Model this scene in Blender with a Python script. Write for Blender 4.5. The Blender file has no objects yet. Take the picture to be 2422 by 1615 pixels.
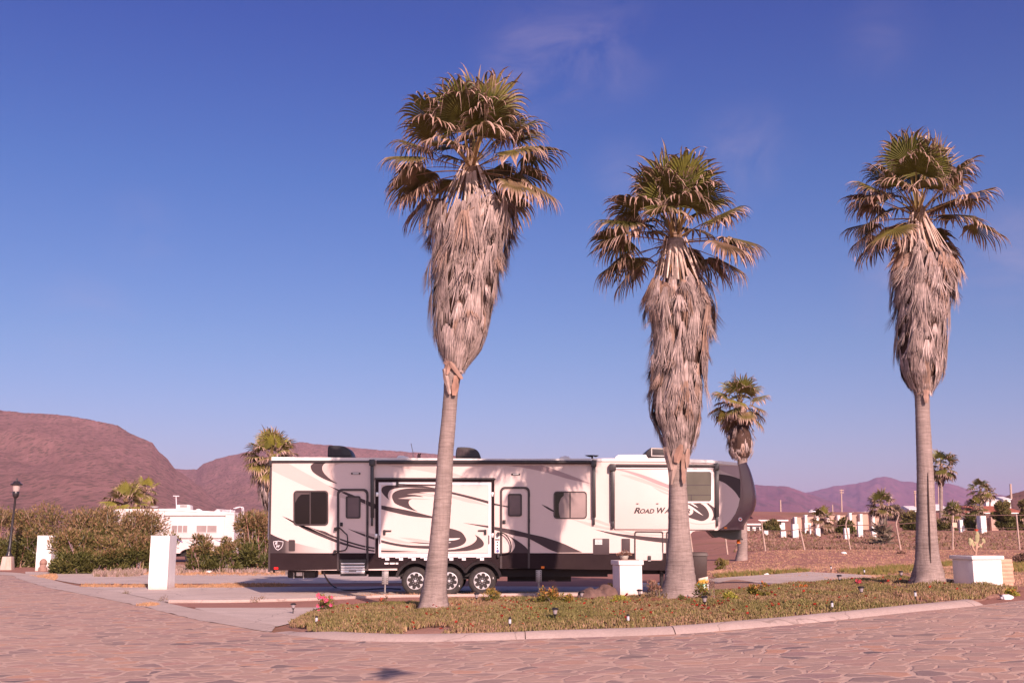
import bpy, bmesh, math, random
import numpy as np
from mathutils import Vector, Matrix, noise

R = math.radians
scene = bpy.context.scene
col = scene.collection

# ------------------------------------------------------------------ camera
EYE = 1.65                    # eye height: the tops of the white gate pillars sit on the horizon
PITCH = R(10.0)
FPX = 2600.0                  # focal length in photo pixels (photo 2422 x 1615)
cam_d = bpy.data.cameras.new('camera')
cam_d.sensor_width = 36.0
cam_d.lens = 36.0 * FPX / 2422.0
cam_d.clip_start = 0.1
cam_d.clip_end = 30000.0
cam = bpy.data.objects.new('camera', cam_d)
cam.location = (0, 0, EYE)
cam.rotation_euler = (R(90) + PITCH, 0, 0)
col.objects.link(cam)
scene.camera = cam

# ------------------------------------------------------------------ light, sky, exposure
SUN_EL = R(25.2)
SUN_AZ = math.atan2(0.347, -0.938)           # from +Y, clockwise: behind the camera, to the right
to_sun = Vector((math.sin(SUN_AZ) * math.cos(SUN_EL), math.cos(SUN_AZ) * math.cos(SUN_EL), math.sin(SUN_EL)))
sun_d = bpy.data.lights.new('sun', 'SUN')
sun_d.energy = 4.5
sun_d.angle = R(0.53)
sun_d.color = (1.0, 0.70, 0.61)
sun = bpy.data.objects.new('sun', sun_d)
sun.rotation_euler = to_sun.to_track_quat('Z', 'Y').to_euler()
sun.location = (20, -40, 40)
col.objects.link(sun)

vs = scene.view_settings
vs.view_transform = 'Standard'
vs.look = 'None'
vs.exposure = 0.7
vs.gamma = 1.0
vs.use_curve_mapping = False

world = bpy.data.worlds.new('World')
scene.world = world
world.use_nodes = True


def pix_dir(px, py):
    u = (px - 1211.0) / FPX
    v = (807.5 - py) / FPX
    return Vector((u, math.cos(PITCH) - v * math.sin(PITCH), math.sin(PITCH) + v * math.cos(PITCH)))


def build_sky():
    nt = world.node_tree
    nt.nodes.clear()
    N, L = nt.nodes.new, nt.links.new
    out = N('ShaderNodeOutputWorld')
    bg = N('ShaderNodeBackground')
    bg.inputs['Strength'].default_value = SKY_STRENGTH
    sky = N('ShaderNodeTexSky')
    sky.sky_type = 'NISHITA'
    sky.sun_disc = False
    sky.sun_elevation = SUN_EL
    sky.sun_rotation = SUN_AZ
    sky.altitude = 0
    sky.air_density = 1.0
    sky.dust_density = 0.6
    sky.ozone_density = 3.0
    tc = N('ShaderNodeTexCoord')
    sep = N('ShaderNodeSeparateXYZ')
    L(tc.outputs['Generated'], sep.inputs[0])
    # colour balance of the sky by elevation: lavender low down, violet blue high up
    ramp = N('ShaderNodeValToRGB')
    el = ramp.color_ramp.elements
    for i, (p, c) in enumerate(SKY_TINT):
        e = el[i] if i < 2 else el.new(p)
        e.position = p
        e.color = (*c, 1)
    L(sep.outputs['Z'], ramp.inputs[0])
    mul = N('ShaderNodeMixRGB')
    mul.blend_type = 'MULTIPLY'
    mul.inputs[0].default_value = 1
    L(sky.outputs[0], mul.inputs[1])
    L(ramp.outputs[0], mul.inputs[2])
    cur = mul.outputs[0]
    # a few faint wisps of cloud
    nz = N('ShaderNodeTexNoise')
    nz.inputs['Scale'].default_value = 11.0
    nz.inputs['Detail'].default_value = 9
    nz.inputs['Roughness'].default_value = 0.60
    nz.inputs['Distortion'].default_value = 0.9
    mp = N('ShaderNodeMapping')
    mp.inputs['Scale'].default_value = (1.0, 1.0, 1.7)
    mp.inputs['Rotation'].default_value = (0.3, 0.5, 0.0)
    L(tc.outputs['Generated'], mp.inputs[0])
    L(mp.outputs[0], nz.inputs['Vector'])
    nr = N('ShaderNodeMapRange')
    nr.inputs['From Min'].default_value = 0.36
    nr.inputs['From Max'].default_value = 0.70
    L(nz.outputs['Fac'], nr.inputs['Value'])
    total = None
    for px, py, rad, amt in ((1285, 120, 0.075, 0.24), (1430, 115, 0.07, 0.20), (1230, 190, 0.05, 0.16), (1760, 360, 0.06, 0.24), (1470, 405, 0.04, 0.22),
                             (2380, 600, 0.06, 0.32), (2120, 680, 0.06, 0.18), (330, 540, 0.05, 0.12), (200, 760, 0.06, 0.12), (2080, 90, 0.05, 0.14)):
        d = pix_dir(px, py).normalized()
        vm = N('ShaderNodeVectorMath')
        vm.operation = 'DISTANCE'
        nm = N('ShaderNodeVectorMath')
        nm.operation = 'NORMALIZE'
        L(tc.outputs['Generated'], nm.inputs[0])
        L(nm.outputs[0], vm.inputs[0])
        vm.inputs[1].default_value = d
        mr = N('ShaderNodeMapRange')
        mr.interpolation_type = 'SMOOTHSTEP'
        mr.inputs['From Min'].default_value = rad
        mr.inputs['From Max'].default_value = 0.0
        mr.inputs['To Max'].default_value = amt
        L(vm.outputs['Value'], mr.inputs['Value'])
        if total is None:
            total = mr.outputs[0]
        else:
            ad = N('ShaderNodeMath')
            L(total, ad.inputs[0])
            L(mr.outputs[0], ad.inputs[1])
            total = ad.outputs[0]
    pm = N('ShaderNodeMath')
    pm.operation = 'MULTIPLY'
    L(total, pm.inputs[0])
    L(nr.outputs[0], pm.inputs[1])
    cm = N('ShaderNodeMixRGB')
    L(pm.outputs[0], cm.inputs[0])
    L(cur, cm.inputs[1])
    cm.inputs[2].default_value = (*CLOUD, 1)
    # warm glow added to the sky behind the camera, to fill shaded faces
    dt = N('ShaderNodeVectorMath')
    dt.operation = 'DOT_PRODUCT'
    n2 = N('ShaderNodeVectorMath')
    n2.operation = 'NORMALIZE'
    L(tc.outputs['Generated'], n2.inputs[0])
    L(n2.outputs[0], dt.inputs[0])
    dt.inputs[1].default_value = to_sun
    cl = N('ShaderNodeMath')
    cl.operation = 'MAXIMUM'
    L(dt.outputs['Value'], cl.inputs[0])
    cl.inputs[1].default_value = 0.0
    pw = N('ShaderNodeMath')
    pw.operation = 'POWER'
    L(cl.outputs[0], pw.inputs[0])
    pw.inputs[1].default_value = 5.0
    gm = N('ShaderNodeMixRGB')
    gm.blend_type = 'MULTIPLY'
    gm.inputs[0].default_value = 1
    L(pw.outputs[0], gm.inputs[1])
    gm.inputs[2].default_value = (*FILL_GLOW, 1)
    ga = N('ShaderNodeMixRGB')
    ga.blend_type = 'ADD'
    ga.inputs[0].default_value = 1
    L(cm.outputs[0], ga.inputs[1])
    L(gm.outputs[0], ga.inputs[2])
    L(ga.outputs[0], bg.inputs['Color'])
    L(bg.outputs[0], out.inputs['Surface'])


SKY_STRENGTH = 0.07
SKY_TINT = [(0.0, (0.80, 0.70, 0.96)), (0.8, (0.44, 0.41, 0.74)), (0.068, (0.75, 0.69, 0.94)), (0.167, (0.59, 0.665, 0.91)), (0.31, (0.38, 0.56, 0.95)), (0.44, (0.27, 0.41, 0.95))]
CLOUD = (5.5, 4.2, 5.5)
FILL_GLOW = (12.0, 8.6, 7.0)
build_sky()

# ------------------------------------------------------------------ helpers: pixels of the photo to metres


def at(px, py, Y):
    d = pix_dir(px, py)
    t = Y / d.y
    return Vector((d.x * t, Y, EYE + d.z * t))


def ss(a, b, x):
    t = min(1.0, max(0.0, (x - a) / (b - a)))
    return t * t * (3 - 2 * t)


def zfun(x, y):
    """height of the land: level on the left and under the trailer, rising to the right and away"""
    A = 0.5 * ss(-4, 13, x)
    z = A * (1 - 0.97 * ss(25.5, 29.5, y) * (1 - ss(4.2, 6.6, x)))
    z *= 1 - ss(36, 52, y)
    rt = ss(3, 15, x - 0.06 * (y - 36) if y > 36 else x)
    z += 0.85 * ss(34, 66, y) * rt
    z += 1.15 * ss(67, 96, y) * rt
    z += 3.0 * ss(104, 165, y) * rt
    if y > 66:
        z += 0.35 * rt * noise.noise((x * 0.07, y * 0.09, 1.3))
    return z


def on_land(px, py):
    d = pix_dir(px, py)
    Y = 8.0
    while Y < 400:
        t = Y / d.y
        if EYE + d.z * t <= zfun(d.x * t, Y):
            break
        Y += 0.1
    lo, hi = Y - 0.1, Y
    for _ in range(12):
        m = (lo + hi) / 2
        t = m / d.y
        if EYE + d.z * t <= zfun(d.x * t, m):
            hi = m
        else:
            lo = m
    t = hi / d.y
    return Vector((d.x * t, hi, EYE + d.z * t))


def in_poly(x, y, P):
    c = False
    n = len(P)
    j = n - 1
    for i in range(n):
        if (P[i][1] > y) != (P[j][1] > y) and x < (P[j][0] - P[i][0]) * (y - P[i][1]) / (P[j][1] - P[i][1]) + P[i][0]:
            c = not c
        j = i
    return c


def edge_dist(x, y, P):
    best = 1e9
    n = len(P)
    for i in range(n):
        ax, ay = P[i][0], P[i][1]
        bx, by = P[(i + 1) % n][0], P[(i + 1) % n][1]
        dx, dy = bx - ax, by - ay
        t = max(0, min(1, ((x - ax) * dx + (y - ay) * dy) / (dx * dx + dy * dy + 1e-12)))
        best = min(best, (x - ax - t * dx) ** 2 + (y - ay - t * dy) ** 2)
    return math.sqrt(best)


def spline(pts, n=6):
    """Catmull-Rom through the points, n steps per span"""
    pts = [Vector(p) for p in pts]
    out = []
    for i in range(len(pts) - 1):
        p0 = pts[max(i - 1, 0)]
        p1, p2 = pts[i], pts[i + 1]
        p3 = pts[min(i + 2, len(pts) - 1)]
        for k in range(n):
            t = k / n
            out.append(0.5 * ((2 * p1) + (p2 - p0) * t + (2 * p0 - 5 * p1 + 4 * p2 - p3) * t * t + (3 * p1 - p0 - 3 * p2 + p3) * t ** 3))
    out.append(pts[-1])
    return out


# ------------------------------------------------------------------ helpers: objects
ORG = {}


def tag(o, label=None, cat=None, group=None, kind=None):
    if label:
        o['label'] = label
    if cat:
        o['category'] = cat
    if group:
        o['group'] = group
    if kind:
        o['kind'] = kind
    return o


def thing(name, label, cat, loc, group=None):
    o = bpy.data.objects.new(name, None)
    o.empty_display_size = 0.3
    o.location = loc
    col.objects.link(o)
    ORG[o.name] = Vector(loc)
    return tag(o, label, cat, group)


def kids(o):
    return [c for c in bpy.data.objects if c.parent == o]


def dup(o, loc, label=None, scale=None, rotz=None):
    """copy of a thing with copies of its parts and sub-parts"""
    def rec(src, parent):
        c = src.copy()
        col.objects.link(c)
        if parent is not None:
            c.parent = parent
        for ch in kids(src):
            rec(ch, c)
        return c
    r = rec(o, None)
    r.location = loc
    if scale:
        r.scale = (scale, scale, scale)
    if rotz is not None:
        r.rotation_euler = (0, 0, rotz)
    if label:
        r['label'] = label
    return r


class MB:
    """collects shapes (world coordinates) and links them as ONE mesh object"""

    def __init__(self):
        self.v, self.f, self.c, self.m = [], [], [], []
        self.mi = 0
        self.colour = None

    def add(self, vs, fs, colr=None):
        b = len(self.v)
        self.v.extend([tuple(p) for p in vs])
        self.f.extend([tuple(b + i for i in f) for f in fs])
        self.m.extend([self.mi] * len(fs))
        c = colr or self.colour or (1, 1, 1)
        if isinstance(c, list):
            self.c.extend(c)
        else:
            self.c.extend([c] * len(vs))
        return self

    def box(self, c, s, rz=0.0, taper=1.0):
        hx, hy, hz = s[0] / 2, s[1] / 2, s[2] / 2
        cs, sn = math.cos(rz), math.sin(rz)
        vs = []
        for z, k in ((-hz, 1.0), (hz, taper)):
            for x, y in ((-hx, -hy), (hx, -hy), (hx, hy), (-hx, hy)):
                x2, y2 = x * k, y * k
                vs.append((c[0] + x2 * cs - y2 * sn, c[1] + x2 * sn + y2 * cs, c[2] + z))
        return self.add(vs, [(0, 3, 2, 1), (4, 5, 6, 7), (0, 1, 5, 4), (1, 2, 6, 5), (2, 3, 7, 6), (3, 0, 4, 7)])

    def prism(self, pts, y0, y1):
        """polygon given by (x, z) of its points, extruded from y0 (front) to y1"""
        n = len(pts)
        vs = [(p[0], y0, p[-1]) for p in pts] + [(p[0], y1, p[-1]) for p in pts]
        fs = [tuple(range(n)), tuple(range(2 * n - 1, n - 1, -1))]
        fs += [(i, i + n, (i + 1) % n + n, (i + 1) % n) for i in range(n)]
        return self.add(vs, fs)

    def band(self, outer, inner, y0, y1):
        """frame between two loops of the same length in the (x, z) plane"""
        n = len(outer)
        vs = [(p[0], y0, p[-1]) for p in outer] + [(p[0], y0, p[-1]) for p in inner]
        vs += [(p[0], y1, p[-1]) for p in outer] + [(p[0], y1, p[-1]) for p in inner]
        fs = []
        for i in range(n):
            j = (i + 1) % n
            fs += [(i, j, n + j, n + i), (2 * n + j, 2 * n + i, 3 * n + i, 3 * n + j), (j, i, 2 * n + i, 2 * n + j), (n + i, n + j, 3 * n + j, 3 * n + i)]
        return self.add(vs, fs)

    def tube(self, pts, rad, n=8, cap=True, colr=None):
        pts = [Vector(p) for p in pts]
        rad = rad if isinstance(rad, (list, tuple)) else [rad] * len(pts)
        vs, fs = [], []
        prev = None
        for i, p in enumerate(pts):
            t = (pts[min(i + 1, len(pts) - 1)] - pts[max(i - 1, 0)])
            if t.length < 1e-9:
                t = Vector((0, 0, 1))
            t.normalize()
            if prev is None:
                a = Vector((1, 0, 0)) if abs(t.x) < 0.8 else Vector((0, 1, 0))
                u = (a - t * a.dot(t)).normalized()
            else:
                u = (prev - t * prev.dot(t)).normalized()
            prev = u
            w = t.cross(u)
            for k in range(n):
                a = 2 * math.pi * k / n
                vs.append(p + (u * math.cos(a) + w * math.sin(a)) * rad[i])
        for i in range(len(pts) - 1):
            for k in range(n):
                k2 = (k + 1) % n
                fs.append((i * n + k, i * n + k2, (i + 1) * n + k2, (i + 1) * n + k))
        if cap:
            fs.append(tuple(range(n - 1, -1, -1)))
            fs.append(tuple((len(pts) - 1) * n + k for k in range(n)))
        return self.add(vs, fs, colr)

    def lathe(self, prof, c, n=16, axis='z'):
        """profile of (radius, height) turned about an axis through c"""
        vs, fs = [], []
        for r, h in prof:
            for k in range(n):
                a = 2 * math.pi * k / n
                if axis == 'z':
                    vs.append((c[0] + r * math.cos(a), c[1] + r * math.sin(a), c[2] + h))
                else:
                    vs.append((c[0] + r * math.cos(a), c[1] + h, c[2] + r * math.sin(a)))
        m = len(prof)
        for i in range(m - 1):
            for k in range(n):
                k2 = (k + 1) % n
                fs.append((i * n + k, i * n + k2, (i + 1) * n + k2, (i + 1) * n + k))
        if prof[0][0] > 1e-4:
            fs.append(tuple(range(n - 1, -1, -1)))
        if prof[-1][0] > 1e-4:
            fs.append(tuple((m - 1) * n + k for k in range(n)))
        return self.add(vs, fs)

    def build(self, name, mat, parent=None, smooth=None, origin=None, fix=True, bevel=0.0):
        me = bpy.data.meshes.new(name)
        if parent is not None:
            og = ORG[parent.name]
        else:
            og = Vector(origin) if origin is not None else Vector((0, 0, 0))
        me.from_pydata([(p[0] - og[0], p[1] - og[1], p[2] - og[2]) for p in self.v], [], self.f)
        ca = me.color_attributes.new('col', 'FLOAT_COLOR', 'POINT')
        arr = np.ones((len(self.v), 4), dtype=np.float32)
        arr[:, :3] = np.array(self.c, dtype=np.float32)
        ca.data.foreach_set('color', arr.ravel())
        mats = mat if isinstance(mat, (list, tuple)) else [mat]
        for mm in mats:
            me.materials.append(mm)
        if len(mats) > 1:
            me.polygons.foreach_set('material_index', self.m)
        if fix or bevel:
            bm = bmesh.new()
            bm.from_mesh(me)
            if bevel:
                bmesh.ops.remove_doubles(bm, verts=bm.verts, dist=1e-5)
            bmesh.ops.recalc_face_normals(bm, faces=bm.faces)
            if bevel:
                ed = [e for e in bm.edges if len(e.link_faces) == 2 and e.calc_face_angle(0) > 0.6]
                bmesh.ops.bevel(bm, geom=ed, offset=bevel, segments=2, affect='EDGES', profile=0.6)
            bm.to_mesh(me)
            bm.free()
        if smooth is not None or bevel:
            me.polygons.foreach_set('use_smooth', [True] * len(me.polygons))
            me.set_sharp_from_angle(angle=R(smooth if smooth is not None else 40))
        me.update()
        o = bpy.data.objects.new(name, me)
        col.objects.link(o)
        if parent is not None:
            o.parent = parent
            ORG[o.name] = og
        else:
            o.location = og
            ORG[o.name] = og
        return o


# ------------------------------------------------------------------ materials
MATS = {}


def nodes_of(name):
    m = bpy.data.materials.new(name)
    m.use_nodes = True
    nt = m.node_tree
    b = nt.nodes['Principled BSDF']
    return m, nt, nt.nodes.new, nt.links.new, b


def mat(name, c, rough=0.6, var=0.12, scale=4.0, bump=0.0, bscale=None, metal=0.0, spec=0.4, coat=0.0, dirt=None, stretch=(1, 1, 1)):
    """plain surface: base colour broken up by two sizes of noise, optional bump and dirt"""
    if name in MATS:
        return MATS[name]
    m, nt, N, L, b = nodes_of(name)
    tc = N('ShaderNodeTexCoord')
    mp = N('ShaderNodeMapping')
    mp.inputs['Scale'].default_value = stretch
    L(tc.outputs['Object'], mp.inputs[0])
    n1 = N('ShaderNodeTexNoise')
    n1.inputs['Scale'].default_value = scale
    n1.inputs['Detail'].default_value = 6
    n1.inputs['Roughness'].default_value = 0.65
    L(mp.outputs[0], n1.inputs['Vector'])
    mr = N('ShaderNodeMapRange')
    mr.inputs['From Min'].default_value = 0.3
    mr.inputs['From Max'].default_value = 0.7
    L(n1.outputs['Fac'], mr.inputs['Value'])
    mix = N('ShaderNodeMixRGB')
    L(mr.outputs[0], mix.inputs[0])
    mix.inputs[1].default_value = (*[v * (1 - var) for v in c], 1)
    mix.inputs[2].default_value = (*[min(1, v * (1 + var)) for v in c], 1)
    out = mix.outputs[0]
    if dirt:
        dc, amt = dirt
        n2 = N('ShaderNodeTexNoise')
        n2.inputs['Scale'].default_value = scale * 0.35
        n2.inputs['Detail'].default_value = 8
        n2.inputs['Roughness'].default_value = 0.7
        L(mp.outputs[0], n2.inputs['Vector'])
        r2 = N('ShaderNodeMapRange')
        r2.inputs['From Min'].default_value = 0.48
        r2.inputs['From Max'].default_value = 0.72
        r2.inputs['To Max'].default_value = amt
        L(n2.outputs['Fac'], r2.inputs['Value'])
        m2 = N('ShaderNodeMixRGB')
        L(r2.outputs[0], m2.inputs[0])
        L(out, m2.inputs[1])
        m2.inputs[2].default_value = (*dc, 1)
        out = m2.outputs[0]
    L(out, b.inputs['Base Color'])
    b.inputs['Roughness'].default_value = rough
    b.inputs['Metallic'].default_value = metal
    b.inputs['Specular IOR Level'].default_value = spec
    b.inputs['Coat Weight'].default_value = coat
    if bump:
        nb = N('ShaderNodeTexNoise')
        nb.inputs['Scale'].default_value = bscale or scale * 4
        nb.inputs['Detail'].default_value = 8
        L(mp.outputs[0], nb.inputs['Vector'])
        bp = N('ShaderNodeBump')
        bp.inputs['Strength'].default_value = bump
        bp.inputs['Distance'].default_value = 0.02
        L(nb.outputs['Fac'], bp.inputs['Height'])
        L(bp.outputs[0], b.inputs['Normal'])
    MATS[name] = m
    return m


def leafmat(name, rough=0.55, trans=0.15, var=0.2, scale=9.0, spec=0.25):
    """colour comes from each leaf's own colour attribute"""
    m, nt, N, L, b = nodes_of(name)
    at_ = N('ShaderNodeAttribute')
    at_.attribute_name = 'col'
    tc = N('ShaderNodeTexCoord')
    nz = N('ShaderNodeTexNoise')
    nz.inputs['Scale'].default_value = scale
    nz.inputs['Detail'].default_value = 4
    L(tc.outputs['Object'], nz.inputs['Vector'])
    mr = N('ShaderNodeMapRange')
    mr.inputs['From Min'].default_value = 0.3
    mr.inputs['From Max'].default_value = 0.7
    mr.inputs['To Min'].default_value = 1 - var
    mr.inputs['To Max'].default_value = 1 + var
    L(nz.outputs['Fac'], mr.inputs['Value'])
    mul = N('ShaderNodeMixRGB')
    mul.blend_type = 'MULTIPLY'
    mul.inputs[0].default_value = 1
    L(at_.outputs['Color'], mul.inputs[1])
    L(mr.outputs[0], mul.inputs[2])
    L(mul.outputs[0], b.inputs['Base Color'])
    b.inputs['Roughness'].default_value = rough
    b.inputs['Specular IOR Level'].default_value = spec
    if trans > 0:
        tr = N('ShaderNodeBsdfTranslucent')
        L(mul.outputs[0], tr.inputs['Color'])
        ms = N('ShaderNodeMixShader')
        ms.inputs[0].default_value = trans
        L(b.outputs[0], ms.inputs[1])
        L(tr.outputs[0], ms.inputs[2])
        L(ms.outputs[0], nt.nodes['Material Output'].inputs['Surface'])
    MATS[name] = m
    return m


def ramp_node(N, stops):
    r = N('ShaderNodeValToRGB')
    el = r.color_ramp.elements
    for i, (p, c) in enumerate(stops):
        e = el[i] if i < 2 else el.new(p)
        e.position = p
        e.color = (*c, 1)
    return r


def mix_node(N, L, fac, a, b, mode='MIX'):
    m = N('ShaderNodeMixRGB')
    m.blend_type = mode
    for i, v in enumerate((fac, a, b)):
        if hasattr(v, 'is_output') or isinstance(v, bpy.types.NodeSocket):
            L(v, m.inputs[i])
        elif i == 0:
            m.inputs[0].default_value = v
        else:
            m.inputs[i].default_value = (*v, 1)
    return m.outputs[0]


def noise_node(N, L, vec, scale, detail=6, rough=0.6, lo=0.35, hi=0.65, to=(0, 1), dist=0.0):
    n = N('ShaderNodeTexNoise')
    n.inputs['Scale'].default_value = scale
    n.inputs['Detail'].default_value = detail
    n.inputs['Roughness'].default_value = rough
    n.inputs['Distortion'].default_value = dist
    L(vec, n.inputs['Vector'])
    r = N('ShaderNodeMapRange')
    r.inputs['From Min'].default_value = lo
    r.inputs['From Max'].default_value = hi
    r.inputs['To Min'].default_value = to[0]
    r.inputs['To Max'].default_value = to[1]
    L(n.outputs['Fac'], r.inputs['Value'])
    return r.outputs[0], n.outputs['Fac']


def road_material():
    m, nt, N, L, b = nodes_of('flagstone_paving')
    tc = N('ShaderNodeTexCoord')
    co = tc.outputs['Object']
    nd = N('ShaderNodeTexNoise')
    nd.inputs['Scale'].default_value = 1.5
    nd.inputs['Detail'].default_value = 3
    L(co, nd.inputs['Vector'])
    off = N('ShaderNodeVectorMath')
    off.operation = 'MULTIPLY_ADD'
    L(nd.outputs['Color'], off.inputs[0])
    off.inputs[1].default_value = (0.42, 0.42, 0)
    L(co, off.inputs[2])
    mp = N('ShaderNodeMapping')
    mp.inputs['Scale'].default_value = (1.0, 1.18, 0.0)
    L(off.outputs[0], mp.inputs[0])
    ve = N('ShaderNodeTexVoronoi')
    ve.feature = 'DISTANCE_TO_EDGE'
    ve.inputs['Scale'].default_value = 2.9
    L(mp.outputs[0], ve.inputs['Vector'])
    vc = N('ShaderNodeTexVoronoi')
    vc.inputs['Scale'].default_value = 2.9
    L(mp.outputs[0], vc.inputs['Vector'])
    # width of the joints varies, and sand lies over whole patches of stone
    wj, _ = noise_node(N, L, co, 3.0, 4, 0.6, 0.3, 0.75, (0.02, 0.095))
    sub = N('ShaderNodeMath')
    sub.operation = 'SUBTRACT'
    L(ve.outputs['Distance'], sub.inputs[0])
    L(wj, sub.inputs[1])
    stone = N('ShaderNodeMapRange')
    stone.inputs['From Min'].default_value = -0.016
    stone.inputs['From Max'].default_value = 0.026
    L(sub.outputs[0], stone.inputs['Value'])
    sep = N('ShaderNodeSeparateColor')
    L(vc.outputs['Color'], sep.inputs[0])
    rp = ramp_node(N, [(0.0, (0.17, 0.13, 0.13)), (0.06, (0.28, 0.20, 0.185)), (0.25, (0.39, 0.27, 0.225)), (0.5, (0.46, 0.31, 0.245)), (0.7, (0.465, 0.278, 0.222)), (0.86, (0.347, 0.228, 0.210)), (0.95, (0.521, 0.294, 0.204)), (1.0, (0.546, 0.300, 0.204))])
    L(sep.outputs[0], rp.inputs[0])
    grain, gf = noise_node(N, L, co, 14.0, 8, 0.72, 0.3, 0.7, (0.80, 1.16))
    stc = mix_node(N, L, 1.0, rp.outputs[0], grain, 'MULTIPLY')
    joint = mix_node(N, L, noise_node(N, L, co, 5.0, 6, 0.7)[0], (0.53, 0.375, 0.295), (0.60, 0.43, 0.345))
    base = mix_node(N, L, stone.outputs[0], joint, stc)
    sand, _ = noise_node(N, L, co, 0.42, 7, 0.68, 0.46, 0.76, (0.0, 0.7))
    base = mix_node(N, L, sand, base, (0.55, 0.375, 0.28))
    s2, _ = noise_node(N, L, co, 0.13, 4, 0.6, 0.42, 0.66, (0.0, 0.38))
    base = mix_node(N, L, s2, base, (0.57, 0.39, 0.30))
    L(base, b.inputs['Base Color'])
    b.inputs['Roughness'].default_value = 0.85
    b.inputs['Specular IOR Level'].default_value = 0.25
    hh = mix_node(N, L, 0.25, stone.outputs[0], gf)
    bp = N('ShaderNodeBump')
    bp.inputs['Strength'].default_value = 0.5
    bp.inputs['Distance'].default_value = 0.02
    L(hh, bp.inputs['Height'])
    L(bp.outputs[0], b.inputs['Normal'])
    return m


def concrete_material(name, c, dark=0.75, crack=True):
    m, nt, N, L, b = nodes_of(name)
    tc = N('ShaderNodeTexCoord')
    co = tc.outputs['Object']
    f1, r1 = noise_node(N, L, co, 0.9, 8, 0.7, 0.32, 0.68)
    base = mix_node(N, L, f1, tuple(v * 0.86 for v in c), tuple(min(1, v * 1.1) for v in c))
    f2, r2 = noise_node(N, L, co, 22.0, 6, 0.7, 0.3, 0.7, (0.88, 1.1))
    base = mix_node(N, L, 1.0, base, f2, 'MULTIPLY')
    f3, _ = noise_node(N, L, co, 0.35, 5, 0.65, 0.55, 0.72, (0, 0.55))
    base = mix_node(N, L, f3, base, tuple(v * k for v, k in zip(c, (dark, dark * 0.93, dark * 0.9))))
    if crack:
        vo = N('ShaderNodeTexVoronoi')
        vo.feature = 'DISTANCE_TO_EDGE'
        vo.inputs['Scale'].default_value = 0.33
        nd = N('ShaderNodeTexNoise')
        nd.inputs['Scale'].default_value = 1.1
        nd.inputs['Detail'].default_value = 6
        L(co, nd.inputs['Vector'])
        va = N('ShaderNodeVectorMath')
        va.operation = 'MULTIPLY_ADD'
        L(nd.outputs['Color'], va.inputs[0])
        va.inputs[1].default_value = (0.9, 0.9, 0)
        L(co, va.inputs[2])
        L(va.outputs[0], vo.inputs['Vector'])
        cr = N('ShaderNodeMapRange')
        cr.inputs['From Min'].default_value = 0.0
        cr.inputs['From Max'].default_value = 0.006
        cr.inputs['To Min'].default_value = 0.5
        cr.inputs['To Max'].default_value = 0.0
        L(vo.outputs['Distance'], cr.inputs['Value'])
        base = mix_node(N, L, cr.outputs[0], base, (0.12, 0.085, 0.075))
    L(base, b.inputs['Base Color'])
    b.inputs['Roughness'].default_value = 0.88
    b.inputs['Specular IOR Level'].default_value = 0.2
    bp = N('ShaderNodeBump')
    bp.inputs['Strength'].default_value = 0.35
    bp.inputs['Distance'].default_value = 0.01
    L(r2, bp.inputs['Height'])
    L(bp.outputs[0], b.inputs['Normal'])
    return m


def soil_material(name, a, bcol, c3=None, s=(0.25, 2.2), bump=0.5):
    m, nt, N, L, b = nodes_of(name)
    tc = N('ShaderNodeTexCoord')
    co = tc.outputs['Object']
    f1, _ = noise_node(N, L, co, s[0], 9, 0.72, 0.36, 0.64)
    f2, r2 = noise_node(N, L, co, s[1], 9, 0.75, 0.3, 0.7)
    base = mix_node(N, L, f1, a, bcol)
    base = mix_node(N, L, mixf(N, L, f2, 0.55), base, tuple(v * 0.62 for v in a))
    if c3:
        f3, _ = noise_node(N, L, co, s[0] * 0.55, 7, 0.7, 0.52, 0.66, (0, 0.85), 0.6)
        base = mix_node(N, L, f3, base, c3)
    L(base, b.inputs['Base Color'])
    b.inputs['Roughness'].default_value = 0.95
    b.inputs['Specular IOR Level'].default_value = 0.1
    bp = N('ShaderNodeBump')
    bp.inputs['Strength'].default_value = bump
    bp.inputs['Distance'].default_value = 0.05
    L(r2, bp.inputs['Height'])
    L(bp.outputs[0], b.inputs['Normal'])
    return m


def mixf(N, L, s, k):
    m = N('ShaderNodeMath')
    m.operation = 'MULTIPLY'
    L(s, m.inputs[0])
    m.inputs[1].default_value = k
    return m.outputs[0]


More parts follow.
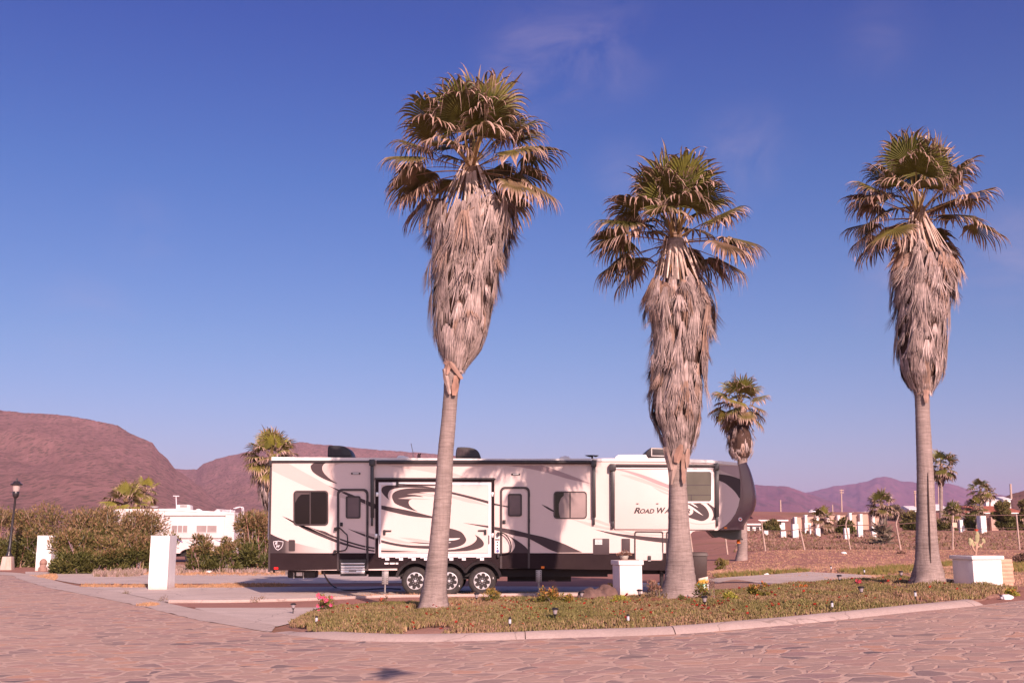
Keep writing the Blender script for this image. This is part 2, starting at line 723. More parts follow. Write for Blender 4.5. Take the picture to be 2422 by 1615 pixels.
def hill_material(name, a, bcol, scrub, sc=0.02):
    m, nt, N, L, b = nodes_of(name)
    tc = N('ShaderNodeTexCoord')
    mp = N('ShaderNodeMapping')
    mp.inputs['Scale'].default_value = (1.0, 0.24, 1.0)      # scrub stands in lines running down the slope
    L(tc.outputs['Object'], mp.inputs[0])
    co = mp.outputs[0]
    f1, _ = noise_node(N, L, co, sc * 0.35, 8, 0.65, 0.35, 0.65)
    base = mix_node(N, L, f1, a, bcol)
    f2, r2 = noise_node(N, L, co, sc * 1.5, 11, 0.9, 0.47, 0.60, (0, 0.75))
    vo = N('ShaderNodeTexVoronoi')                      # single dark bushes dotted over the slope
    vo.inputs['Scale'].default_value = sc * 2.4
    vo.inputs['Randomness'].default_value = 1.0
    L(co, vo.inputs['Vector'])
    dots = N('ShaderNodeMapRange')
    dots.inputs['From Min'].default_value = 0.42
    dots.inputs['From Max'].default_value = 0.22
    dots.inputs['To Max'].default_value = 0.9
    L(vo.outputs['Distance'], dots.inputs['Value'])
    base = mix_node(N, L, dots.outputs[0], base, scrub)
    base = mix_node(N, L, f2, base, scrub)
    f3, _ = noise_node(N, L, co, sc * 1.7, 10, 0.88, 0.55, 0.62, (0, 0.7))
    base = mix_node(N, L, f3, base, tuple(min(1, v * 1.5) for v in bcol))
    f4, _ = noise_node(N, L, co, sc * 0.5, 9, 0.8, 0.5, 0.66, (0, 0.45))
    base = mix_node(N, L, f4, base, tuple(v * 0.6 for v in scrub))
    L(base, b.inputs['Base Color'])
    b.inputs['Roughness'].default_value = 1.0
    b.inputs['Specular IOR Level'].default_value = 0.0
    bp = N('ShaderNodeBump')
    bp.inputs['Strength'].default_value = 0.6
    bp.inputs['Distance'].default_value = 8.0
    L(r2, bp.inputs['Height'])
    L(bp.outputs[0], b.inputs['Normal'])
    return m


def trunk_material():
    m, nt, N, L, b = nodes_of('palm_bark')
    tc = N('ShaderNodeTexCoord')
    co = tc.outputs['Object']
    mp = N('ShaderNodeMapping')
    mp.inputs['Scale'].default_value = (0.55, 0.55, 7.0)
    L(co, mp.inputs[0])
    f1, r1 = noise_node(N, L, mp.outputs[0], 5.5, 9, 0.75, 0.3, 0.7, (0, 1), 0.8)       # rings
    base = mix_node(N, L, f1, (0.19, 0.145, 0.13), (0.42, 0.335, 0.305))
    mp2 = N('ShaderNodeMapping')
    mp2.inputs['Scale'].default_value = (14.0, 14.0, 1.1)
    L(co, mp2.inputs[0])
    f2, r2 = noise_node(N, L, mp2.outputs[0], 1.6, 6, 0.7, 0.32, 0.62, (0.84, 1.05))   # fissures
    base = mix_node(N, L, 1.0, base, f2, 'MULTIPLY')
    f3, _ = noise_node(N, L, co, 1.6, 5, 0.6, 0.3, 0.7, (0.8, 1.2))
    base = mix_node(N, L, 1.0, base, f3, 'MULTIPLY')
    L(base, b.inputs['Base Color'])
    b.inputs['Roughness'].default_value = 0.9
    b.inputs['Specular IOR Level'].default_value = 0.15
    hh = mix_node(N, L, 0.25, r1, r2)
    bp = N('ShaderNodeBump')
    bp.inputs['Strength'].default_value = 0.8
    bp.inputs['Distance'].default_value = 0.03
    L(hh, bp.inputs['Height'])
    L(bp.outputs[0], b.inputs['Normal'])
    return m


def glass_material(name, c, rough=0.06):
    m, nt, N, L, b = nodes_of(name)
    tc = N('ShaderNodeTexCoord')
    f, _ = noise_node(N, L, tc.outputs['Object'], 1.2, 3, 0.5, 0.3, 0.7)
    L(mix_node(N, L, f, tuple(v * 0.8 for v in c), tuple(v * 1.25 for v in c)), b.inputs['Base Color'])
    b.inputs['Roughness'].default_value = rough
    b.inputs['Specular IOR Level'].default_value = 0.22
    return m


ROAD = road_material()
CONC = concrete_material('driveway_concrete', (0.57, 0.475, 0.42))
GUTTER = concrete_material('gutter_concrete', (0.53, 0.43, 0.375))
KERB = concrete_material('kerb_concrete', (0.47, 0.37, 0.33))
FIELD = soil_material('dry_field', (0.42, 0.21, 0.165), (0.36, 0.185, 0.135), (0.20, 0.135, 0.07), (0.16, 1.7))
REDGRAVEL = soil_material('red_gravel', (0.42, 0.22, 0.175), (0.36, 0.19, 0.15), None, (0.8, 14.0), 0.3)
BEDSOIL = soil_material('bed_soil', (0.43, 0.245, 0.19), (0.33, 0.19, 0.145), None, (0.8, 7.0))
SAND = soil_material('bare_sand', (0.43, 0.27, 0.205), (0.47, 0.30, 0.235), None, (0.7, 6.0), 0.3)
BARK = trunk_material()
FROND = leafmat('palm_leaf', 0.5, 0.12)
THATCH = leafmat('dead_palm_leaf', 0.8, 0.05, 0.28, 5.0, 0.1)
LEAF = leafmat('shrub_leaf', 0.55, 0.15)
TWIG = mat('dry_twig', (0.36, 0.26, 0.20), 0.9, 0.25, 6)
PLASTER = mat('white_plaster', (0.82, 0.78, 0.755), 0.75, 0.035, 1.3, 0.15, 12, dirt=((0.62, 0.53, 0.48), 0.28))


def base_dirt(m):
    """soil splashed up the foot of plastered masonry (object origin = its foot)"""
    nt = m.node_tree
    N, L = nt.nodes.new, nt.links.new
    b = nt.nodes['Principled BSDF']
    src = b.inputs['Base Color'].links[0].from_socket
    tc = N('ShaderNodeTexCoord')
    sep = N('ShaderNodeSeparateXYZ')
    L(tc.outputs['Object'], sep.inputs[0])
    f, _ = noise_node(N, L, tc.outputs['Object'], 9.0, 6, 0.7, 0.2, 0.8, (-0.16, 0.16))
    ad = N('ShaderNodeMath')
    L(sep.outputs['Z'], ad.inputs[0])
    L(f, ad.inputs[1])
    mr = N('ShaderNodeMapRange')
    mr.inputs['From Min'].default_value = 0.22
    mr.inputs['From Max'].default_value = 0.0
    mr.inputs['To Max'].default_value = 0.62
    L(ad.outputs[0], mr.inputs['Value'])
    L(mix_node(N, L, mr.outputs[0], src, (0.50, 0.33, 0.26)), b.inputs['Base Color'])
    return m


PLASTER_FOOT = base_dirt(mat('white_plaster_with_splash', (0.82, 0.78, 0.755), 0.75, 0.04, 1.6, 0.3, 10, dirt=((0.60, 0.50, 0.45), 0.35)))

# ================================================================== THE SETTING
def axis(near, step, far, grow=1.16):
    a = list(np.arange(0, near + 1e-6, step))
    s = step
    while a[-1] < far:
        s *= grow
        a.append(a[-1] + s)
    return a


def build_ground():
    xp = axis(34, 0.6, 9000)
    xs = [-x for x in reversed(xp[1:])] + xp
    yp = axis(110, 0.6, 9000)
    ys = [-60, -40, -25, -15, -8, -4] + yp
    vs = [(x, y, zfun(x, y)) for y in ys for x in xs]
    n = len(xs)
    fs = [(j * n + i, j * n + i + 1, (j + 1) * n + i + 1, (j + 1) * n + i) for j in range(len(ys) - 1) for i in range(n - 1)]
    mb = MB()
    mb.add(vs, fs)
    tag(mb.build('ground', FIELD, smooth=180, fix=False), kind='structure')


def sheet(name, P, off, m, step=0.55, kind='structure', zf=None):
    """flat polygon (x, y) laid over the land, 'off' metres above it"""
    bm = bmesh.new()
    vv = [bm.verts.new((p[0], p[1], 0)) for p in P]
    f = bm.faces.new(vv)
    if f.normal.z < 0:
        f.normal_flip()
    bmesh.ops.triangulate(bm, faces=bm.faces)
    for _ in range(9):
        ed = [e for e in bm.edges if e.calc_length() > step]
        if not ed:
            break
        bmesh.ops.subdivide_edges(bm, edges=ed, cuts=1)
        bmesh.ops.triangulate(bm, faces=[q for q in bm.faces if len(q.verts) > 3])
    for v in bm.verts:
        v.co.z = (zf or zfun)(v.co.x, v.co.y) + off
    bmesh.ops.recalc_face_normals(bm, faces=bm.faces)
    for q in bm.faces:
        if q.normal.z < 0:
            q.normal_flip()
    me = bpy.data.meshes.new(name)
    bm.to_mesh(me)
    bm.free()
    me.materials.append(m)
    me.polygons.foreach_set('use_smooth', [True] * len(me.polygons))
    o = bpy.data.objects.new(name, me)
    col.objects.link(o)
    return tag(o, kind=kind)


def land(pts, n=5):
    return [(p.x, p.y) for p in spline([on_land(*q) for q in pts], n)]


build_ground()

# lower edge of the kerb / concrete gutter, left to right, as the photo shows it
EDGE_L = [(-260, 1352), (0, 1360), (42, 1369), (107, 1389), (187, 1405), (275, 1423), (355, 1440), (404, 1453), (478, 1470), (533, 1479), (614, 1494)]
EDGE_R = [(640, 1497), (724, 1509), (808, 1516), (920, 1520), (1089, 1519), (1300, 1512), (1600, 1502), (1775, 1488), (1950, 1472), (2124, 1453), (2299, 1436)]
EDGE_R2 = [(2360, 1428), (2460, 1417), (2620, 1400)]
edge = land(EDGE_L + EDGE_R + EDGE_R2, 5)
road = [(-60, edge[0][1] + 1.0), ] + edge + [(34, edge[-1][1] + 1.5), (34, -30), (-60, -30)]
sheet('road', road, 0.02, ROAD, 0.8)

# gutter apron of the left driveways
gut_in = land([(-260, 1346), (0, 1353), (74, 1360), (130, 1374), (187, 1387), (275, 1401), (388, 1426), (452, 1440), (523, 1454), (604, 1471), (653, 1482)], 5)
gut_out = [(x + 0.07 * noise.noise((x * 1.7, y * 1.7, 3)), y + 0.10 * noise.noise((x * 2.1, y * 2.1, 8))) for x, y in land(EDGE_L + [(640, 1496)], 12)]
sheet('gutter', gut_out + gut_in[::-1], 0.0245, GUTTER, 0.8)

# concrete strips the trailers park on
sheet('pavement', land([(60, 1358), (150, 1375), (187, 1381)], 3) + land([(420, 1381), (700, 1380), (1000, 1379)], 3) + land([(1000, 1360), (600, 1358), (330, 1357), (60, 1352)], 3), 0.016, CONC, 1.2)
sheet('driveway', land([(187, 1388), (284, 1402), (388, 1425)], 4) + land([(500, 1425), (700, 1421), (900, 1412), (1200, 1409), (1440, 1408), (1560, 1408)], 3) + land([(1560, 1386), (1000, 1387), (660, 1389), (420, 1390), (187, 1388)], 3)[0:], 0.02, CONC, 0.9)
sheet('driveway_strip', land([(462, 1440), (523, 1454), (604, 1470), (655, 1483)], 4) + land([(720, 1467), (765, 1448), (1000, 1436)], 3) + land([(1000, 1431), (770, 1437), (560, 1438), (462, 1438)], 3), 0.016, CONC, 0.9)
sheet('gravel_strip', land([(395, 1427), (450, 1437), (560, 1438), (770, 1438), (1000, 1436), (1300, 1432), (1460, 1428)], 3) + land([(1460, 1413), (1200, 1411), (900, 1414), (700, 1422), (500, 1426)], 3), 0.012, REDGRAVEL, 0.9)
# thin raised concrete edging along the gravel
em = MB()
e_pts = [on_land(*p) for p in ((400, 1425.5), (500, 1426), (600, 1424.5), (700, 1422), (770, 1419.5), (900, 1413.5), (1040, 1412), (1200, 1409.5), (1300, 1409), (1450, 1409))]
em.tube([p + Vector((0, 0, 0.03)) for p in spline(e_pts, 3)], 0.055, 6)
tag(em.build('edging', KERB, smooth=60), kind='structure')
# slab in the open plot at the right
sheet('concrete_slab', land([(1640, 1384), (1700, 1384), (1830, 1391), (1950, 1385), (2110, 1377)], 2) + land([(2050, 1362), (2046, 1361), (1915, 1354), (1905, 1354.5), (1790, 1362), (1690, 1369), (1640, 1374)], 2), 0.03, CONC, 0.9)
sheet('slab_patch', land([(2195, 1370), (2280, 1372), (2300, 1383), (2225, 1388), (2190, 1383)], 2), 0.03, CONC, 0.9)
sheet('sandy_patch', land([(1560, 1420), (1640, 1424), (1740, 1410), (1790, 1398), (1800, 1385), (1750, 1374), (1720, 1376), (1690, 1384), (1640, 1392), (1560, 1404)], 3), 0.045, SAND, 0.7)


# ---- kerb: rolled concrete profile swept along the edge of the bed
def kerb():
    line = spline([on_land(*p) for p in EDGE_R + [(2327, 1432)]], 8)
    prof = [(0.0, -0.05), (0.0, 0.02), (0.07, 0.06), (0.18, 0.10), (0.28, 0.115), (0.38, 0.11), (0.40, -0.05)]
    # joints every few metres: split the sweep with small gaps
    acc = [0.0]
    for a, b in zip(line, line[1:]):
        acc.append(acc[-1] + (b - a).length)
    mb = MB()
    tot = acc[-1]

    def pos(s):
        i = min(max(np.searchsorted(acc, s) - 1, 0), len(line) - 2)
        t = (s - acc[i]) / max(acc[i + 1] - acc[i], 1e-6)
        return line[i].lerp(line[i + 1], t), (line[i + 1] - line[i]).normalized()
    s = 0.0
    rnd = random.Random(4)
    while s < tot - 0.1:
        e = min(tot, s + rnd.uniform(2.2, 3.4))
        n = max(2, int((e - s) / 0.3))
        vs, fs = [], []
        lift = rnd.uniform(-0.006, 0.006)
        for i in range(n + 1):
            p, t = pos(s + (e - 0.014 - s) * i / n)
            nrm = Vector((-t.y, t.x, 0)).normalized()
            ramp = ss(0.0, 1.8, s + (e - s) * i / n) * 0.8 + 0.2
            for k, (d, h) in enumerate(prof):
                q = p + nrm * d
                j = 0.004 * noise.noise((q.x * 5, q.y * 5, k))
                vs.append((q.x, q.y, zfun(q.x, q.y) + (h * ramp if h > 0 else h) + lift + j))
        m = len(prof)
        for i in range(n):
            for k in range(m - 1):
                fs.append((i * m + k, i * m + k + 1, (i + 1) * m + k + 1, (i + 1) * m + k))
        fs.append(tuple(range(m)))
        fs.append(tuple(n * m + k for k in range(m - 1, -1, -1)))
        mb.add(vs, fs)
        s = e
    tag(mb.build('kerb', KERB, smooth=50), kind='structure')
    inner = []
    for i in range(60):
        p, t = pos(tot * i / 59)
        nrm = Vector((-t.y, t.x, 0)).normalized()
        inner.append((p.x + nrm.x * 0.385, p.y + nrm.y * 0.385))
    return inner


bed_front = kerb()
bed_back = land([(2420, 1398), (2330, 1397), (2235, 1392), (2150, 1378), (2000, 1387), (1850, 1396), (1750, 1408), (1640, 1417), (1530, 1424), (1440, 1425), (1400, 1432), (1240, 1430), (1130, 1432), (1000, 1436), (850, 1446), (760, 1450), (700, 1470), (672, 1484)], 3)
BED = bed_front[2:] + bed_back[:-1]
MOUNDS = []         # extra heaps of soil round the palm roots (x, y, radius, height)


def land2(x, y):
    z = zfun(x, y)
    if in_poly(x, y, BED):
        d = edge_dist(x, y, BED)
        z += 0.03 + 0.08 * ss(0, 0.45, d) + 0.05 * ss(0, 1.6, d)
    for mx, my, mr, mh in MOUNDS:
        d = math.hypot(x - mx, y - my)
        if d < mr:
            z += mh * (1 - ss(0, mr, d))
    return z


# palm roots (x from the photo, y from the shadow each palm throws on the trailer)
PALM1_Y, PALM2_Y, PALM3_Y = 22.65, 23.5, 24.2
for pxx, pyy, YY in ((1027, 1445, PALM1_Y), (1605, 1417, PALM2_Y), (2200, 1376, PALM3_Y)):
    p = at(pxx, pyy, YY)
    MOUNDS.append((p.x, p.y, 1.5, 0.0))
    MOUNDS[-1] = (p.x, p.y, 1.6, max(0.0, p.z - land2(p.x, p.y)))
sheet('flower_bed', BED, 0.0, BEDSOIL, 0.4, zf=lambda x, y: land2(x, y) - 0.012)
print('mounds', MOUNDS)


# ================================================================== HILLS
def hill(name, ridge, Yr, Yf, m, seed, back=0.5, rough=0.06, cols=260, rows=46, foot=1266):
    """slope rising from the plain at distance Yf to the ridge (traced against the sky) at distance Yr"""
    px = [p[0] for p in ridge]
    py = [p[1] for p in ridge]
    vs, fs = [], []
    for j in range(rows + 12):
        for i in range(cols):
            x_ = px[0] + (px[-1] - px[0]) * i / (cols - 1)
            top = float(np.interp(x_, px, py)) + 1.6 * noise.noise((x_ * 0.045, seed, 0.0)) + 1.0 * noise.noise((x_ * 0.16, seed, 3.0))
            R_ = at(x_, top, Yr)
            if j <= rows:
                t = j / rows
                Y = Yf + (Yr - Yf) * t
                # ratio of height to distance grows steadily, so the ridge stays the skyline
                rz = (R_.z - EYE) / Yr
                g = t ** 0.85
                n = noise.fractal((R_.x * 0.006 + seed * 7, Y * 0.0035, seed), 0.9, 2.1, 6)
                g2 = g * (1 + rough * 2.2 * n * (1 - t) ** 0.6 * 2 * min(1, t * 4))
                z = EYE + rz * Y * min(g2, 0.3 + 0.7 * t if t > 0.9 else 9) - (1 - t) * 4
                if j == rows:
                    z = R_.z
                X = R_.x / Yr * Y
            else:
                k = (j - rows) / 12
                Y = Yr + (Yr - Yf) * back * k
                X = R_.x / Yr * Y
                z = R_.z * (1 - k ** 1.4) * 1.0 - 6 * k
                z = min(z, EYE + (R_.z - EYE) / Yr * Y * (1 - 0.05 * k) - 0.5)
            vs.append((X, Y, z))
    nr = rows + 12
    for j in range(nr - 1):
        for i in range(cols - 1):
            fs.append((j * cols + i, j * cols + i + 1, (j + 1) * cols + i + 1, (j + 1) * cols + i))
    mb = MB()
    mb.add(vs, fs)
    return tag(mb.build(name, m, smooth=180, fix=False), kind='structure')


H1 = hill_material('scrub_hillside', (0.43, 0.23, 0.205), (0.35, 0.19, 0.168), (0.17, 0.12, 0.09), 0.085)
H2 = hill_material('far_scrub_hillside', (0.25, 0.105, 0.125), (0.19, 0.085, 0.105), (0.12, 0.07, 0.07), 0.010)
hill('hill', [(-420, 1000), (-200, 975), (0, 969.5), (51, 975.5), (135, 980), (180, 986), (234, 996.5), (279, 1005.5), (303, 1022), (330, 1034), (361, 1047), (375, 1067), (396, 1085), (415, 1109), (450, 1132), (510, 1180), (560, 1215), (640, 1250)], 1500, 480, H1, 1.0, cols=420)
hill('hill', [(300, 1105), (415, 1109), (465, 1110), (480, 1097), (510, 1085), (560, 1074), (640, 1055), (707, 1045), (835, 1058), (932, 1066), (1034, 1073.6), (1200, 1092), (1400, 1120), (1600, 1170), (1800, 1230)], 2300, 1050, H1, 2.3, cols=420)
hill('hill', [(1480, 1190), (1600, 1155), (1700, 1146), (1780, 1146), (1863, 1150), (1884, 1157), (1904, 1165), (1955, 1181), (2007, 1198), (2060, 1222), (2140, 1250)], 4200, 2700, H2, 3.1, cols=220)
hill('hill', [(1780, 1200), (1904, 1165), (1933, 1159), (1976, 1149), (2022, 1143), (2053, 1138), (2071, 1129), (2090, 1126.5), (2108, 1129), (2130, 1138), (2170, 1140), (2246, 1143), (2277, 1152), (2308, 1164.4), (2345, 1169), (2480, 1176), (2700, 1190), (3000, 1225)], 6200, 4400, H2, 4.7, cols=320)
hill('hill', [(2290, 1205), (2330, 1192), (2360, 1182), (2391, 1168), (2422, 1160), (2480, 1150), (2600, 1142), (2900, 1150)], 420, 190, H1, 5.9, rough=0.03)


# ================================================================== PALMS
def lerp3(a, b, t):
    return tuple(a[i] + (b[i] - a[i]) * t for i in range(3))


GREEN = (0.070, 0.080, 0.018)
YGREEN = (0.19, 0.175, 0.034)
BROWN = (0.105, 0.058, 0.036)
TAN = (0.37, 0.225, 0.165)
PINKTAN = (0.60, 0.42, 0.35)
UP = Vector((0, 0, 1))


def strip_rows(mb, rows, cols):
    """rows of three points (left, ridge, right) joined into a folded blade"""
    vs, cs, fs = [], [], []
    for r, c in zip(rows, cols):
        vs += r
        cs += [c] * 3
    for i in range(len(rows) - 1):
        a = i * 3
        fs += [(a, a + 1, a + 4, a + 3), (a + 1, a + 2, a + 5, a + 4)]
    mb.add(vs, fs, cs)


def fan_leaf(mb, C, az, el, plen, Rb, nseg, dry, rnd, sag=0.35, fold=0.45, tilt=0.35, droop=1.0, tips=1.0, spread=2.0, lush=1.0):
    """one fan-palm leaf: strap-like stalk and a pleated fan whose tips split, dry out and hang"""
    d = Vector((math.cos(az) * math.cos(el), math.sin(az) * math.cos(el), math.sin(el)))
    p = Vector(C)
    n = 5
    side = d.cross(UP)
    if side.length < 0.15:
        side = Vector((math.cos(az + 1.57), math.sin(az + 1.57), 0))
    side.normalize()
    rows, cols = [], []
    stalk = lerp3((0.24, 0.20, 0.07), (0.36, 0.21, 0.12), min(1, dry * 1.1 + rnd.uniform(-0.1, 0.2)))
    for i in range(n + 1):
        t = i / n
        w = 0.036 * (1 - 0.55 * t) * (Rb / 0.95)
        nn = side.cross(d).normalized()
        rows.append([p - side * w, p + nn * w * 0.5, p + side * w])
        cols.append(stalk)
        if i < n:
            d = (d - UP * sag / n * (0.4 + 0.6 * math.cos(el))).normalized()
            p = p + d * (plen / n)
    strip_rows(mb, rows, cols)
    # blade: dips a little where the stalk enters it
    d = (d - UP * tilt).normalized()
    side = d.cross(UP)
    if side.length < 0.15:
        side = Vector((math.cos(az + 1.57), math.sin(az + 1.57), 0))
    side.normalize()
    roll = rnd.uniform(-0.4, 0.4)
    nrm = side.cross(d).normalized()
    s2 = side * math.cos(roll) + nrm * math.sin(roll)
    nrm = s2.cross(d).normalized()
    side = s2
    H = p
    dphi = 2 * spread / nseg
    g = lerp3(GREEN, YGREEN, rnd.random() * 0.8)
    if lush > 1:
        g = tuple(v * lush for v in lerp3(g, YGREEN, 0.5))
    g = lerp3(g, BROWN, min(1, max(0, dry * 1.25 - 0.25)))
    if dry > 1.2:                                       # long dead: bleached all over
        g = lerp3((0.46, 0.335, 0.285), (0.36, 0.20, 0.125), rnd.random() * (0.9 if dry > 1.3 else 0.3))
    ts = [0.0, 0.22, 0.45, 0.6, 0.72, 0.83, 0.92, 1.0]
    for k in range(nseg):
        phi = -spread + dphi * (k + 0.5)
        L = Rb * (0.80 + 0.20 * math.cos(phi)) * rnd.uniform(0.90, 1.10)
        dr = d * math.cos(phi) + side * math.sin(phi) + nrm * (0.22 - 0.30 * abs(math.sin(phi)))
        dr.normalize()
        tang = (side * math.cos(phi) - d * math.sin(phi)).normalized()
        q = Vector(H)
        rows, cols = [], []
        tipd = tips * rnd.uniform(0.5, 1.6)
        curl = rnd.uniform(-0.9, 0.9)
        mydry = min(1.0, max(0.0, dry + rnd.uniform(-0.2, 0.25)))
        tipc = lerp3(TAN, PINKTAN, rnd.random())
        if rnd.random() < 0.38:
            tipc = lerp3(tipc, BROWN, 0.7)
        split = 0.55 + rnd.uniform(-0.05, 0.06)
        pt = 0.0
        lo = 0.70 - 0.30 * mydry
        for t in ts:
            st = (t - pt) * L
            q = q + dr * st
            pt = t
            if t <= split:
                w = math.tan(dphi / 2) * t * L * 1.06 + 0.002
            else:
                w0 = math.tan(dphi / 2) * split * L * 1.06
                w = w0 * (1 - ((t - split) / (1 - split)) ** 1.3) * 0.92 + 0.0025
            fold_h = w * fold
            rows.append([q - tang * w, q + nrm * fold_h, q + tang * w])
            c = g if t < lo else lerp3(g, tipc, min(1, (t - lo) / max(0.12, 0.9 - lo) * 1.25))
            if t < 0.3:
                c = lerp3(c, YGREEN if dry < 0.6 else TAN, 0.35)
            cols.append(c)
            # gravity pulls harder towards the split tips
            pull = droop * (0.10 + 0.30 * t) if t < split else droop * 0.3 + tipd * (0.7 + 1.9 * (t - split))
            dr = (dr - UP * pull * 0.42 + tang * curl * (0.35 if t > split else 0.0)).normalized()
        strip_rows(mb, rows, cols)
        if tips > 0.5 and rnd.random() < 0.35:          # loose thread hanging from the split
            a = rows[4][1]
            ln = rnd.uniform(0.12, 0.4) * Rb
            bend = tang * rnd.uniform(-0.5, 0.5)
            pr = []
            for i in range(4):
                t = i / 3
                b_ = Vector(a) + (dr * 0.35 + bend) * ln * t - UP * ln * t * t
                w = 0.0055 * (1 - t) + 0.0012
                pr.append([b_ - tang * w, b_ + nrm * 0.001, b_ + tang * w])
            strip_rows(mb, pr, [tipc] * 4)


def strand(mb, pts, w, colr, side):
    rows = []
    n = len(pts)
    for i, p in enumerate(pts):
        t = i / (n - 1)
        ww = w * (1.0 if t < 0.5 else 1 - (t - 0.5) * 1.7)
        out = Vector((side.y, -side.x, 0))
        rows.append([p - side * ww, p + out * ww * 0.35, p + side * ww])
    strip_rows(mb, rows, [colr] * n)


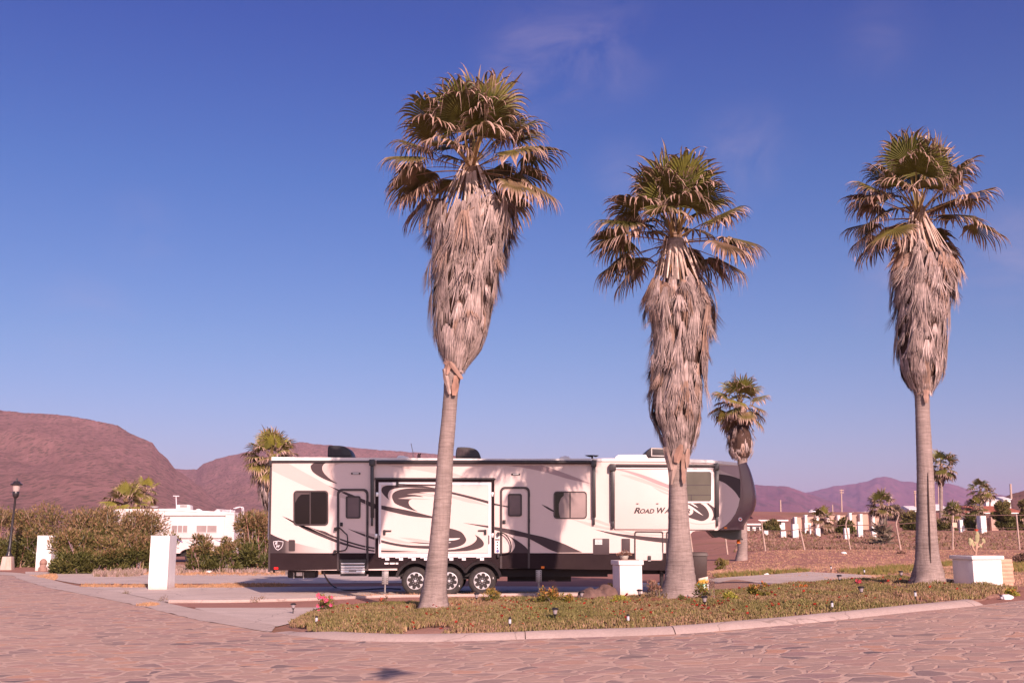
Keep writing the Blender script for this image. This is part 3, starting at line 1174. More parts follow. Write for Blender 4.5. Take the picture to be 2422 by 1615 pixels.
def palm(label, Y, trunk, crown, skirt, nf=36, nseg=34, plen=1.2, Rb=0.95, seed=1, bundles=240, straps=30, group=None, el_hi=78, el_lo=-8, lush=1.0,
         hero=(), detail=1.0, ring=True, base=None, husk=(), crack=(), dead=(), dry0=0.16, dry1=0.72):
    rnd = random.Random(seed)
    tp = []
    for l, r, y in trunk:
        a, b = at(l, y, Y), at(r, y, Y)
        tp.append(((a.x + b.x) / 2, a.z, (b.x - a.x) / 2))
    root = Vector((tp[0][0], Y, tp[0][1]))
    g = land2(root.x, root.y)
    root.z = min(root.z, g) if base is None else base
    T = thing('palm_tree', label, 'palm tree', root, group)
    # ---------------- trunk
    C = at(crown[0], crown[1], Y)
    zs = [root.z - 0.25] + [t[1] for t in tp] + [C.z - 0.05]
    xs = [tp[0][0]] + [t[0] for t in tp] + [C.x]
    rs = [tp[0][2] * 1.06] + [t[2] for t in tp] + [tp[-1][2] * 0.75]
    n = max(8, int((zs[-1] - zs[0]) / (0.075 / detail)))
    mb = MB()
    ns = 28 if detail >= 1 else 12
    vs, fs = [], []
    for i in range(n + 1):
        z = zs[0] + (zs[-1] - zs[0]) * i / n
        cx = float(np.interp(z, zs, xs))
        r = float(np.interp(z, zs, rs))
        rg = 1 + (0.012 * math.sin(z * 47) + 0.018 * noise.noise((seed, 0.4, z * 6.0)) if ring else 0)
        for k in range(ns):
            a = 2 * math.pi * k / ns
            rr = r * rg * (1 + 0.05 * noise.noise((math.cos(a) * 1.6, math.sin(a) * 1.6 + seed, z * 1.4)))
            low = 1 - ss(0.0, 0.9, z - root.z)
            rr *= 1 + low * 0.22 * noise.noise((math.cos(a) * 3.2, math.sin(a) * 3.2, z * 2.5 + seed))
            vs.append((cx + rr * math.cos(a), Y + rr * math.sin(a), z))
    for i in range(n):
        for k in range(ns):
            fs.append((i * ns + k, i * ns + (k + 1) % ns, (i + 1) * ns + (k + 1) % ns, (i + 1) * ns + k))
    fs.append(tuple(n * ns + k for k in range(ns)))
    mb.add(vs, fs)
    mb.build('trunk', BARK, T, smooth=180)
    # ---------------- skirt of dead leaves
    if skirt:
        sz, sx, sr = [], [], []
        for l, r, y in skirt:
            a, b = at(l, y, Y), at(r, y, Y)
            sz.append(a.z)
            sx.append((a.x + b.x) / 2)
            sr.append((b.x - a.x) / 2)
        order = np.argsort(sz)
        sz = [sz[i] for i in order]
        sx = [sx[i] for i in order]
        sr = [sr[i] for i in order]
        z0, z1 = sz[0], sz[-1]
        kk = min(1.0, (z1 - z0) / 3.0)
        rad = lambda z: float(np.interp(z, sz, sr))
        cen = lambda z: float(np.interp(z, sz, sx))
        mb = MB()
        # tangled inner mass that carries the hanging leaves
        nn = 26
        vs, fs = [], []
        na = 22
        for i in range(nn + 1):
            z = z0 + 0.12 + (z1 - z0 - 0.78 * kk) * i / nn
            for k in range(na):
                a = 2 * math.pi * k / na
                rr = max(0.08, rad(z) * (0.74 - 0.25 * ss(nn - 6, nn, i))) * (1 + 0.16 * noise.noise((math.cos(a) * 2, math.sin(a) * 2 + seed, z * 1.8)))
                vs.append((cen(z) + rr * math.cos(a), Y + rr * math.sin(a), z))
        for i in range(nn):
            for k in range(na):
                fs.append((i * na + k, i * na + (k + 1) % na, (i + 1) * na + (k + 1) % na, (i + 1) * na + k))
        fs.append(tuple(range(na)))
        mb.add(vs, fs, (0.075, 0.046, 0.036))
        for b_ in range(bundles):
            u = (b_ + rnd.random()) / bundles
            zt = z0 + (z1 - z0 - 0.60 * kk) * (1 - u) ** 0.92 + 0.04 + (rnd.uniform(0, 0.45) * kk if u < 0.25 and rnd.random() < 0.45 else 0)
            a0 = rnd.uniform(0, 2 * math.pi)
            L = rnd.uniform(0.32, 0.85) * min(1.0, (z1 - z0) / 3.0)
            L = max(0.12, min(L, zt - z0 + rnd.uniform(-0.05, 0.05) * kk))
            flare = rnd.uniform(-0.08, 0.10) + (rnd.uniform(0.12, 0.30) if rnd.random() < 0.16 else 0)
            flare *= ss(-0.2, 1.3, zt - z0)
            lump = 1 + 0.22 * ss(0, 1.0, zt - z0) * noise.noise((math.cos(a0) * 1.3 + seed, math.sin(a0) * 1.3, zt * 1.5))
            tone = rnd.random()
            bc = lerp3((0.29, 0.22, 0.20), (0.53, 0.42, 0.385), tone)
            if rnd.random() < 0.12:
                bc = lerp3(bc, (0.36, 0.20, 0.12), 0.5)
            ns_ = rnd.randint(12, 18) if detail >= 1 else rnd.randint(5, 7)
            sp = rnd.uniform(0.14, 0.30)
            push = rnd.uniform(0.68, 1.04) * lump
            for s_ in range(ns_):
                da = (s_ / (ns_ - 1) - 0.5) * 2 * sp + rnd.uniform(-0.03, 0.03)
                LL = L * rnd.uniform(0.75, 1.12)
                pts = []
                m = 5
                wob = rnd.uniform(-0.05, 0.05)
                for i in range(m):
                    t = i / (m - 1)
                    z = zt - LL * t
                    aa = a0 + da * (0.25 + 0.75 * t) + wob * t
                    rr = rad(min(max(z, z0), z1)) * (push * (0.86 + 0.12 * t) + flare * t * t)
                    if z < z0:
                        rr = rad(z0) * (0.95 + flare)
                    zz = z + 0.02 * rnd.uniform(-1, 1)
                    pts.append(Vector((cen(z) + rr * math.cos(aa), Y + rr * math.sin(aa), zz)))
                aa = a0 + da
                sc = rnd.uniform(0.60, 1.16)
                strand(mb, pts, rnd.uniform(0.006, 0.014) * (1 if detail >= 1 else 1.9), tuple(v * sc for v in bc), Vector((-math.sin(aa), math.cos(aa), 0)))
        mb.build('skirt', THATCH, T, fix=False)
    # ---------------- pale straps: stalks of the dead leaves below the crown
    mb = MB()
    for s_ in range(straps):
        a0 = 2 * math.pi * (s_ + rnd.uniform(-0.35, 0.35)) / straps
        L = rnd.uniform(0.78, 1.15) * plen
        top = C + Vector((0.11 * math.cos(a0), 0.11 * math.sin(a0), rnd.uniform(-0.16, 0.04)))
        zt = top.z
        pts = []
        out = (rad(zt - L) if skirt else 0.3) * rnd.uniform(0.42, 0.82)
        for i in range(6):
            t = i / 5
            rr = 0.11 + (out - 0.11) * (t ** 1.15)
            pts.append(Vector((top.x + rr * math.cos(a0) + (cen(zt - L) - C.x if skirt else 0) * t, Y + rr * math.sin(a0), zt - L * (0.15 * t + 0.85 * t ** 1.25))))
        side = Vector((-math.sin(a0), math.cos(a0), 0))
        w = rnd.uniform(0.020, 0.034) * (1 if detail >= 1 else 1.5)
        c = lerp3((0.46, 0.33, 0.27), (0.62, 0.49, 0.42), rnd.random())
        rows = [[p - side * w * (1.25 - 0.6 * i / 5), p + Vector((math.cos(a0), math.sin(a0), 0.2)) * w * 0.5, p + side * w * (1.25 - 0.6 * i / 5)] for i, p in enumerate(pts)]
        strip_rows(mb, rows, [c] * 6)
    mb.build('dead_stalks', THATCH, T, fix=False)
    # ---------------- torn sheaths left on the trunk under the skirt
    for hx, hy, hl, hw, ha in husk:
        c = at(hx, hy, Y)
        cx = float(np.interp(c.z, zs, xs))
        r = float(np.interp(c.z, zs, rs)) + 0.02
        rows = []
        n = 7
        for i in range(n):
            t = i / (n - 1) - 0.5
            zz = c.z + hl * t * math.cos(ha)
            xx = c.x + hl * t * math.sin(ha)
            row = []
            w = hw * (1 - 1.9 * t * t) * rnd.uniform(0.32, 0.52)
            for s_ in (-1, 0, 1):
                xq = xx + s_ * w * math.cos(ha)
                zq = zz - s_ * w * math.sin(ha)
                u = max(-0.97, min(0.97, (xq - cx) / (r * 1.15)))
                row.append(Vector((xq, Y - r * 1.15 * math.sqrt(1 - u * u) - 0.02 - 0.05 * abs(t) - (0.02 if s_ == 0 else 0), zq)))
            rows.append(row)
        mb = MB()
        strip_rows(mb, rows, [lerp3((0.42, 0.31, 0.265), (0.34, 0.20, 0.15), rnd.random())] * n)
        mb.build('husk', THATCH, T, fix=False)
    if crack:
        pts_ = spline([at(x, y, Y) for x, y in crack], 4)
        rows = []
        n = len(pts_)
        for i, p in enumerate(pts_):
            cx = float(np.interp(p.z, zs, xs))
            r = float(np.interp(p.z, zs, rs)) + 0.006
            w = 0.016 * math.sin(math.pi * min(0.96, max(0.05, i / (n - 1)))) ** 0.5
            rows.append([Vector((p.x + s_ * w, Y - math.sqrt(max(0.0, (r * 1.02) ** 2 - (p.x + s_ * w - cx) ** 2)) - 0.012, p.z)) for s_ in (-1, 0, 1)])
        mb = MB()
        strip_rows(mb, rows, [(0.045, 0.028, 0.024)] * n)
        mb.build('split', THATCH, T, fix=False)
    # ---------------- crown
    mb = MB()
    # growing tip: a spear of unopened leaves in a fibrous heart
    mb.lathe([(0.15, -0.35), (0.19, -0.1), (0.13, 0.15), (0.06, 0.4), (0.01, 0.7)], C, 10)
    mb.c = [(0.20, 0.125, 0.08)] * len(mb.v)
    for i in range(nf):
        u = (i + 0.5) / nf
        el = R(el_hi + (el_lo - el_hi) * u ** 0.85 + rnd.uniform(-7, 7))
        az = 2.39996 * i + seed + rnd.uniform(-0.25, 0.25)
        if detail >= 1 and el < R(20) and math.sin(az) < -0.68:
            continue                                    # leaves the dead stalks in view
        dry = dry0 + (dry1 - dry0) * u ** 0.8 + rnd.uniform(-0.15, 0.15)
        k = rnd.uniform(0.88, 1.1)
        fan_leaf(mb, C + Vector((rnd.uniform(-0.05, 0.05), rnd.uniform(-0.05, 0.05), -0.18 * u)), az, el, plen * k * (1.06 + 0.06 * u), Rb * rnd.uniform(0.88, 1.08), nseg, dry, rnd, lush=lush,
                 sag=0.16 + 0.20 * u, tilt=0.05 + 0.30 * u + rnd.uniform(-0.05, 0.25), droop=0.35 + 0.35 * u, tips=0.75 + 0.65 * u)
    for az, el, pl, rb, dry in dead:
        fan_leaf(mb, C - Vector((0, 0, 0.15)), R(az), R(el), pl, rb, nseg, dry, rnd, sag=0.25, tilt=0.35, droop=0.5, tips=0.7, spread=1.25)
    for az, el, pl, rb, dry in hero:                    # the green fans that catch the eye in the photo
        fan_leaf(mb, C, R(az), R(el), pl, rb, nseg + 4, dry, rnd, sag=0.12, tilt=0.05, droop=0.12, tips=0.35, spread=2.15)
    mb.build('crown', FROND, T, fix=False)
    return T


palm('tallest palm, with a shaggy skirt, in front of the trailer wheels', PALM1_Y,
     [(982, 1063, 1446), (990, 1058, 1425), (997, 1057, 1395), (1006, 1058, 1350), (1014, 1061, 1298), (1022, 1066, 1220), (1030, 1070, 1140), (1036, 1073, 1060), (1044, 1078, 990), (1049, 1083, 930), (1050, 1092, 880), (1052, 1092, 840)],
     (1115, 392),
     [(1070, 1162, 425), (1008, 1232, 478), (1004, 1222, 540), (1012, 1206, 600), (1012, 1192, 660), (1017, 1177, 720), (1023, 1160, 780), (1034, 1138, 825), (1048, 1112, 858), (1056, 1100, 878)],
     nf=38, seed=11, bundles=640, plen=1.13, hero=((-108, 50, 0.95, 1.02, 0.0), (-62, 56, 0.95, 1.0, 0.02), (80, 78, 1.0, 1.0, 0.1)),
     dead=((-150, -58, 0.95, 0.75, 1.35), (-118, -66, 1.05, 0.7, 1.25), (-75, -68, 1.1, 0.7, 1.25), (-40, -50, 0.9, 0.85, 1.4), (-172, -50, 0.85, 0.8, 1.4), (-95, -70, 1.2, 0.6, 1.25), (20, -55, 0.9, 0.8, 1.3)),
     husk=((1062, 862, 0.50, 0.16, 0.15), (1080, 880, 0.42, 0.13, -0.65), (1058, 905, 0.55, 0.12, -0.25), (1078, 915, 0.42, 0.16, 0.1), (1066, 850, 0.35, 0.18, 0.7)))
palm('thick trunked palm growing from a soil mound in front of the trailer lettering', PALM2_Y,
     [(1545, 1665, 1428), (1562, 1655, 1402), (1570, 1646, 1375), (1576, 1641, 1335), (1580, 1633, 1270), (1581, 1627, 1200), (1582, 1624, 1130), (1578, 1626, 1095), (1573, 1632, 1060)],
     (1597, 562),
     [(1560, 1640, 612), (1520, 1690, 680), (1512, 1700, 735), (1532, 1688, 800), (1532, 1678, 870), (1528, 1673, 940), (1532, 1664, 985), (1554, 1652, 1025), (1570, 1640, 1062), (1580, 1630, 1085)],
     nf=37, seed=23, bundles=640, plen=1.07, hero=((-112, 50, 0.85, 0.95, 0.0), (-66, 54, 0.85, 0.95, 0.05)),
     dead=((-158, -60, 0.95, 0.75, 1.4), (-128, -66, 1.05, 0.7, 1.25), (-80, -70, 1.15, 0.75, 1.25), (-62, -66, 1.1, 0.7, 1.25), (-30, -58, 0.95, 0.8, 1.4), (-175, -55, 0.9, 0.8, 1.3)),
     husk=((1588, 1105, 0.75, 0.16, 0.15), (1612, 1110, 0.62, 0.13, 0.0), (1577, 1085, 0.5, 0.14, -0.2), (1600, 1075, 0.4, 0.2, 0.3), (1622, 1085, 0.4, 0.12, 0.1)))
palm('palm with a split trunk standing beside the white planter at the right', PALM3_Y,
     [(2150, 2240, 1385), (2160, 2232, 1362), (2165, 2221, 1320), (2167, 2216, 1267), (2169, 2212, 1200), (2169, 2208, 1130), (2167, 2203, 1050), (2166, 2199, 985), (2164, 2197, 925)],
     (2172, 506),
     [(2135, 2215, 548), (2112, 2262, 612), (2108, 2270, 650), (2108, 2258, 720), (2113, 2246, 780), (2116, 2236, 835), (2130, 2228, 885), (2148, 2214, 915), (2160, 2204, 930)],
     nf=37, seed=37, bundles=600, plen=1.03, Rb=0.88, hero=((-125, 70, 1.1, 0.95, 0.05), (-30, 66, 1.0, 0.9, 0.25)),
     dead=((-150, -62, 0.9, 0.7, 1.3), (-110, -68, 1.0, 0.65, 1.25), (-70, -68, 1.05, 0.65, 1.25), (-35, -52, 0.95, 0.8, 1.35), (-178, -55, 0.85, 0.75, 1.4)),
     husk=((2182, 935, 0.4, 0.14, 0.1),), crack=((2187, 1118), (2187, 1160), (2188, 1220), (2189, 1270), (2190, 1330)))
FAR = dict(detail=0.5, nseg=22)
palm('bushy short palm beyond the nose of the trailer', 56.0,
     [(1738, 1768, 1323), (1744, 1768, 1300), (1746, 1767, 1240), (1747, 1767, 1160), (1744, 1768, 1085)], (1750, 955),
     [(1735, 1765, 985), (1720, 1782, 1015), (1714, 1788, 1045), (1716, 1784, 1070), (1732, 1772, 1088)],
     nf=24, seed=41, bundles=110, lush=1.3, plen=0.85, Rb=0.95, el_lo=-40, hero=((-80, 55, 0.85, 0.95, 0.05),), **FAR)
palm('green topped palm standing behind the rear end of the trailer', 56.0,
     [(628, 656, 1335), (631, 652, 1280), (632, 652, 1230), (632, 652, 1195)], (642, 1082),
     [(628, 656, 1098), (608, 676, 1130), (606, 680, 1165), (614, 672, 1195), (626, 658, 1212)],
     nf=34, seed=52, bundles=90, lush=1.7, plen=0.75, Rb=0.95, el_lo=-45, dry1=0.65, hero=((-95, 70, 0.7, 0.95, 0.0), (-60, 60, 0.7, 0.9, 0.0)), **FAR)
palm('wide leafy palm behind the small white camper', 82.0,
     [(290, 310, 1330), (292, 308, 1250), (293, 307, 1205)], (298, 1192),
     [], nf=28, seed=63, lush=1.8, plen=0.9, Rb=1.15, el_lo=-30, straps=8, dry1=0.5, hero=((-95, 70, 0.8, 1.1, 0.0),), **FAR)
palm('small palm poking up behind the wide leafy palm', 90.0,
     [(332, 350, 1330), (334, 348, 1250), (336, 347, 1185)], (342, 1162),
     [], nf=18, seed=66, lush=1.8, plen=0.7, Rb=0.9, el_lo=-40, straps=8, dry1=0.5, **FAR)
palm('slender tall palm just right of the split trunk in the distance', 125.0,
     [(2222, 2233, 1262), (2222, 2230, 1200), (2222, 2230, 1150)], (2226, 1102),
     [(2220, 2233, 1110), (2213, 2238, 1124), (2216, 2236, 1140), (2220, 2233, 1152)],
     nf=22, seed=71, bundles=30, plen=1.0, Rb=1.25, el_lo=-50, straps=10, dry1=0.5, detail=0.35, nseg=16)
palm('dark headed distant palm above the red roofed house', 150.0,
     [(2316, 2326, 1215), (2317, 2325, 1190), (2317, 2324, 1175)], (2319, 1160),
     [(2315, 2324, 1163), (2311, 2328, 1172), (2314, 2325, 1183)],
     nf=20, seed=77, bundles=22, plen=0.9, Rb=1.15, el_lo=-50, straps=8, dry1=0.4, detail=0.35, nseg=14)
palm('tiny palm on the skyline right of the dark headed distant palm', 210.0,
     [(2339, 2344, 1200), (2340, 2344, 1180)], (2342, 1166), [], nf=12, seed=79, plen=0.6, Rb=1.0, el_lo=-40, straps=4, detail=0.3, nseg=10)
palm('squat palm with a wide grey green head left of the split trunk', 92.0,
     [(2078, 2092, 1255), (2080, 2091, 1220), (2081, 2090, 1203)], (2085, 1196),
     [(2081, 2090, 1198), (2076, 2095, 1208), (2079, 2093, 1222)],
     nf=22, seed=83, bundles=20, plen=0.65, Rb=0.85, el_lo=-25, straps=8, dry1=0.6, detail=0.35, nseg=16)
palm('young palm in front of the low columned wall', 88.0,
     [(1938, 1948, 1262), (1940, 1947, 1235)], (1944, 1226), [], nf=14, seed=87, plen=0.55, Rb=0.75, el_lo=-20, straps=6, detail=0.35, nseg=14)
palm('low green palm behind the fence sign', 100.0,
     [(2248, 2257, 1250), (2250, 2256, 1222)], (2253, 1214), [], nf=16, seed=89, plen=0.5, Rb=0.85, el_lo=-20, straps=6, detail=0.35, nseg=14, dry1=0.4)
palm('thin stemmed little palm before the red roofed house', 110.0,
     [(2306, 2311, 1232), (2307, 2311, 1210)], (2308, 1200), [], nf=14, seed=93, plen=0.6, Rb=0.9, el_lo=-35, straps=5, detail=0.35, nseg=12, dry1=0.5)


# ================================================================== THE LONG TRAILER
YN = 31.5                     # its near side
YF = YN + 2.5


def P1(x, y):
    return (600 + x / 3.92, 1020 + y / 3.92)


def P2(x, y):
    return (1150 + x / 3.6185, 1020 + y / 3.6185)


def PR(x, y):
    return (620 + x / 7.839, 1220 + y / 7.839)


def PP(x, y):
    return (880 + x / 7.35, 1120 + y / 7.35)


def PF(x, y):
    return (1580 + x / 6.818, 1060 + y / 6.818)


def on(conv, pts, d=0.0, Y=None):
    return [at(*conv(x, y), (YN if Y is None else Y) - d) for x, y in pts]


def rr(x0, y0, x1, y1, r, n=5):
    """rounded rectangle, clockwise"""
    out = []
    for cx, cy, a0 in ((x1 - r, y0 + r, -90), (x1 - r, y1 - r, 0), (x0 + r, y1 - r, 90), (x0 + r, y0 + r, 180)):
        for k in range(n + 1):
            a = R(a0 + 90 * k / n)
            out.append((cx + r * math.cos(a), cy + r * math.sin(a)))
    return out


def sp2(pts, n=6):
    return [(p.x, p.y) for p in spline([(a, b) for a, b in pts], n)]


CREAM = mat('trailer_gelcoat_cream', (0.70, 0.565, 0.53), 0.32, 0.025, 0.8, coat=0.25, spec=0.45, dirt=((0.70, 0.62, 0.56), 0.18))
WHITEP = mat('trailer_white_panel', (0.76, 0.69, 0.66), 0.35, 0.02, 1.0, coat=0.15)
ROOFW = mat('roof_membrane_white', (0.80, 0.76, 0.74), 0.6, 0.05, 1.5, dirt=((0.55, 0.47, 0.42), 0.3))
CHAR = mat('charcoal_vinyl', (0.066, 0.046, 0.050), 0.5, 0.10, 1.2, spec=0.2)
TAUPE = mat('taupe_vinyl', (0.56, 0.44, 0.41), 0.42, 0.04, 1.0, coat=0.1)
MAUVE = mat('mauve_vinyl', (0.40, 0.285, 0.29), 0.4, 0.05, 1.0, coat=0.1)
SKIRTB = mat('skirt_dark_bronze', (0.022, 0.013, 0.015), 0.6, 0.18, 1.3, spec=0.1, dirt=((0.05, 0.034, 0.031), 0.35))
BLACK = mat('black_plastic', (0.022, 0.018, 0.020), 0.45, 0.2, 5.0)
BLACKM = mat('black_enamel_metal', (0.030, 0.025, 0.027), 0.3, 0.15, 4.0, spec=0.5)
RUBBER = mat('tyre_rubber', (0.030, 0.026, 0.026), 0.8, 0.25, 14, 0.3, 60, dirt=((0.12, 0.09, 0.075), 0.4))
ALU = mat('bright_aluminium', (0.72, 0.70, 0.70), 0.32, 0.08, 6, metal=0.65)
ALUW = mat('pale_anodised_trim', (0.76, 0.74, 0.77), 0.4, 0.04, 5)
STEEL = mat('dull_steel', (0.36, 0.33, 0.32), 0.45, 0.15, 8, metal=0.7)
GLASSD = glass_material('tinted_window_glass', (0.010, 0.006, 0.007))
GLASSM = glass_material('curtained_window_glass', (0.30, 0.235, 0.225), 0.12)
GLASSG = glass_material('louvred_window_glass', (0.115, 0.105, 0.085), 0.12)
FRAMEB = mat('window_frame_black', (0.05, 0.036, 0.037), 0.4, 0.1, 5)
REDL = mat('red_lens', (0.75, 0.02, 0.02), 0.2, 0.1, 8)
AMBER = mat('amber_lens', (0.85, 0.20, 0.02), 0.2, 0.1, 8)
STICK = mat('white_label', (0.80, 0.78, 0.76), 0.5, 0.04, 8)
UNDER = mat('undercarriage_black', (0.014, 0.012, 0.013), 0.7, 0.3, 4)

rv_root = at(1211, 1408, YN)
rv_root.z = 0.0
rv_root.y = YN + 1.25
RV = thing('fifth_wheel_trailer', 'long cream and black trailer with swirl graphics and three axles, parked behind the palms', 'trailer', rv_root)


def plate(name, conv, pts, m, front=0.004, back=None, parent=RV, label=None, mb=None, finish=True):
    """flat piece lying on the near wall: 'front' is how far it stands proud"""
    b = mb or MB()
    b.prism(on(conv, pts, front), YN - front, YN - (back if back is not None else 0.0) + 0.0)
    if not finish:
        return b
    o = b.build(name, m, parent)
    if label:
        o['label'] = label
    return o


# ---- body shell: main box and gooseneck in one, the dark nose is its own part
prof = [P1(139, 1286), P1(140, 1000), P1(150, 600), P1(163, 262), P2(1000, 258), P2(1500, 262), P2(1960, 272), PF(1140, 262),
        PF(1165, 500), PF(1160, 800), PF(1135, 930), PF(1088, 1050), PF(1010, 1165), PF(930, 1240), PF(850, 1290),
        PF(800, 1322), PF(560, 1325), PF(440, 1330), PF(395, 1345), PF(365, 1380), PF(352, 1430), P2(1738, 1000), P2(1735, 1100), P2(1732, 1172)]
pp = [at(x, y, YN) for x, y in prof]
_w = [at(*p, YN).x for p in (P1(1497, 1395), P1(2118, 1382))]
for x, z in ((_w[1] + 0.51, pp[-1].z), (_w[1] + 0.51, 0.905), (_w[0] - 0.51, 0.905), (_w[0] - 0.51, pp[0].z)):   # open wheel bay
    pp.append(Vector((x, YN, z)))
mb = MB()
mb.prism(pp, YN, YF)
body = mb.build('body', CREAM, RV)
# roof: slightly crowned membrane with the bright gutter rail in front
rail_t = [P1(166, 236), P1(1000, 243), P1(2352, 253), P2(300, 234), P2(900, 231), P2(1520, 227), P2(1900, 243), P2(2150, 266)]
rail_b = [P1(165, 268), P1(1000, 268), P1(2352, 279), P2(300, 255), P2(900, 254), P2(1520, 258), P2(1900, 268), P2(2148, 291)]
mb = MB()
mb.prism([at(*p, YN - 0.035) for p in rail_t] + [at(*p, YN - 0.035) for p in rail_b[::-1]], YN - 0.035, YN + 0.03)
mb.build('roof_rail', ROOFW, RV)
mb = MB()
top = [at(*p, YN) for p in rail_t]
vs, fs = [], []
nr = 8
for p in top:
    for k in range(nr + 1):
        t = k / nr
        vs.append((p.x, YN + 0.03 + (2.44) * t, p.z - 0.01 + 0.07 * math.sin(math.pi * t)))
for i in range(len(top) - 1):
    for k in range(nr):
        a = i * (nr + 1) + k
        fs.append((a, a + 1, a + nr + 2, a + nr + 1))
low = len(vs)
for p in top:
    vs.append((p.x, YN + 0.03, p.z - 0.14))
    vs.append((p.x, YF - 0.03, p.z - 0.14))
for i in range(len(top) - 1):
    a = i * (nr + 1)
    fs.append((a, a + nr + 1, low + 2 * i + 2, low + 2 * i))
    fs.append((a + nr, a + 2 * nr + 1, low + 2 * i + 3, low + 2 * i + 1))
fs.append(tuple(range(nr + 1)) + (low + 1, low))
e = (len(top) - 1) * (nr + 1)
fs.append(tuple(range(e, e + nr + 1)) + (low + 2 * len(top) - 1, low + 2 * len(top) - 2))
mb.add(vs, fs)
mb.build('roof', ROOFW, RV, smooth=40)
# rear corner trim
mb = MB()
mb.prism(on(P1, [(150, 268), (170, 268), (150, 1300), (132, 1300)], 0.02), YN - 0.02, YN + 0.05)
mb.build('corner_trim', FRAMEB, RV)

# ---- nose: moulded dark cap, rounded in plan
Bc = [PF(*p) for p in ((1128, 262), (1150, 380), (1164, 520), (1165, 660), (1162, 800), (1135, 930), (1088, 1050), (1010, 1165), (930, 1240), (850, 1292), (836, 1316))]
Nc = [PF(*p) for p in ((1205, 240), (1262, 350), (1310, 480), (1348, 620), (1374, 780), (1372, 900), (1342, 1010), (1290, 1100), (1225, 1185), (1192, 1250), (1188, 1312))]
Bs = spline([at(*p, YN) for p in Bc], 4)
Ns = spline([at(*p, YN + 0.9) for p in Nc], 4)
es = [0.0, 0.02, 0.06, 0.14, 0.28, 0.5, 0.8, 1.25]
ws = [0.60, 0.70, 0.77, 0.85, 0.92, 0.965, 0.99, 1.0]
ys = [YN + e for e in es] + [YF - e for e in es[::-1]][1:]
wv = ws + ws[::-1][1:]
vs, fs = [], []
nc = len(ys)
for Bp, Np in zip(Bs, Ns):
    for y, w in zip(ys, wv):
        vs.append((Bp.x + (Np.x - Bp.x) * w, y, Bp.z + (Np.z - Bp.z) * w))
for i in range(len(Bs) - 1):
    for k in range(nc - 1):
        a = i * nc + k
        fs.append((a, a + 1, a + nc + 1, a + nc))
b0 = len(vs)
for Bp in Bs:
    vs.append((Bp.x, YN - 0.012, Bp.z))
    vs.append((Bp.x, YF + 0.012, Bp.z))
for i in range(len(Bs) - 1):
    fs.append((b0 + 2 * i, i * nc, (i + 1) * nc, b0 + 2 * i + 2))
    fs.append((b0 + 2 * i + 1, b0 + 2 * i + 3, (i + 1) * nc + nc - 1, i * nc + nc - 1))
fs.append(tuple([b0] + list(range(nc)) + [b0 + 1]))
l0 = (len(Bs) - 1) * nc
fs.append(tuple([b0 + 2 * len(Bs) - 2] + list(range(l0, l0 + nc)) + [b0 + 2 * len(Bs) - 1]))
mb = MB()
mb.add(vs, fs)
CAPM = mat('nose_cap_gelcoat', (0.17, 0.10, 0.105), 0.22, 0.15, 0.9, coat=0.2, spec=0.35)
cap = mb.build('nose_cap', CAPM, RV, smooth=50)
mb = MB()
mb.tube(spline(on(PF, [(1352, 640), (1373, 760), (1374, 880), (1345, 1000), (1295, 1095), (1228, 1185)], -0.75), 5), 0.018, 6)
mb.build('light_strip', ALUW, cap, smooth=60)
c = on(PF, [(1165, 1143)], 0.005)[0]
mb = MB()
mb.lathe([(0.055, 0.012), (0.055, 0.0)], (c.x, YN - 0.02, c.z), 20, axis='y')
bd = mb.build('round_badge', STICK, cap)
mb = MB()
h = []
for k in range(24):
    t = 2 * math.pi * k / 24
    h.append((c.x + 0.0021 * 16 * math.sin(t) ** 3, c.z + 0.0021 * (13 * math.cos(t) - 5 * math.cos(2 * t) - 2 * math.cos(3 * t) - math.cos(4 * t))))
mb.prism(h, YN - 0.024, YN - 0.015)
mb.build('emblem', REDL, bd)

# ---- side coverings near the nose: taupe panel, dark sweep, lighter triangle
plate('graphic_panel', PF, [(820, 270), (1128, 280), (1150, 380), (1164, 492), (1080, 455), (1000, 420), (900, 378), (820, 342)], MAUVE, 0.004)
plate('graphic_panel', PF, [(818, 343), (900, 379), (1000, 421), (1080, 456), (1162, 493), (1060, 452), (950, 428), (815, 411)], TAUPE, 0.005)
plate('graphic_panel', PF, sp2([(812, 412), (950, 430), (1060, 455), (1164, 496)]) + [(1164, 800)] + sp2([(1146, 800), (1100, 725), (1020, 640), (920, 563), (815, 515)]), CHAR, 0.006)
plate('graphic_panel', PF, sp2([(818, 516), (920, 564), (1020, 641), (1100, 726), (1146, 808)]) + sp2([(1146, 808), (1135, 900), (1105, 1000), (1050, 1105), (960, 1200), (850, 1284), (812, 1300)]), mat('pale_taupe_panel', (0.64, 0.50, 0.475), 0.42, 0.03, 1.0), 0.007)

# ---- dark lower skirt, cut out over the wheels by flared arches
WH = [P1(1497, 1395), P1(1811, 1390), P1(2118, 1382)]
wc = [at(*p, YN) for p in WH]
for w in wc:
    w.z = 0.395
mb = MB()
a_ = on(P1, [(138, 1131)], 0.012)[0]
b_ = on(P2, [(1742, 1036)], 0.012)[0]
lo = on(P1, [(138, 1290)], 0.012)[0].z
hi = (a_.z + b_.z) / 2
pts = [(a_.x, hi), (b_.x, hi), (b_.x, lo)]
ar = 0.50
for w in wc[::-1]:
    arc = []
    for k in range(13):
        t = R(0 + 180 * k / 12)
        arc.append((w.x + ar * math.cos(t), w.z + ar * math.sin(t)))
    arc = [q for q in arc if q[1] > lo - 0.001]
    pts += arc
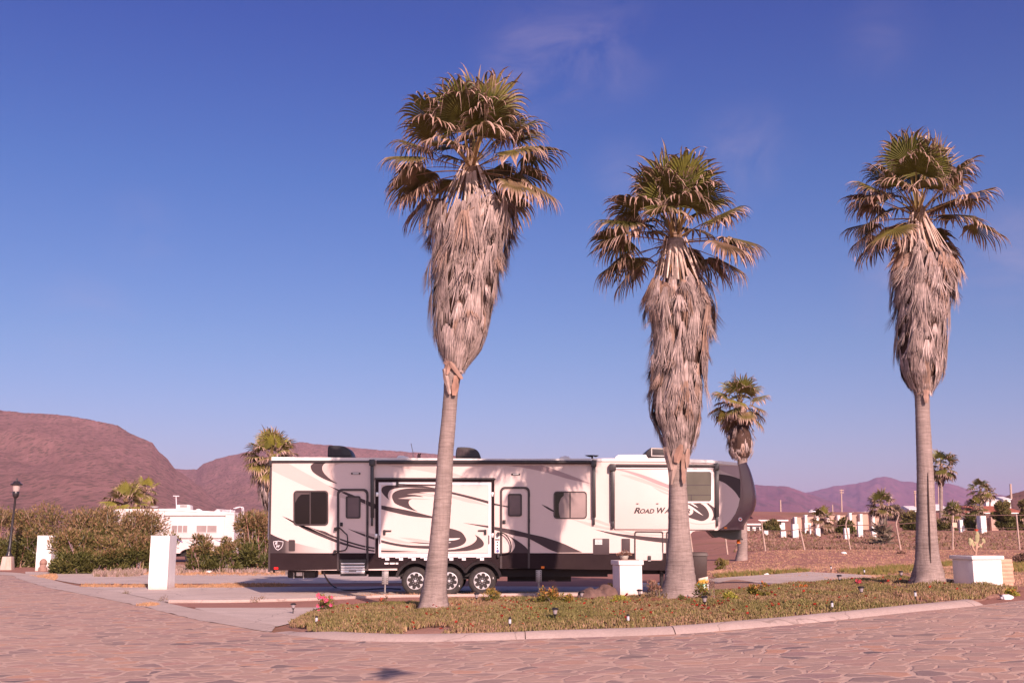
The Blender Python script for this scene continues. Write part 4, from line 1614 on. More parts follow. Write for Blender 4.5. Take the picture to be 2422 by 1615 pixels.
# neighbouring arches meet below the skirt: keep the outline simple
cl = []
for q in pts:
    cl.append(q)
cl.append((a_.x, lo))
mb.prism(cl, YN - 0.012, YN + 0.02)
mb.build('lower_skirt', SKIRTB, RV)
mb = MB()
fx = []
for w in wc:
    pass
mid1, mid2 = (wc[0].x + wc[1].x) / 2, (wc[1].x + wc[2].x) / 2
for i, w in enumerate(wc):
    a0 = 168 if i == 0 else 180 - math.degrees(math.acos(min(1, (w.x - (mid1 if i == 1 else mid2)) / 0.52)))
    a1 = 12 if i == 2 else math.degrees(math.acos(min(1, ((mid1 if i == 0 else mid2) - w.x) / 0.52)))
    o_, i_ = [], []
    for k in range(15):
        t = R(a0 + (a1 - a0) * k / 14)
        o_.append(Vector((w.x + 0.565 * math.cos(t), YN - 0.075, w.z + 0.565 * math.sin(t))))
        i_.append(Vector((w.x + 0.49 * math.cos(t), YN - 0.055, w.z + 0.49 * math.sin(t))))
    n = len(o_)
    vs = [*o_, *i_, *[Vector((p.x, YN - 0.006, p.z + 0.02)) for p in o_], *[Vector((p.x, YN + 0.02, p.z)) for p in i_]]
    fs = []
    for k in range(n - 1):
        fs += [(k, k + 1, n + k + 1, n + k), (2 * n + k + 1, 2 * n + k, k, k + 1), (n + k, n + k + 1, 3 * n + k + 1, 3 * n + k)]
    mb.add(vs, fs)
mb.build('wheel_arch', BLACK, RV, smooth=50)

# ---- wheels
for i, w in enumerate(wc):
    for far in (False, True):
        yb = YN + 0.03 if not far else YF - 0.27
        wb = MB()
        wb.lathe([(0.235, 0.02), (0.30, 0.0), (0.345, 0.006), (0.375, 0.03), (0.392, 0.07), (0.395, 0.12), (0.392, 0.18), (0.372, 0.225), (0.30, 0.24), (0.22, 0.22)], (w.x, yb, w.z), 40, axis='y')
        if far:
            wb.build('far_wheel', RUBBER, RV, smooth=40)
            continue
        wl = wb.build('wheel', RUBBER, RV, smooth=40)
        rb = MB()
        rb.lathe([(0.238, 0.012), (0.238, -0.004), (0.222, -0.006), (0.215, 0.02), (0.212, 0.09)], (w.x, yb + 0.01, w.z), 40, axis='y')
        for k in range(8):                                   # eight dark spokes with bright flared ends
            a = 2 * math.pi * k / 8 + 0.2
            pq = lambda r_, da: (w.x + r_ * math.cos(a + da), w.z + r_ * math.sin(a + da))
            rb.prism([pq(0.224, -0.26), pq(0.224, 0.26), pq(0.185, 0.12), pq(0.155, 0.05), pq(0.155, -0.05), pq(0.185, -0.12)], yb + 0.014, yb + 0.05)
        rb.lathe([(0.0, -0.03), (0.032, -0.028), (0.045, -0.012), (0.05, 0.05)], (w.x, yb + 0.02, w.z), 18, axis='y')
        for k in range(8):
            a = 2 * math.pi * k / 8
            rb.lathe([(0.0, -0.012), (0.010, -0.012), (0.011, 0.03)], (w.x + 0.078 * math.cos(a), yb + 0.02, w.z + 0.078 * math.sin(a)), 8, axis='y')
        rb.build('rim', ALU, wl, smooth=40)
        sb = MB()
        for k in range(8):
            a = 2 * math.pi * k / 8 + 0.2
            pq = lambda r_, da: (w.x + r_ * math.cos(a + da), w.z + r_ * math.sin(a + da))
            sb.prism([pq(0.20, -0.11), pq(0.20, 0.11), pq(0.07, 0.30), pq(0.07, -0.30)], yb + 0.022, yb + 0.05)
        sb.lathe([(0.0, 0.018), (0.095, 0.018), (0.105, 0.05)], (w.x, yb, w.z), 24, axis='y')
        sb.build('spokes', BLACKM, wl, smooth=40)
        db = MB()
        db.lathe([(0.0, 0.045), (0.214, 0.045), (0.214, 0.08), (0.0, 0.08)], (w.x, yb, w.z), 32, axis='y')
        db.build('brake_drum', UNDER, wl, smooth=40)
        mb = MB()
        a = R((10, -25, 15)[i])
        mb.box((w.x + 0.32 * math.cos(a), yb - 0.002, w.z + 0.32 * math.sin(a)), (0.016, 0.012, 0.05), 0)
        mb.build('sidewall_label', STICK, wl)

# ---- frame rails, axles, far side of the undercarriage
mb = MB()
for y in (YN + 0.55, YF - 0.65):
    x0, x1 = on(P1, [(600, 1300)])[0].x, on(P2, [(1700, 1180)])[0].x
    mb.box(((x0 + x1) / 2, y, lo + 0.0), (x1 - x0, 0.12, 0.22))
for w in wc:
    mb.tube([(w.x, YN + 0.15, w.z), (w.x, YF - 0.15, w.z)], 0.06, 10)
for w, v in zip(wc, wc[1:]):
    mb.box(((w.x + v.x) / 2, YN + 0.56, 0.52), (0.5, 0.09, 0.07))
x0, x1 = on(P1, [(1045, 1300)])[0].x, on(P2, [(1050, 1180)])[0].x
mb.box(((x0 + x1) / 2, YN + 0.5, lo - 0.08), (x1 - x0, 0.10, 0.20))
x0, x1 = on(P2, [(180, 1180)])[0].x, on(P2, [(740, 1180)])[0].x
mb.box(((x0 + x1) / 2, YN + 1.5, lo - 0.16), (x1 - x0, 1.2, 0.34))
mb.box(((wc[0].x + wc[2].x) / 2, YN + 1.25, 0.66), (wc[2].x - wc[0].x + 0.95, 1.4, 0.46))
mb.build('chassis', UNDER, RV)
mb = MB()
p0, p1 = on(P1, [(318, 1290), (580, 1360)], -0.6)
mb.box(((p0.x + p1.x) / 2, YN + 0.75, (lo + p1.z) / 2 + 0.01), (p1.x - p0.x, 0.5, lo - p1.z))
tank = mb.build('spare_wheel_carrier', BLACK, RV, bevel=0.06)
mb = MB()
mb.prism(on(P1, [(395, 1305), (450, 1305), (450, 1338), (395, 1338)], -0.48), YN + 0.485, YN + 0.51)
mb.build('number_plate', STICK, tank)
mb = MB()
for x in (372, 462):
    q = on(P1, [(x, 1305), (x, 1362)], -0.44)
    mb = MB()
    mb.tube(q, 0.02, 8)
    mb.build('bracket', STEEL, tank)
mb = MB()
mb.prism(on(P1, [(178, 1288), (192, 1288), (192, 1308), (178, 1308)], -0.1), YN + 0.1, YN + 0.2)
mb.build('bumper_bracket', BLACK, RV)
mb = MB()
mb.prism(on(P1, [(292, 1290), (318, 1290), (318, 1325), (292, 1325)], -1.4), YN + 1.4, YN + 1.5)
mb.build('tail_plate', STICK, RV)


# ---- levelling legs
def jack(conv, x0, x1, y0, y1, yb):
    q = on(conv, [(x0, y0), (x1, y1)], -0.05)
    cx = (q[0].x + q[1].x) / 2
    mb = MB()
    mb.box((cx, YN + 0.10, (q[0].z + q[1].z) / 2), (q[1].x - q[0].x, 0.09, q[0].z - q[1].z))
    o = mb.build('leg', STEEL, RV, bevel=0.006)
    for s_ in (-1, 1):
        for k in range(6):
            mb = MB()
            mb.box((cx + s_ * (q[1].x - q[0].x) * 0.33, YN + 0.053, q[0].z + (q[1].z - q[0].z) * (k + 0.7) / 6.6), (0.018, 0.006, 0.03))
            mb.build('bolt_hole', UNDER, o)
    mb = MB()
    mb.tube([(cx, YN + 0.10, q[1].z), (cx, YN + 0.10, 0.05)], 0.026, 10)
    mb.lathe([(0.13, 0.0), (0.13, 0.025), (0.04, 0.05), (0.03, 0.06)], (cx, YN + 0.10, 0.02), 16)
    mb.build('foot', STEEL, o, smooth=50)


jack(P1, 1190, 1246, 1285, 1415, 1510)
jack(P2, 425, 475, 1185, 1290, 1370)
for xx in (1500, 1640):                                       # front landing gear, mostly behind the palm
    q = on(P2, [(xx, 1180)], -0.4)[0]
    mb = MB()
    mb.tube([(q.x, YN + 0.4, q.z + 0.1), (q.x, YN + 0.4, 0.25)], 0.06, 10)
    mb.tube([(q.x, YN + 0.4, 0.3), (q.x, YN + 0.4, 0.10)], 0.04, 10)
    mb.lathe([(0.14, 0.0), (0.14, 0.03), (0.04, 0.06)], (q.x, YN + 0.4, 0.06), 14)
    mb.build('landing_leg', BLACKM, RV, smooth=50)
# kingpin box under the nose
mb = MB()
mb.prism(on(PF, [(640, 1318), (1185, 1312), (1185, 1440), (1215, 1466), (1200, 1478), (1150, 1462), (1050, 1476), (930, 1445), (850, 1425), (760, 1440), (715, 1400)], -1.0), YN + 1.0, YN + 1.5)
pin = mb.build('kingpin_box', BLACKM, RV)
mb = MB()
c = on(PF, [(1137, 1520)], -1.2)[0]
mb.lathe([(0.055, -0.05), (0.055, 0.03), (0.02, 0.06)], (c.x, YN + 1.2, c.z + 0.03), 14)
mb.build('amber_tag', AMBER, pin, smooth=50)

# ---- painted sweeps on the rear half
plate('graphic_stripe', P1, [(172, 290), (310, 290)] + sp2([(318, 294), (450, 368), (560, 428), (700, 505), (850, 592), (1000, 662), (1126, 708)]) + sp2([(1126, 712), (1000, 674), (850, 625), (700, 580), (520, 522), (330, 438), (172, 362)]), TAUPE, 0.004)
plate('graphic_stripe', P1, sp2([(680, 495), (780, 535), (900, 580), (1000, 622), (1128, 672)]) + sp2([(1128, 716), (1000, 657), (880, 599), (780, 549), (680, 495)]), CHAR, 0.006)
plate('graphic_stripe', P1, [(670, 288), (565, 290)] + sp2([(540, 305), (528, 325), (545, 370), (600, 412), (680, 452), (776, 486)]) + sp2([(776, 486), (712, 442), (662, 397), (636, 352), (642, 315), (670, 288)]), CHAR, 0.006)
plate('graphic_stripe', P1, sp2([(672, 289), (645, 318), (640, 350), (668, 398), (718, 443), (776, 485)]) + sp2([(776, 485), (742, 432), (726, 380), (736, 340), (770, 306), (840, 290)]) , TAUPE, 0.004)
plate('graphic_stripe', PR, sp2([(370, 0), (500, 52), (600, 110), (660, 175)]) + sp2([(850, 195), (980, 263), (1150, 345), (1400, 450), (1600, 520), (1900, 602), (2085, 634)]) + sp2([(2085, 662), (1900, 627), (1600, 557), (1400, 497), (1200, 422), (1000, 342), (800, 252), (690, 192), (580, 127), (480, 62), (370, 0)]), CHAR, 0.005)
plate('graphic_stripe', PR, sp2([(850, 186), (1000, 245), (1160, 285), (1280, 345), (1400, 395), (1600, 465), (1900, 548), (2085, 580)]) + sp2([(2085, 606), (1900, 579), (1600, 496), (1400, 426), (1250, 373), (1100, 309), (980, 253), (850, 186)]), CHAR, 0.006)
plate('graphic_stripe', PR, sp2([(1590, 230), (1700, 270), (1900, 335), (2085, 395)]) + sp2([(2085, 440), (1900, 375), (1700, 288), (1590, 230)]), CHAR, 0.006)
plate('graphic_stripe', PR, sp2([(1700, 262), (1900, 295), (2085, 335)]) + sp2([(2085, 385), (1900, 325), (1700, 262)]), TAUPE, 0.004)
# airbrushed lower corner: black running out to cream
mb = MB()
tc_ = sp2([(140, 318), (250, 375), (400, 435), (500, 470), (650, 506), (800, 545), (1000, 590), (1180, 628), (1330, 668)])
vs, cs = [], []
for x, y in tc_:
    k = (x - 140) / 1190
    c = lerp3((0.040, 0.028, 0.030), (0.17, 0.13, 0.125), min(1, max(0, (x - 350) / 300)))
    c = lerp3(c, (0.70, 0.565, 0.53), min(1, max(0, (x - 420) / 800)) ** 0.75)
    for yy in (y, 690):
        q = on(PR, [(x, yy)], 0.005)[0]
        vs.append((q.x, YN - 0.005, q.z))
        cs.append(c)
n = len(tc_)
mb.add(vs, [(2 * i, 2 * i + 1, 2 * i + 3, 2 * i + 2) for i in range(n - 1)], cs)
mb.build('graphic_fade', leafmat('airbrushed_paint', 0.35, 0, 0.05, 2, 0.4), RV, fix=False)
# shield emblem with its two letters
mb = MB()
mb.prism(on(PR, [(205, 470), (250, 462), (300, 455), (345, 462), (393, 470), (388, 525), (365, 580), (330, 612), (292, 634), (252, 608), (225, 570), (210, 520)], 0.008), YN - 0.008, YN)
sh = mb.build('shield_emblem', ALUW, RV)
mb = MB()
mb.prism(on(PR, [(214, 478), (300, 464), (384, 478), (379, 525), (358, 574), (327, 603), (292, 622), (257, 600), (233, 566), (219, 520)], 0.011), YN - 0.011, YN)
mb.build('shield_field', CHAR, sh)


def lettering(items, m, parent, name='lettering', shear=0.0, depth=0.003, offset=0.0):
    """items: (text, left point, height); one mesh for the whole word"""
    mb = MB()
    for txt, p, h, width in items:
        cu = bpy.data.curves.new('text', 'FONT')
        cu.body = txt
        cu.size = 1.0
        cu.shear = shear
        cu.offset = offset
        cu.extrude = 0.0
        o = bpy.data.objects.new('text', cu)
        col.objects.link(o)
        bpy.context.view_layer.update()
        dg = bpy.context.evaluated_depsgraph_get()
        me = bpy.data.meshes.new_from_object(o.evaluated_get(dg))
        xs = [v.co.x for v in me.vertices]
        ys = [v.co.y for v in me.vertices]
        k = h / (max(ys) - min(ys))
        kx = width / (max(xs) - min(xs)) if width else k
        vs = [(p.x + (v.co.x - min(xs)) * kx, p.y, p.z + (v.co.y - min(ys)) * k) for v in me.vertices]
        mb.add(vs, [tuple(f.vertices) for f in me.polygons])
        bpy.data.objects.remove(o)
        bpy.data.curves.remove(cu)
        bpy.data.meshes.remove(me)
    return mb.build(name, m, parent, fix=False)


q1, q2 = on(PR, [(236, 528), (262, 585)], 0.014)
lettering([('R', q1, 0.075, 0.072), ('W', q2, 0.075, 0.105)], ALUW, sh, shear=0.35, offset=0.02)
# lettering on the slide-out
wd = lambda a, b: on(P2, [(b, 700)], 0.0)[0].x - on(P2, [(a, 700)], 0.0)[0].x
ht = lambda a: on(P2, [(0, 700 - a)], 0.0)[0].z - on(P2, [(0, 700)], 0.0)[0].z
items = [('R', 1264, 50, 54), ('OAD', 1316, 39, 124), ('W', 1462, 50, 74), ('ARRIOR', 1524, 39, 222)]
PROUD = 0.068
lettering([(t, on(P2, [(x, 701 - (x - 1266) * 0.004)], PROUD + 0.006)[0], ht(h_), wd(x, x + w_)) for t, x, h_, w_ in items], BLACK, RV, shear=0.32, offset=0.03)

# ---- windows
def window(conv, x0, y0, x1, y1, r, fw, glass, dividers=(), proud=0.02, parent=RV, frame=FRAMEB, base=0.0, panes=None):
    o_ = on(conv, rr(x0, y0, x1, y1, r), base + proud)
    i_ = on(conv, rr(x0 + fw, y0 + fw, x1 - fw, y1 - fw, max(2, r - fw * 0.6)), base + proud)
    mb = MB()
    mb.band(o_, i_, YN - base - proud, YN - base)
    for dx, dw in dividers:
        mb.prism(on(conv, [(dx - dw / 2, y0 + fw), (dx + dw / 2, y0 + fw), (dx + dw / 2, y1 - fw), (dx - dw / 2, y1 - fw)], base + proud - 0.003), YN - base - proud + 0.003, YN - base)
    w = mb.build('window', frame, parent)
    cuts = [x0 + fw] + [d for d, _ in dividers] + [x1 - fw]
    for i in range(len(cuts) - 1):
        g = (panes[i] if panes else glass)
        mb = MB()
        mb.prism(on(conv, [(cuts[i], y0 + fw), (cuts[i + 1], y0 + fw), (cuts[i + 1], y1 - fw), (cuts[i], y1 - fw)], base + 0.008), YN - base - 0.008, YN - base)
        if parent is RV:
            mb.build('pane', g, w)
        else:
            mb.build('pane', g, parent)
    return w


CURTAIN = glass_material('dark_curtained_glass', (0.075, 0.055, 0.056), 0.10)
w = window(P1, 368, 548, 692, 872, 34, 13, GLASSD, ((524, 12),))
mb = MB()                                                     # half-drawn blind seen through the rear window
mb.prism(on(P1, [(384, 564), (517, 564), (517, 582), (440, 584), (410, 612), (384, 660)], 0.0095), YN - 0.0095, YN - 0.004)
mb.build('blind', CURTAIN, w)
w = window(P2, 577, 512, 862, 747, 30, 9, GLASSM, ((718, 12),), panes=(GLASSM, GLASSM))
mb = MB()
mb.prism(on(P2, [(588, 522), (665, 522), (664, 548), (640, 570), (622, 620), (622, 690), (632, 737), (588, 737)], 0.0095), YN - 0.0095, YN - 0.004)
mb.build('curtain', GLASSD, w)


# ---- entry doors
def door(conv, x0, x1, y0, yb, panel_b, win, lock, rail, label, rail_pads):
    fw = 0.5 * (x1 - x0) * 0.14
    r = (x1 - x0) * 0.16
    outer = [p for p in rr(x0, y0, x1, yb + r * 2, r)]
    inner = [p for p in rr(x0 + fw, y0 + fw, x1 - fw, yb + r * 2, r * 0.8)]
    clip = lambda L: [(x, min(y, yb)) for x, y in L]
    mb = MB()
    mb.band(on(conv, clip(outer), 0.025), on(conv, clip(inner), 0.025), YN - 0.025, YN)
    d = mb.build('door', FRAMEB, RV)
    d['label'] = label
    mb = MB()
    ins = clip(rr(x0 + fw * 1.25, y0 + fw * 1.25, x1 - fw * 1.25, panel_b + r, r * 0.7))
    ins = [(x, min(y, panel_b)) for x, y in ins]
    mb.band(on(conv, ins, 0.010), on(conv, [((x - (x0 + x1) / 2) * 0.975 + (x0 + x1) / 2, (y - (y0 + panel_b) / 2) * 0.99 + (y0 + panel_b) / 2) for x, y in ins], 0.010), YN - 0.010, YN - 0.0)
    mb.build('door_panel', CREAM, d)
    # window of the door
    o_ = on(conv, rr(*win, 18), 0.03)
    f = (win[2] - win[0]) * 0.11
    i_ = on(conv, rr(win[0] + f, win[1] + f, win[2] - f, win[3] - f, 12), 0.03)
    mb = MB()
    mb.band(o_, i_, YN - 0.03, YN)
    mb.build('window_frame', FRAMEB, d)
    mb = MB()
    mb.prism(on(conv, [(win[0] + f, win[1] + f), (win[2] - f, win[1] + f), (win[2] - f, win[3] - f), (win[0] + f, win[3] - f)], 0.012), YN - 0.012, YN)
    mb.build('pane', GLASSP, d)
    mb = MB()
    q = on(conv, rr(*lock, 4), 0.035)
    mb.prism(q, YN - 0.035, YN - 0.004)
    c = q[0].lerp(q[12], 0.5)
    mb.box((c.x, YN - 0.045, c.z - 0.01), (0.03, 0.02, 0.045))
    mb.build('door_handle', BLACK, d, bevel=0.003)
    mb = MB()
    pts = on(conv, rail, 0.10)
    mb.tube(spline(pts, 4), 0.017, 8)
    for (px_, py_) in rail_pads:
        c = on(conv, [(px_, py_)], 0.06)[0]
        mb.box((c.x, YN - 0.06, c.z), (0.055, 0.12, 0.10))
    mb.build('grab_handle', BLACK, d, smooth=50)
    for k in (0.12, 0.5, 0.86):
        mb = MB()
        c = on(conv, [(x1 - fw * 0.2, y0 + (panel_b - y0) * k)], 0.03)[0]
        mb.box((c.x, YN - 0.03, c.z), (0.03, 0.02, 0.10))
        mb.build('hinge', BLACK, d)
    return d


GLASSP = glass_material('door_window_glass', (0.16, 0.115, 0.125), 0.08)
door(P1, 772, 1064, 530, 1290, 1168, (853, 597, 990, 806), (800, 842, 825, 878), [(758, 893), (795, 893), (845, 940), (868, 968), (868, 1060), (852, 1095), (825, 1105), (758, 1112)],
     'rear entry door above the folded steps', ((757, 905), (752, 1115)))
door(P2, 118, 374, 472, 1170, 1052, (186, 532, 306, 726), (140, 757, 166, 790), [(105, 868), (150, 872), (190, 912), (210, 960), (210, 1015), (195, 1036), (140, 1045), (105, 1050)],
     'middle entry door beside the fold-down wall', ((104, 876), (104, 1060)))
plate('graphic_stripe', P2, sp2([(135, 860), (165, 880), (200, 896), (260, 930), (320, 972), (358, 1010)]) + [(358, 1048), (150, 1056)] + sp2([(150, 1056), (205, 1038), (238, 1003), (246, 970), (232, 932), (190, 890), (135, 860)]), CHAR, 0.011)
# folded steps under the rear door
mb = MB()
x0, x1 = on(P1, [(800, 1200), (1035, 1338)], 0.0)
mb.prism(on(P1, [(795, 1186), (1040, 1186), (1032, 1340), (803, 1340)], 0.10), YN - 0.10, YN + 0.3)
st = mb.build('folding_step', BLACKM, RV)
for a, b in ((1218, 1231), (1243, 1264), (1268, 1288), (1290, 1316)):
    mb = MB()
    mb.prism(on(P1, [(808, a), (1030, a), (1025, b), (812, b)], 0.125), YN - 0.125, YN - 0.09)
    mb.build('tread', ALU, st, bevel=0.004)
mb = MB()
mb.prism(on(P1, [(882, 1287), (950, 1287), (950, 1296), (882, 1296)], 0.135), YN - 0.135, YN - 0.12)
mb.build('reflector', SKIRTB, st)

# ---- fold-down side wall (patio ramp)
FRP = 0.03
mb = MB()
mb.band(on(P1, [(1128, 430), (2232, 430), (2232, 1195), (1128, 1195)], FRP), on(P1, [(1158, 470), (2204, 470), (2204, 1166), (1158, 1166)], FRP), YN - FRP, YN)
ramp = mb.build('side_ramp', SKIRTB, RV)
mb = MB()
mb.prism(on(P1, [(1122, 428), (2244, 434), (2244, 446), (1122, 442)], 0.07), YN - 0.07, YN - 0.028)
mb.build('drip_rail', BLACKM, ramp)
mb = MB()
mb.band(on(P1, [(1159, 471), (2203, 471), (2203, 1165), (1146, 1165)], 0.026), on(P1, [(1183, 497), (2178, 497), (2176, 1130), (1180, 1130)], 0.026), YN - 0.026, YN)
mb.build('ramp_border', ALUW, ramp)
mb = MB()
mb.prism(on(P1, [(1181, 495), (2180, 495), (2180, 1132), (1178, 1132)], 0.012), YN - 0.012, YN)
mb.build('ramp_panel', CREAM, ramp)
D = 0.016


def swirl(pts, m, d=D):
    mb = MB()
    mb.prism(on(PP, pts, d), YN - d, YN - 0.01)
    mb.build('graphic_stripe', m, ramp)


swirl(sp2([(1250, 268), (1110, 250), (900, 215), (600, 203), (300, 200), (200, 222), (166, 262), (168, 312), (200, 360), (250, 412), (302, 452)]) + sp2([(302, 452), (278, 405), (278, 350), (312, 290), (400, 255), (550, 240), (800, 243), (1110, 262), (1250, 278)]), CHAR)
swirl(sp2([(346, 400), (362, 345), (420, 300), (550, 262), (750, 248), (1000, 256), (1110, 266), (1365, 310), (1700, 388), (2022, 474)]) + sp2([(2022, 518), (1700, 430), (1360, 347), (1110, 318), (815, 322)]) + sp2([(815, 322), (960, 345), (1110, 376), (1250, 395)]) + sp2([(1250, 388), (1110, 368), (820, 338), (600, 358)]) + sp2([(600, 358), (750, 366), (890, 400), (700, 394), (445, 432)]) +
      sp2([(445, 432), (560, 436), (690, 438), (648, 462), (637, 510), (662, 562), (722, 612), (792, 654)]) + sp2([(792, 654), (700, 632), (550, 580), (410, 520), (362, 456), (346, 400)]), CHAR)
swirl(sp2([(620, 361), (820, 344), (1000, 372), (1360, 380), (1560, 408), (1760, 458), (2022, 558)]) + sp2([(2022, 560), (1850, 522), (1650, 492), (1360, 415), (1110, 404), (900, 385), (620, 361)]), TAUPE, D - 0.002)
swirl(sp2([(470, 432), (640, 407), (850, 427), (1020, 442)]) + sp2([(1020, 442), (880, 449), (640, 438), (470, 432)]), TAUPE, D + 0.001)
swirl(sp2([(162, 548), (400, 592), (700, 652), (1055, 740), (1330, 782)]) + sp2([(1330, 784), (1055, 772), (700, 738), (400, 677), (162, 614)]), CHAR)
swirl(sp2([(156, 1148), (300, 1186), (500, 1222), (700, 1243), (980, 1250), (1180, 1235), (1290, 1190), (1330, 1120), (1320, 1040), (1270, 960), (1200, 915)]) + sp2([(1200, 915), (1320, 941), (1440, 968), (1550, 1012), (1612, 1085), (1636, 1150), (1605, 1210), (1520, 1256), (1400, 1286), (1250, 1301), (980, 1302), (700, 1287), (500, 1264), (300, 1227), (156, 1192)]), CHAR)
swirl(sp2([(1290, 1118), (1400, 1120), (1530, 1118), (1450, 1150), (1290, 1165)]), WHITEP, D + 0.002)
swirl(sp2([(1280, 1190), (1375, 1190), (1330, 1202), (1280, 1204)]), WHITEP, D + 0.002)
swirl(sp2([(1786, 1058), (1860, 1100), (1920, 1160), (1944, 1215), (1920, 1265), (1840, 1302), (1700, 1332), (1500, 1347), (1200, 1352)]) + sp2([(1200, 1326), (1400, 1315), (1560, 1285), (1700, 1240), (1780, 1190), (1818, 1140), (1816, 1100), (1786, 1058)]), CHAR)
swirl(sp2([(1578, 855), (1700, 866), (2022, 904)]) + sp2([(2022, 938), (1850, 906), (1700, 876), (1578, 855)]), CHAR)
swirl(sp2([(152, 1068), (400, 1130), (700, 1200), (860, 1226)]) + sp2([(860, 1226), (500, 1200), (300, 1153), (152, 1108)]), TAUPE)
swirl(sp2([(470, 1103), (740, 1122), (1000, 1165)]) + sp2([(1000, 1188), (740, 1168), (470, 1103)]), TAUPE)
swirl(sp2([(640, 1183), (800, 1188), (1000, 1204)]) + sp2([(1000, 1218), (800, 1206), (640, 1183)]), CHAR, D + 0.001)
swirl(sp2([(152, 1290), (400, 1315), (640, 1325)]) + sp2([(640, 1327), (400, 1324), (152, 1308)]), TAUPE)
swirl(sp2([(152, 1326), (400, 1336), (790, 1352)]) + sp2([(790, 1354), (400, 1362), (152, 1360)]), CHAR)
swirl([(1730, 150), (1790, 152), (1920, 222)], TAUPE)
for x in (260, 500, 720, 935, 1160, 1375, 1592, 1908):        # hinge knuckles along the bottom
    mb = MB()
    mb.prism(on(PP, [(x - 33, 1458), (x + 37, 1458), (x + 37, 1506), (x - 30, 1506)], 0.06), YN - 0.06, YN - 0.02)
    mb.prism(on(PP, [(x - 95, 1412), (x - 25, 1412), (x - 25, 1462), (x - 95, 1468)], 0.05), YN - 0.05, YN - 0.012)
    mb.build('hinge', ALUW, ramp, bevel=0.004)
for x, y, s_ in ((212, 1015, 1), (1968, 1010, -1)):           # latches
    mb = MB()
    mb.prism(on(PP, rr(x - 22, y - 42, x + 22, y + 50, 14), 0.05), YN - 0.05, YN - 0.012)
    mb.prism(on(PP, [(x + s_ * 20, y - 36), (x + s_ * 125, y - 34), (x + s_ * 120, y - 14), (x + s_ * 20, y - 12)], 0.055), YN - 0.055, YN - 0.03)
    mb.build('latch', BLACK, ramp)
for x, y in ((88, 358), (70, 1080), (2088, 360), (2090, 1072)):
    mb = MB()
    mb.prism(on(PP, [(x - 22, y - 36), (x + 22, y - 36), (x + 22, y + 36), (x - 22, y + 36)], 0.045), YN - 0.045, YN - 0.028)
    mb.build('corner_catch', ALU, ramp, bevel=0.003)
for x, y0, y1 in ((136, 1070, 1222), (2033, 1065, 1222)):
    mb = MB()
    mb.prism(on(PP, rr(x - 8, y0, x + 8, y1, 6), 0.04), YN - 0.04, YN - 0.025)
    mb.build('pull_handle', BLACK, ramp)
mb = MB()                                                     # gas strut along the top of the wall
mb.tube(on(PP, [(440, 178), (620, 188), (1100, 190)], 0.06), [0.012, 0.016, 0.012], 8)
mb.box(tuple(on(PP, [(440, 175)], 0.05)[0]), (0.07, 0.05, 0.10))
mb.build('strut', BLACKM, ramp, smooth=50)

# ---- awnings: rollers and arms
mb = MB()
mb.prism(on(P1, [(160, 271), (1085, 271), (1085, 287), (160, 289)], 0.05), YN - 0.05, YN)
mb.prism(on(P1, rr(140, 268, 166, 320, 10), 0.09), YN - 0.09, YN)
mb.build('awning_rail', BLACKM, RV, bevel=0.004)


def arm(conv, x, w, y0, y1, y2, hw):
    mb = MB()
    mb.prism(on(conv, rr(x - hw, y0, x + hw, y0 + 60, 8), 0.17), YN - 0.17, YN)
    mb.prism(on(conv, [(x - w, y0 + 50), (x + w, y0 + 50), (x + w + 2, y1), (x - w + 2, y1)], 0.13), YN - 0.13, YN - 0.03)
    mb.prism(on(conv, [(x - w * 0.62, y1 - 4), (x + w * 0.62, y1 - 4), (x + w * 0.62, y2), (x - w * 0.62, y2)], 0.10), YN - 0.10, YN - 0.04)
    mb.build('awning_arm', BLACKM, RV, bevel=0.004)


arm(P1, 1096, 15, 258, 800, 875, 26)
arm(P2, 922, 15, 243, 735, 798, 22)
arm(P2, 1083, 16, 276, 765, 830, 28)
arm(P2, 1976, 16, 270, 730, 812, 20)


def roller(a, b, r):
    mb = MB()
    mb.tube([a, b], r, 14)
    mb.build('awning_roller', BLACKM, RV, smooth=50)


roller(at(*P1(1140, 283), YN - 0.11), at(*P2(895, 264), YN - 0.11), 0.055)
roller(at(*P2(1100, 291), YN - 0.13), at(*P2(1970, 294), YN - 0.13), 0.042)

# ---- upper slide-out with its own window, stripes and lettering
SL = PROUD
mb = MB()
mb.prism(on(P2, [(1100, 322), (1955, 318), (1962, 760), (1962, 840), (1100, 835)], SL), YN - SL, YN - 0.001)
slide = mb.build('slide_out', CREAM, RV, bevel=0.012)
mb = MB()
mb.prism(on(P2, [(1105, 304), (1960, 302), (1960, 318), (1105, 320)], SL + 0.03), YN - SL - 0.03, YN)
mb.build('slide_topper', ALUW, slide)


def deco(conv, pts, m, d=0.004):
    mb = MB()
    mb.prism(on(conv, pts, SL + d), YN - SL - d, YN - SL + 0.003)
    mb.build('graphic_stripe', m, slide)


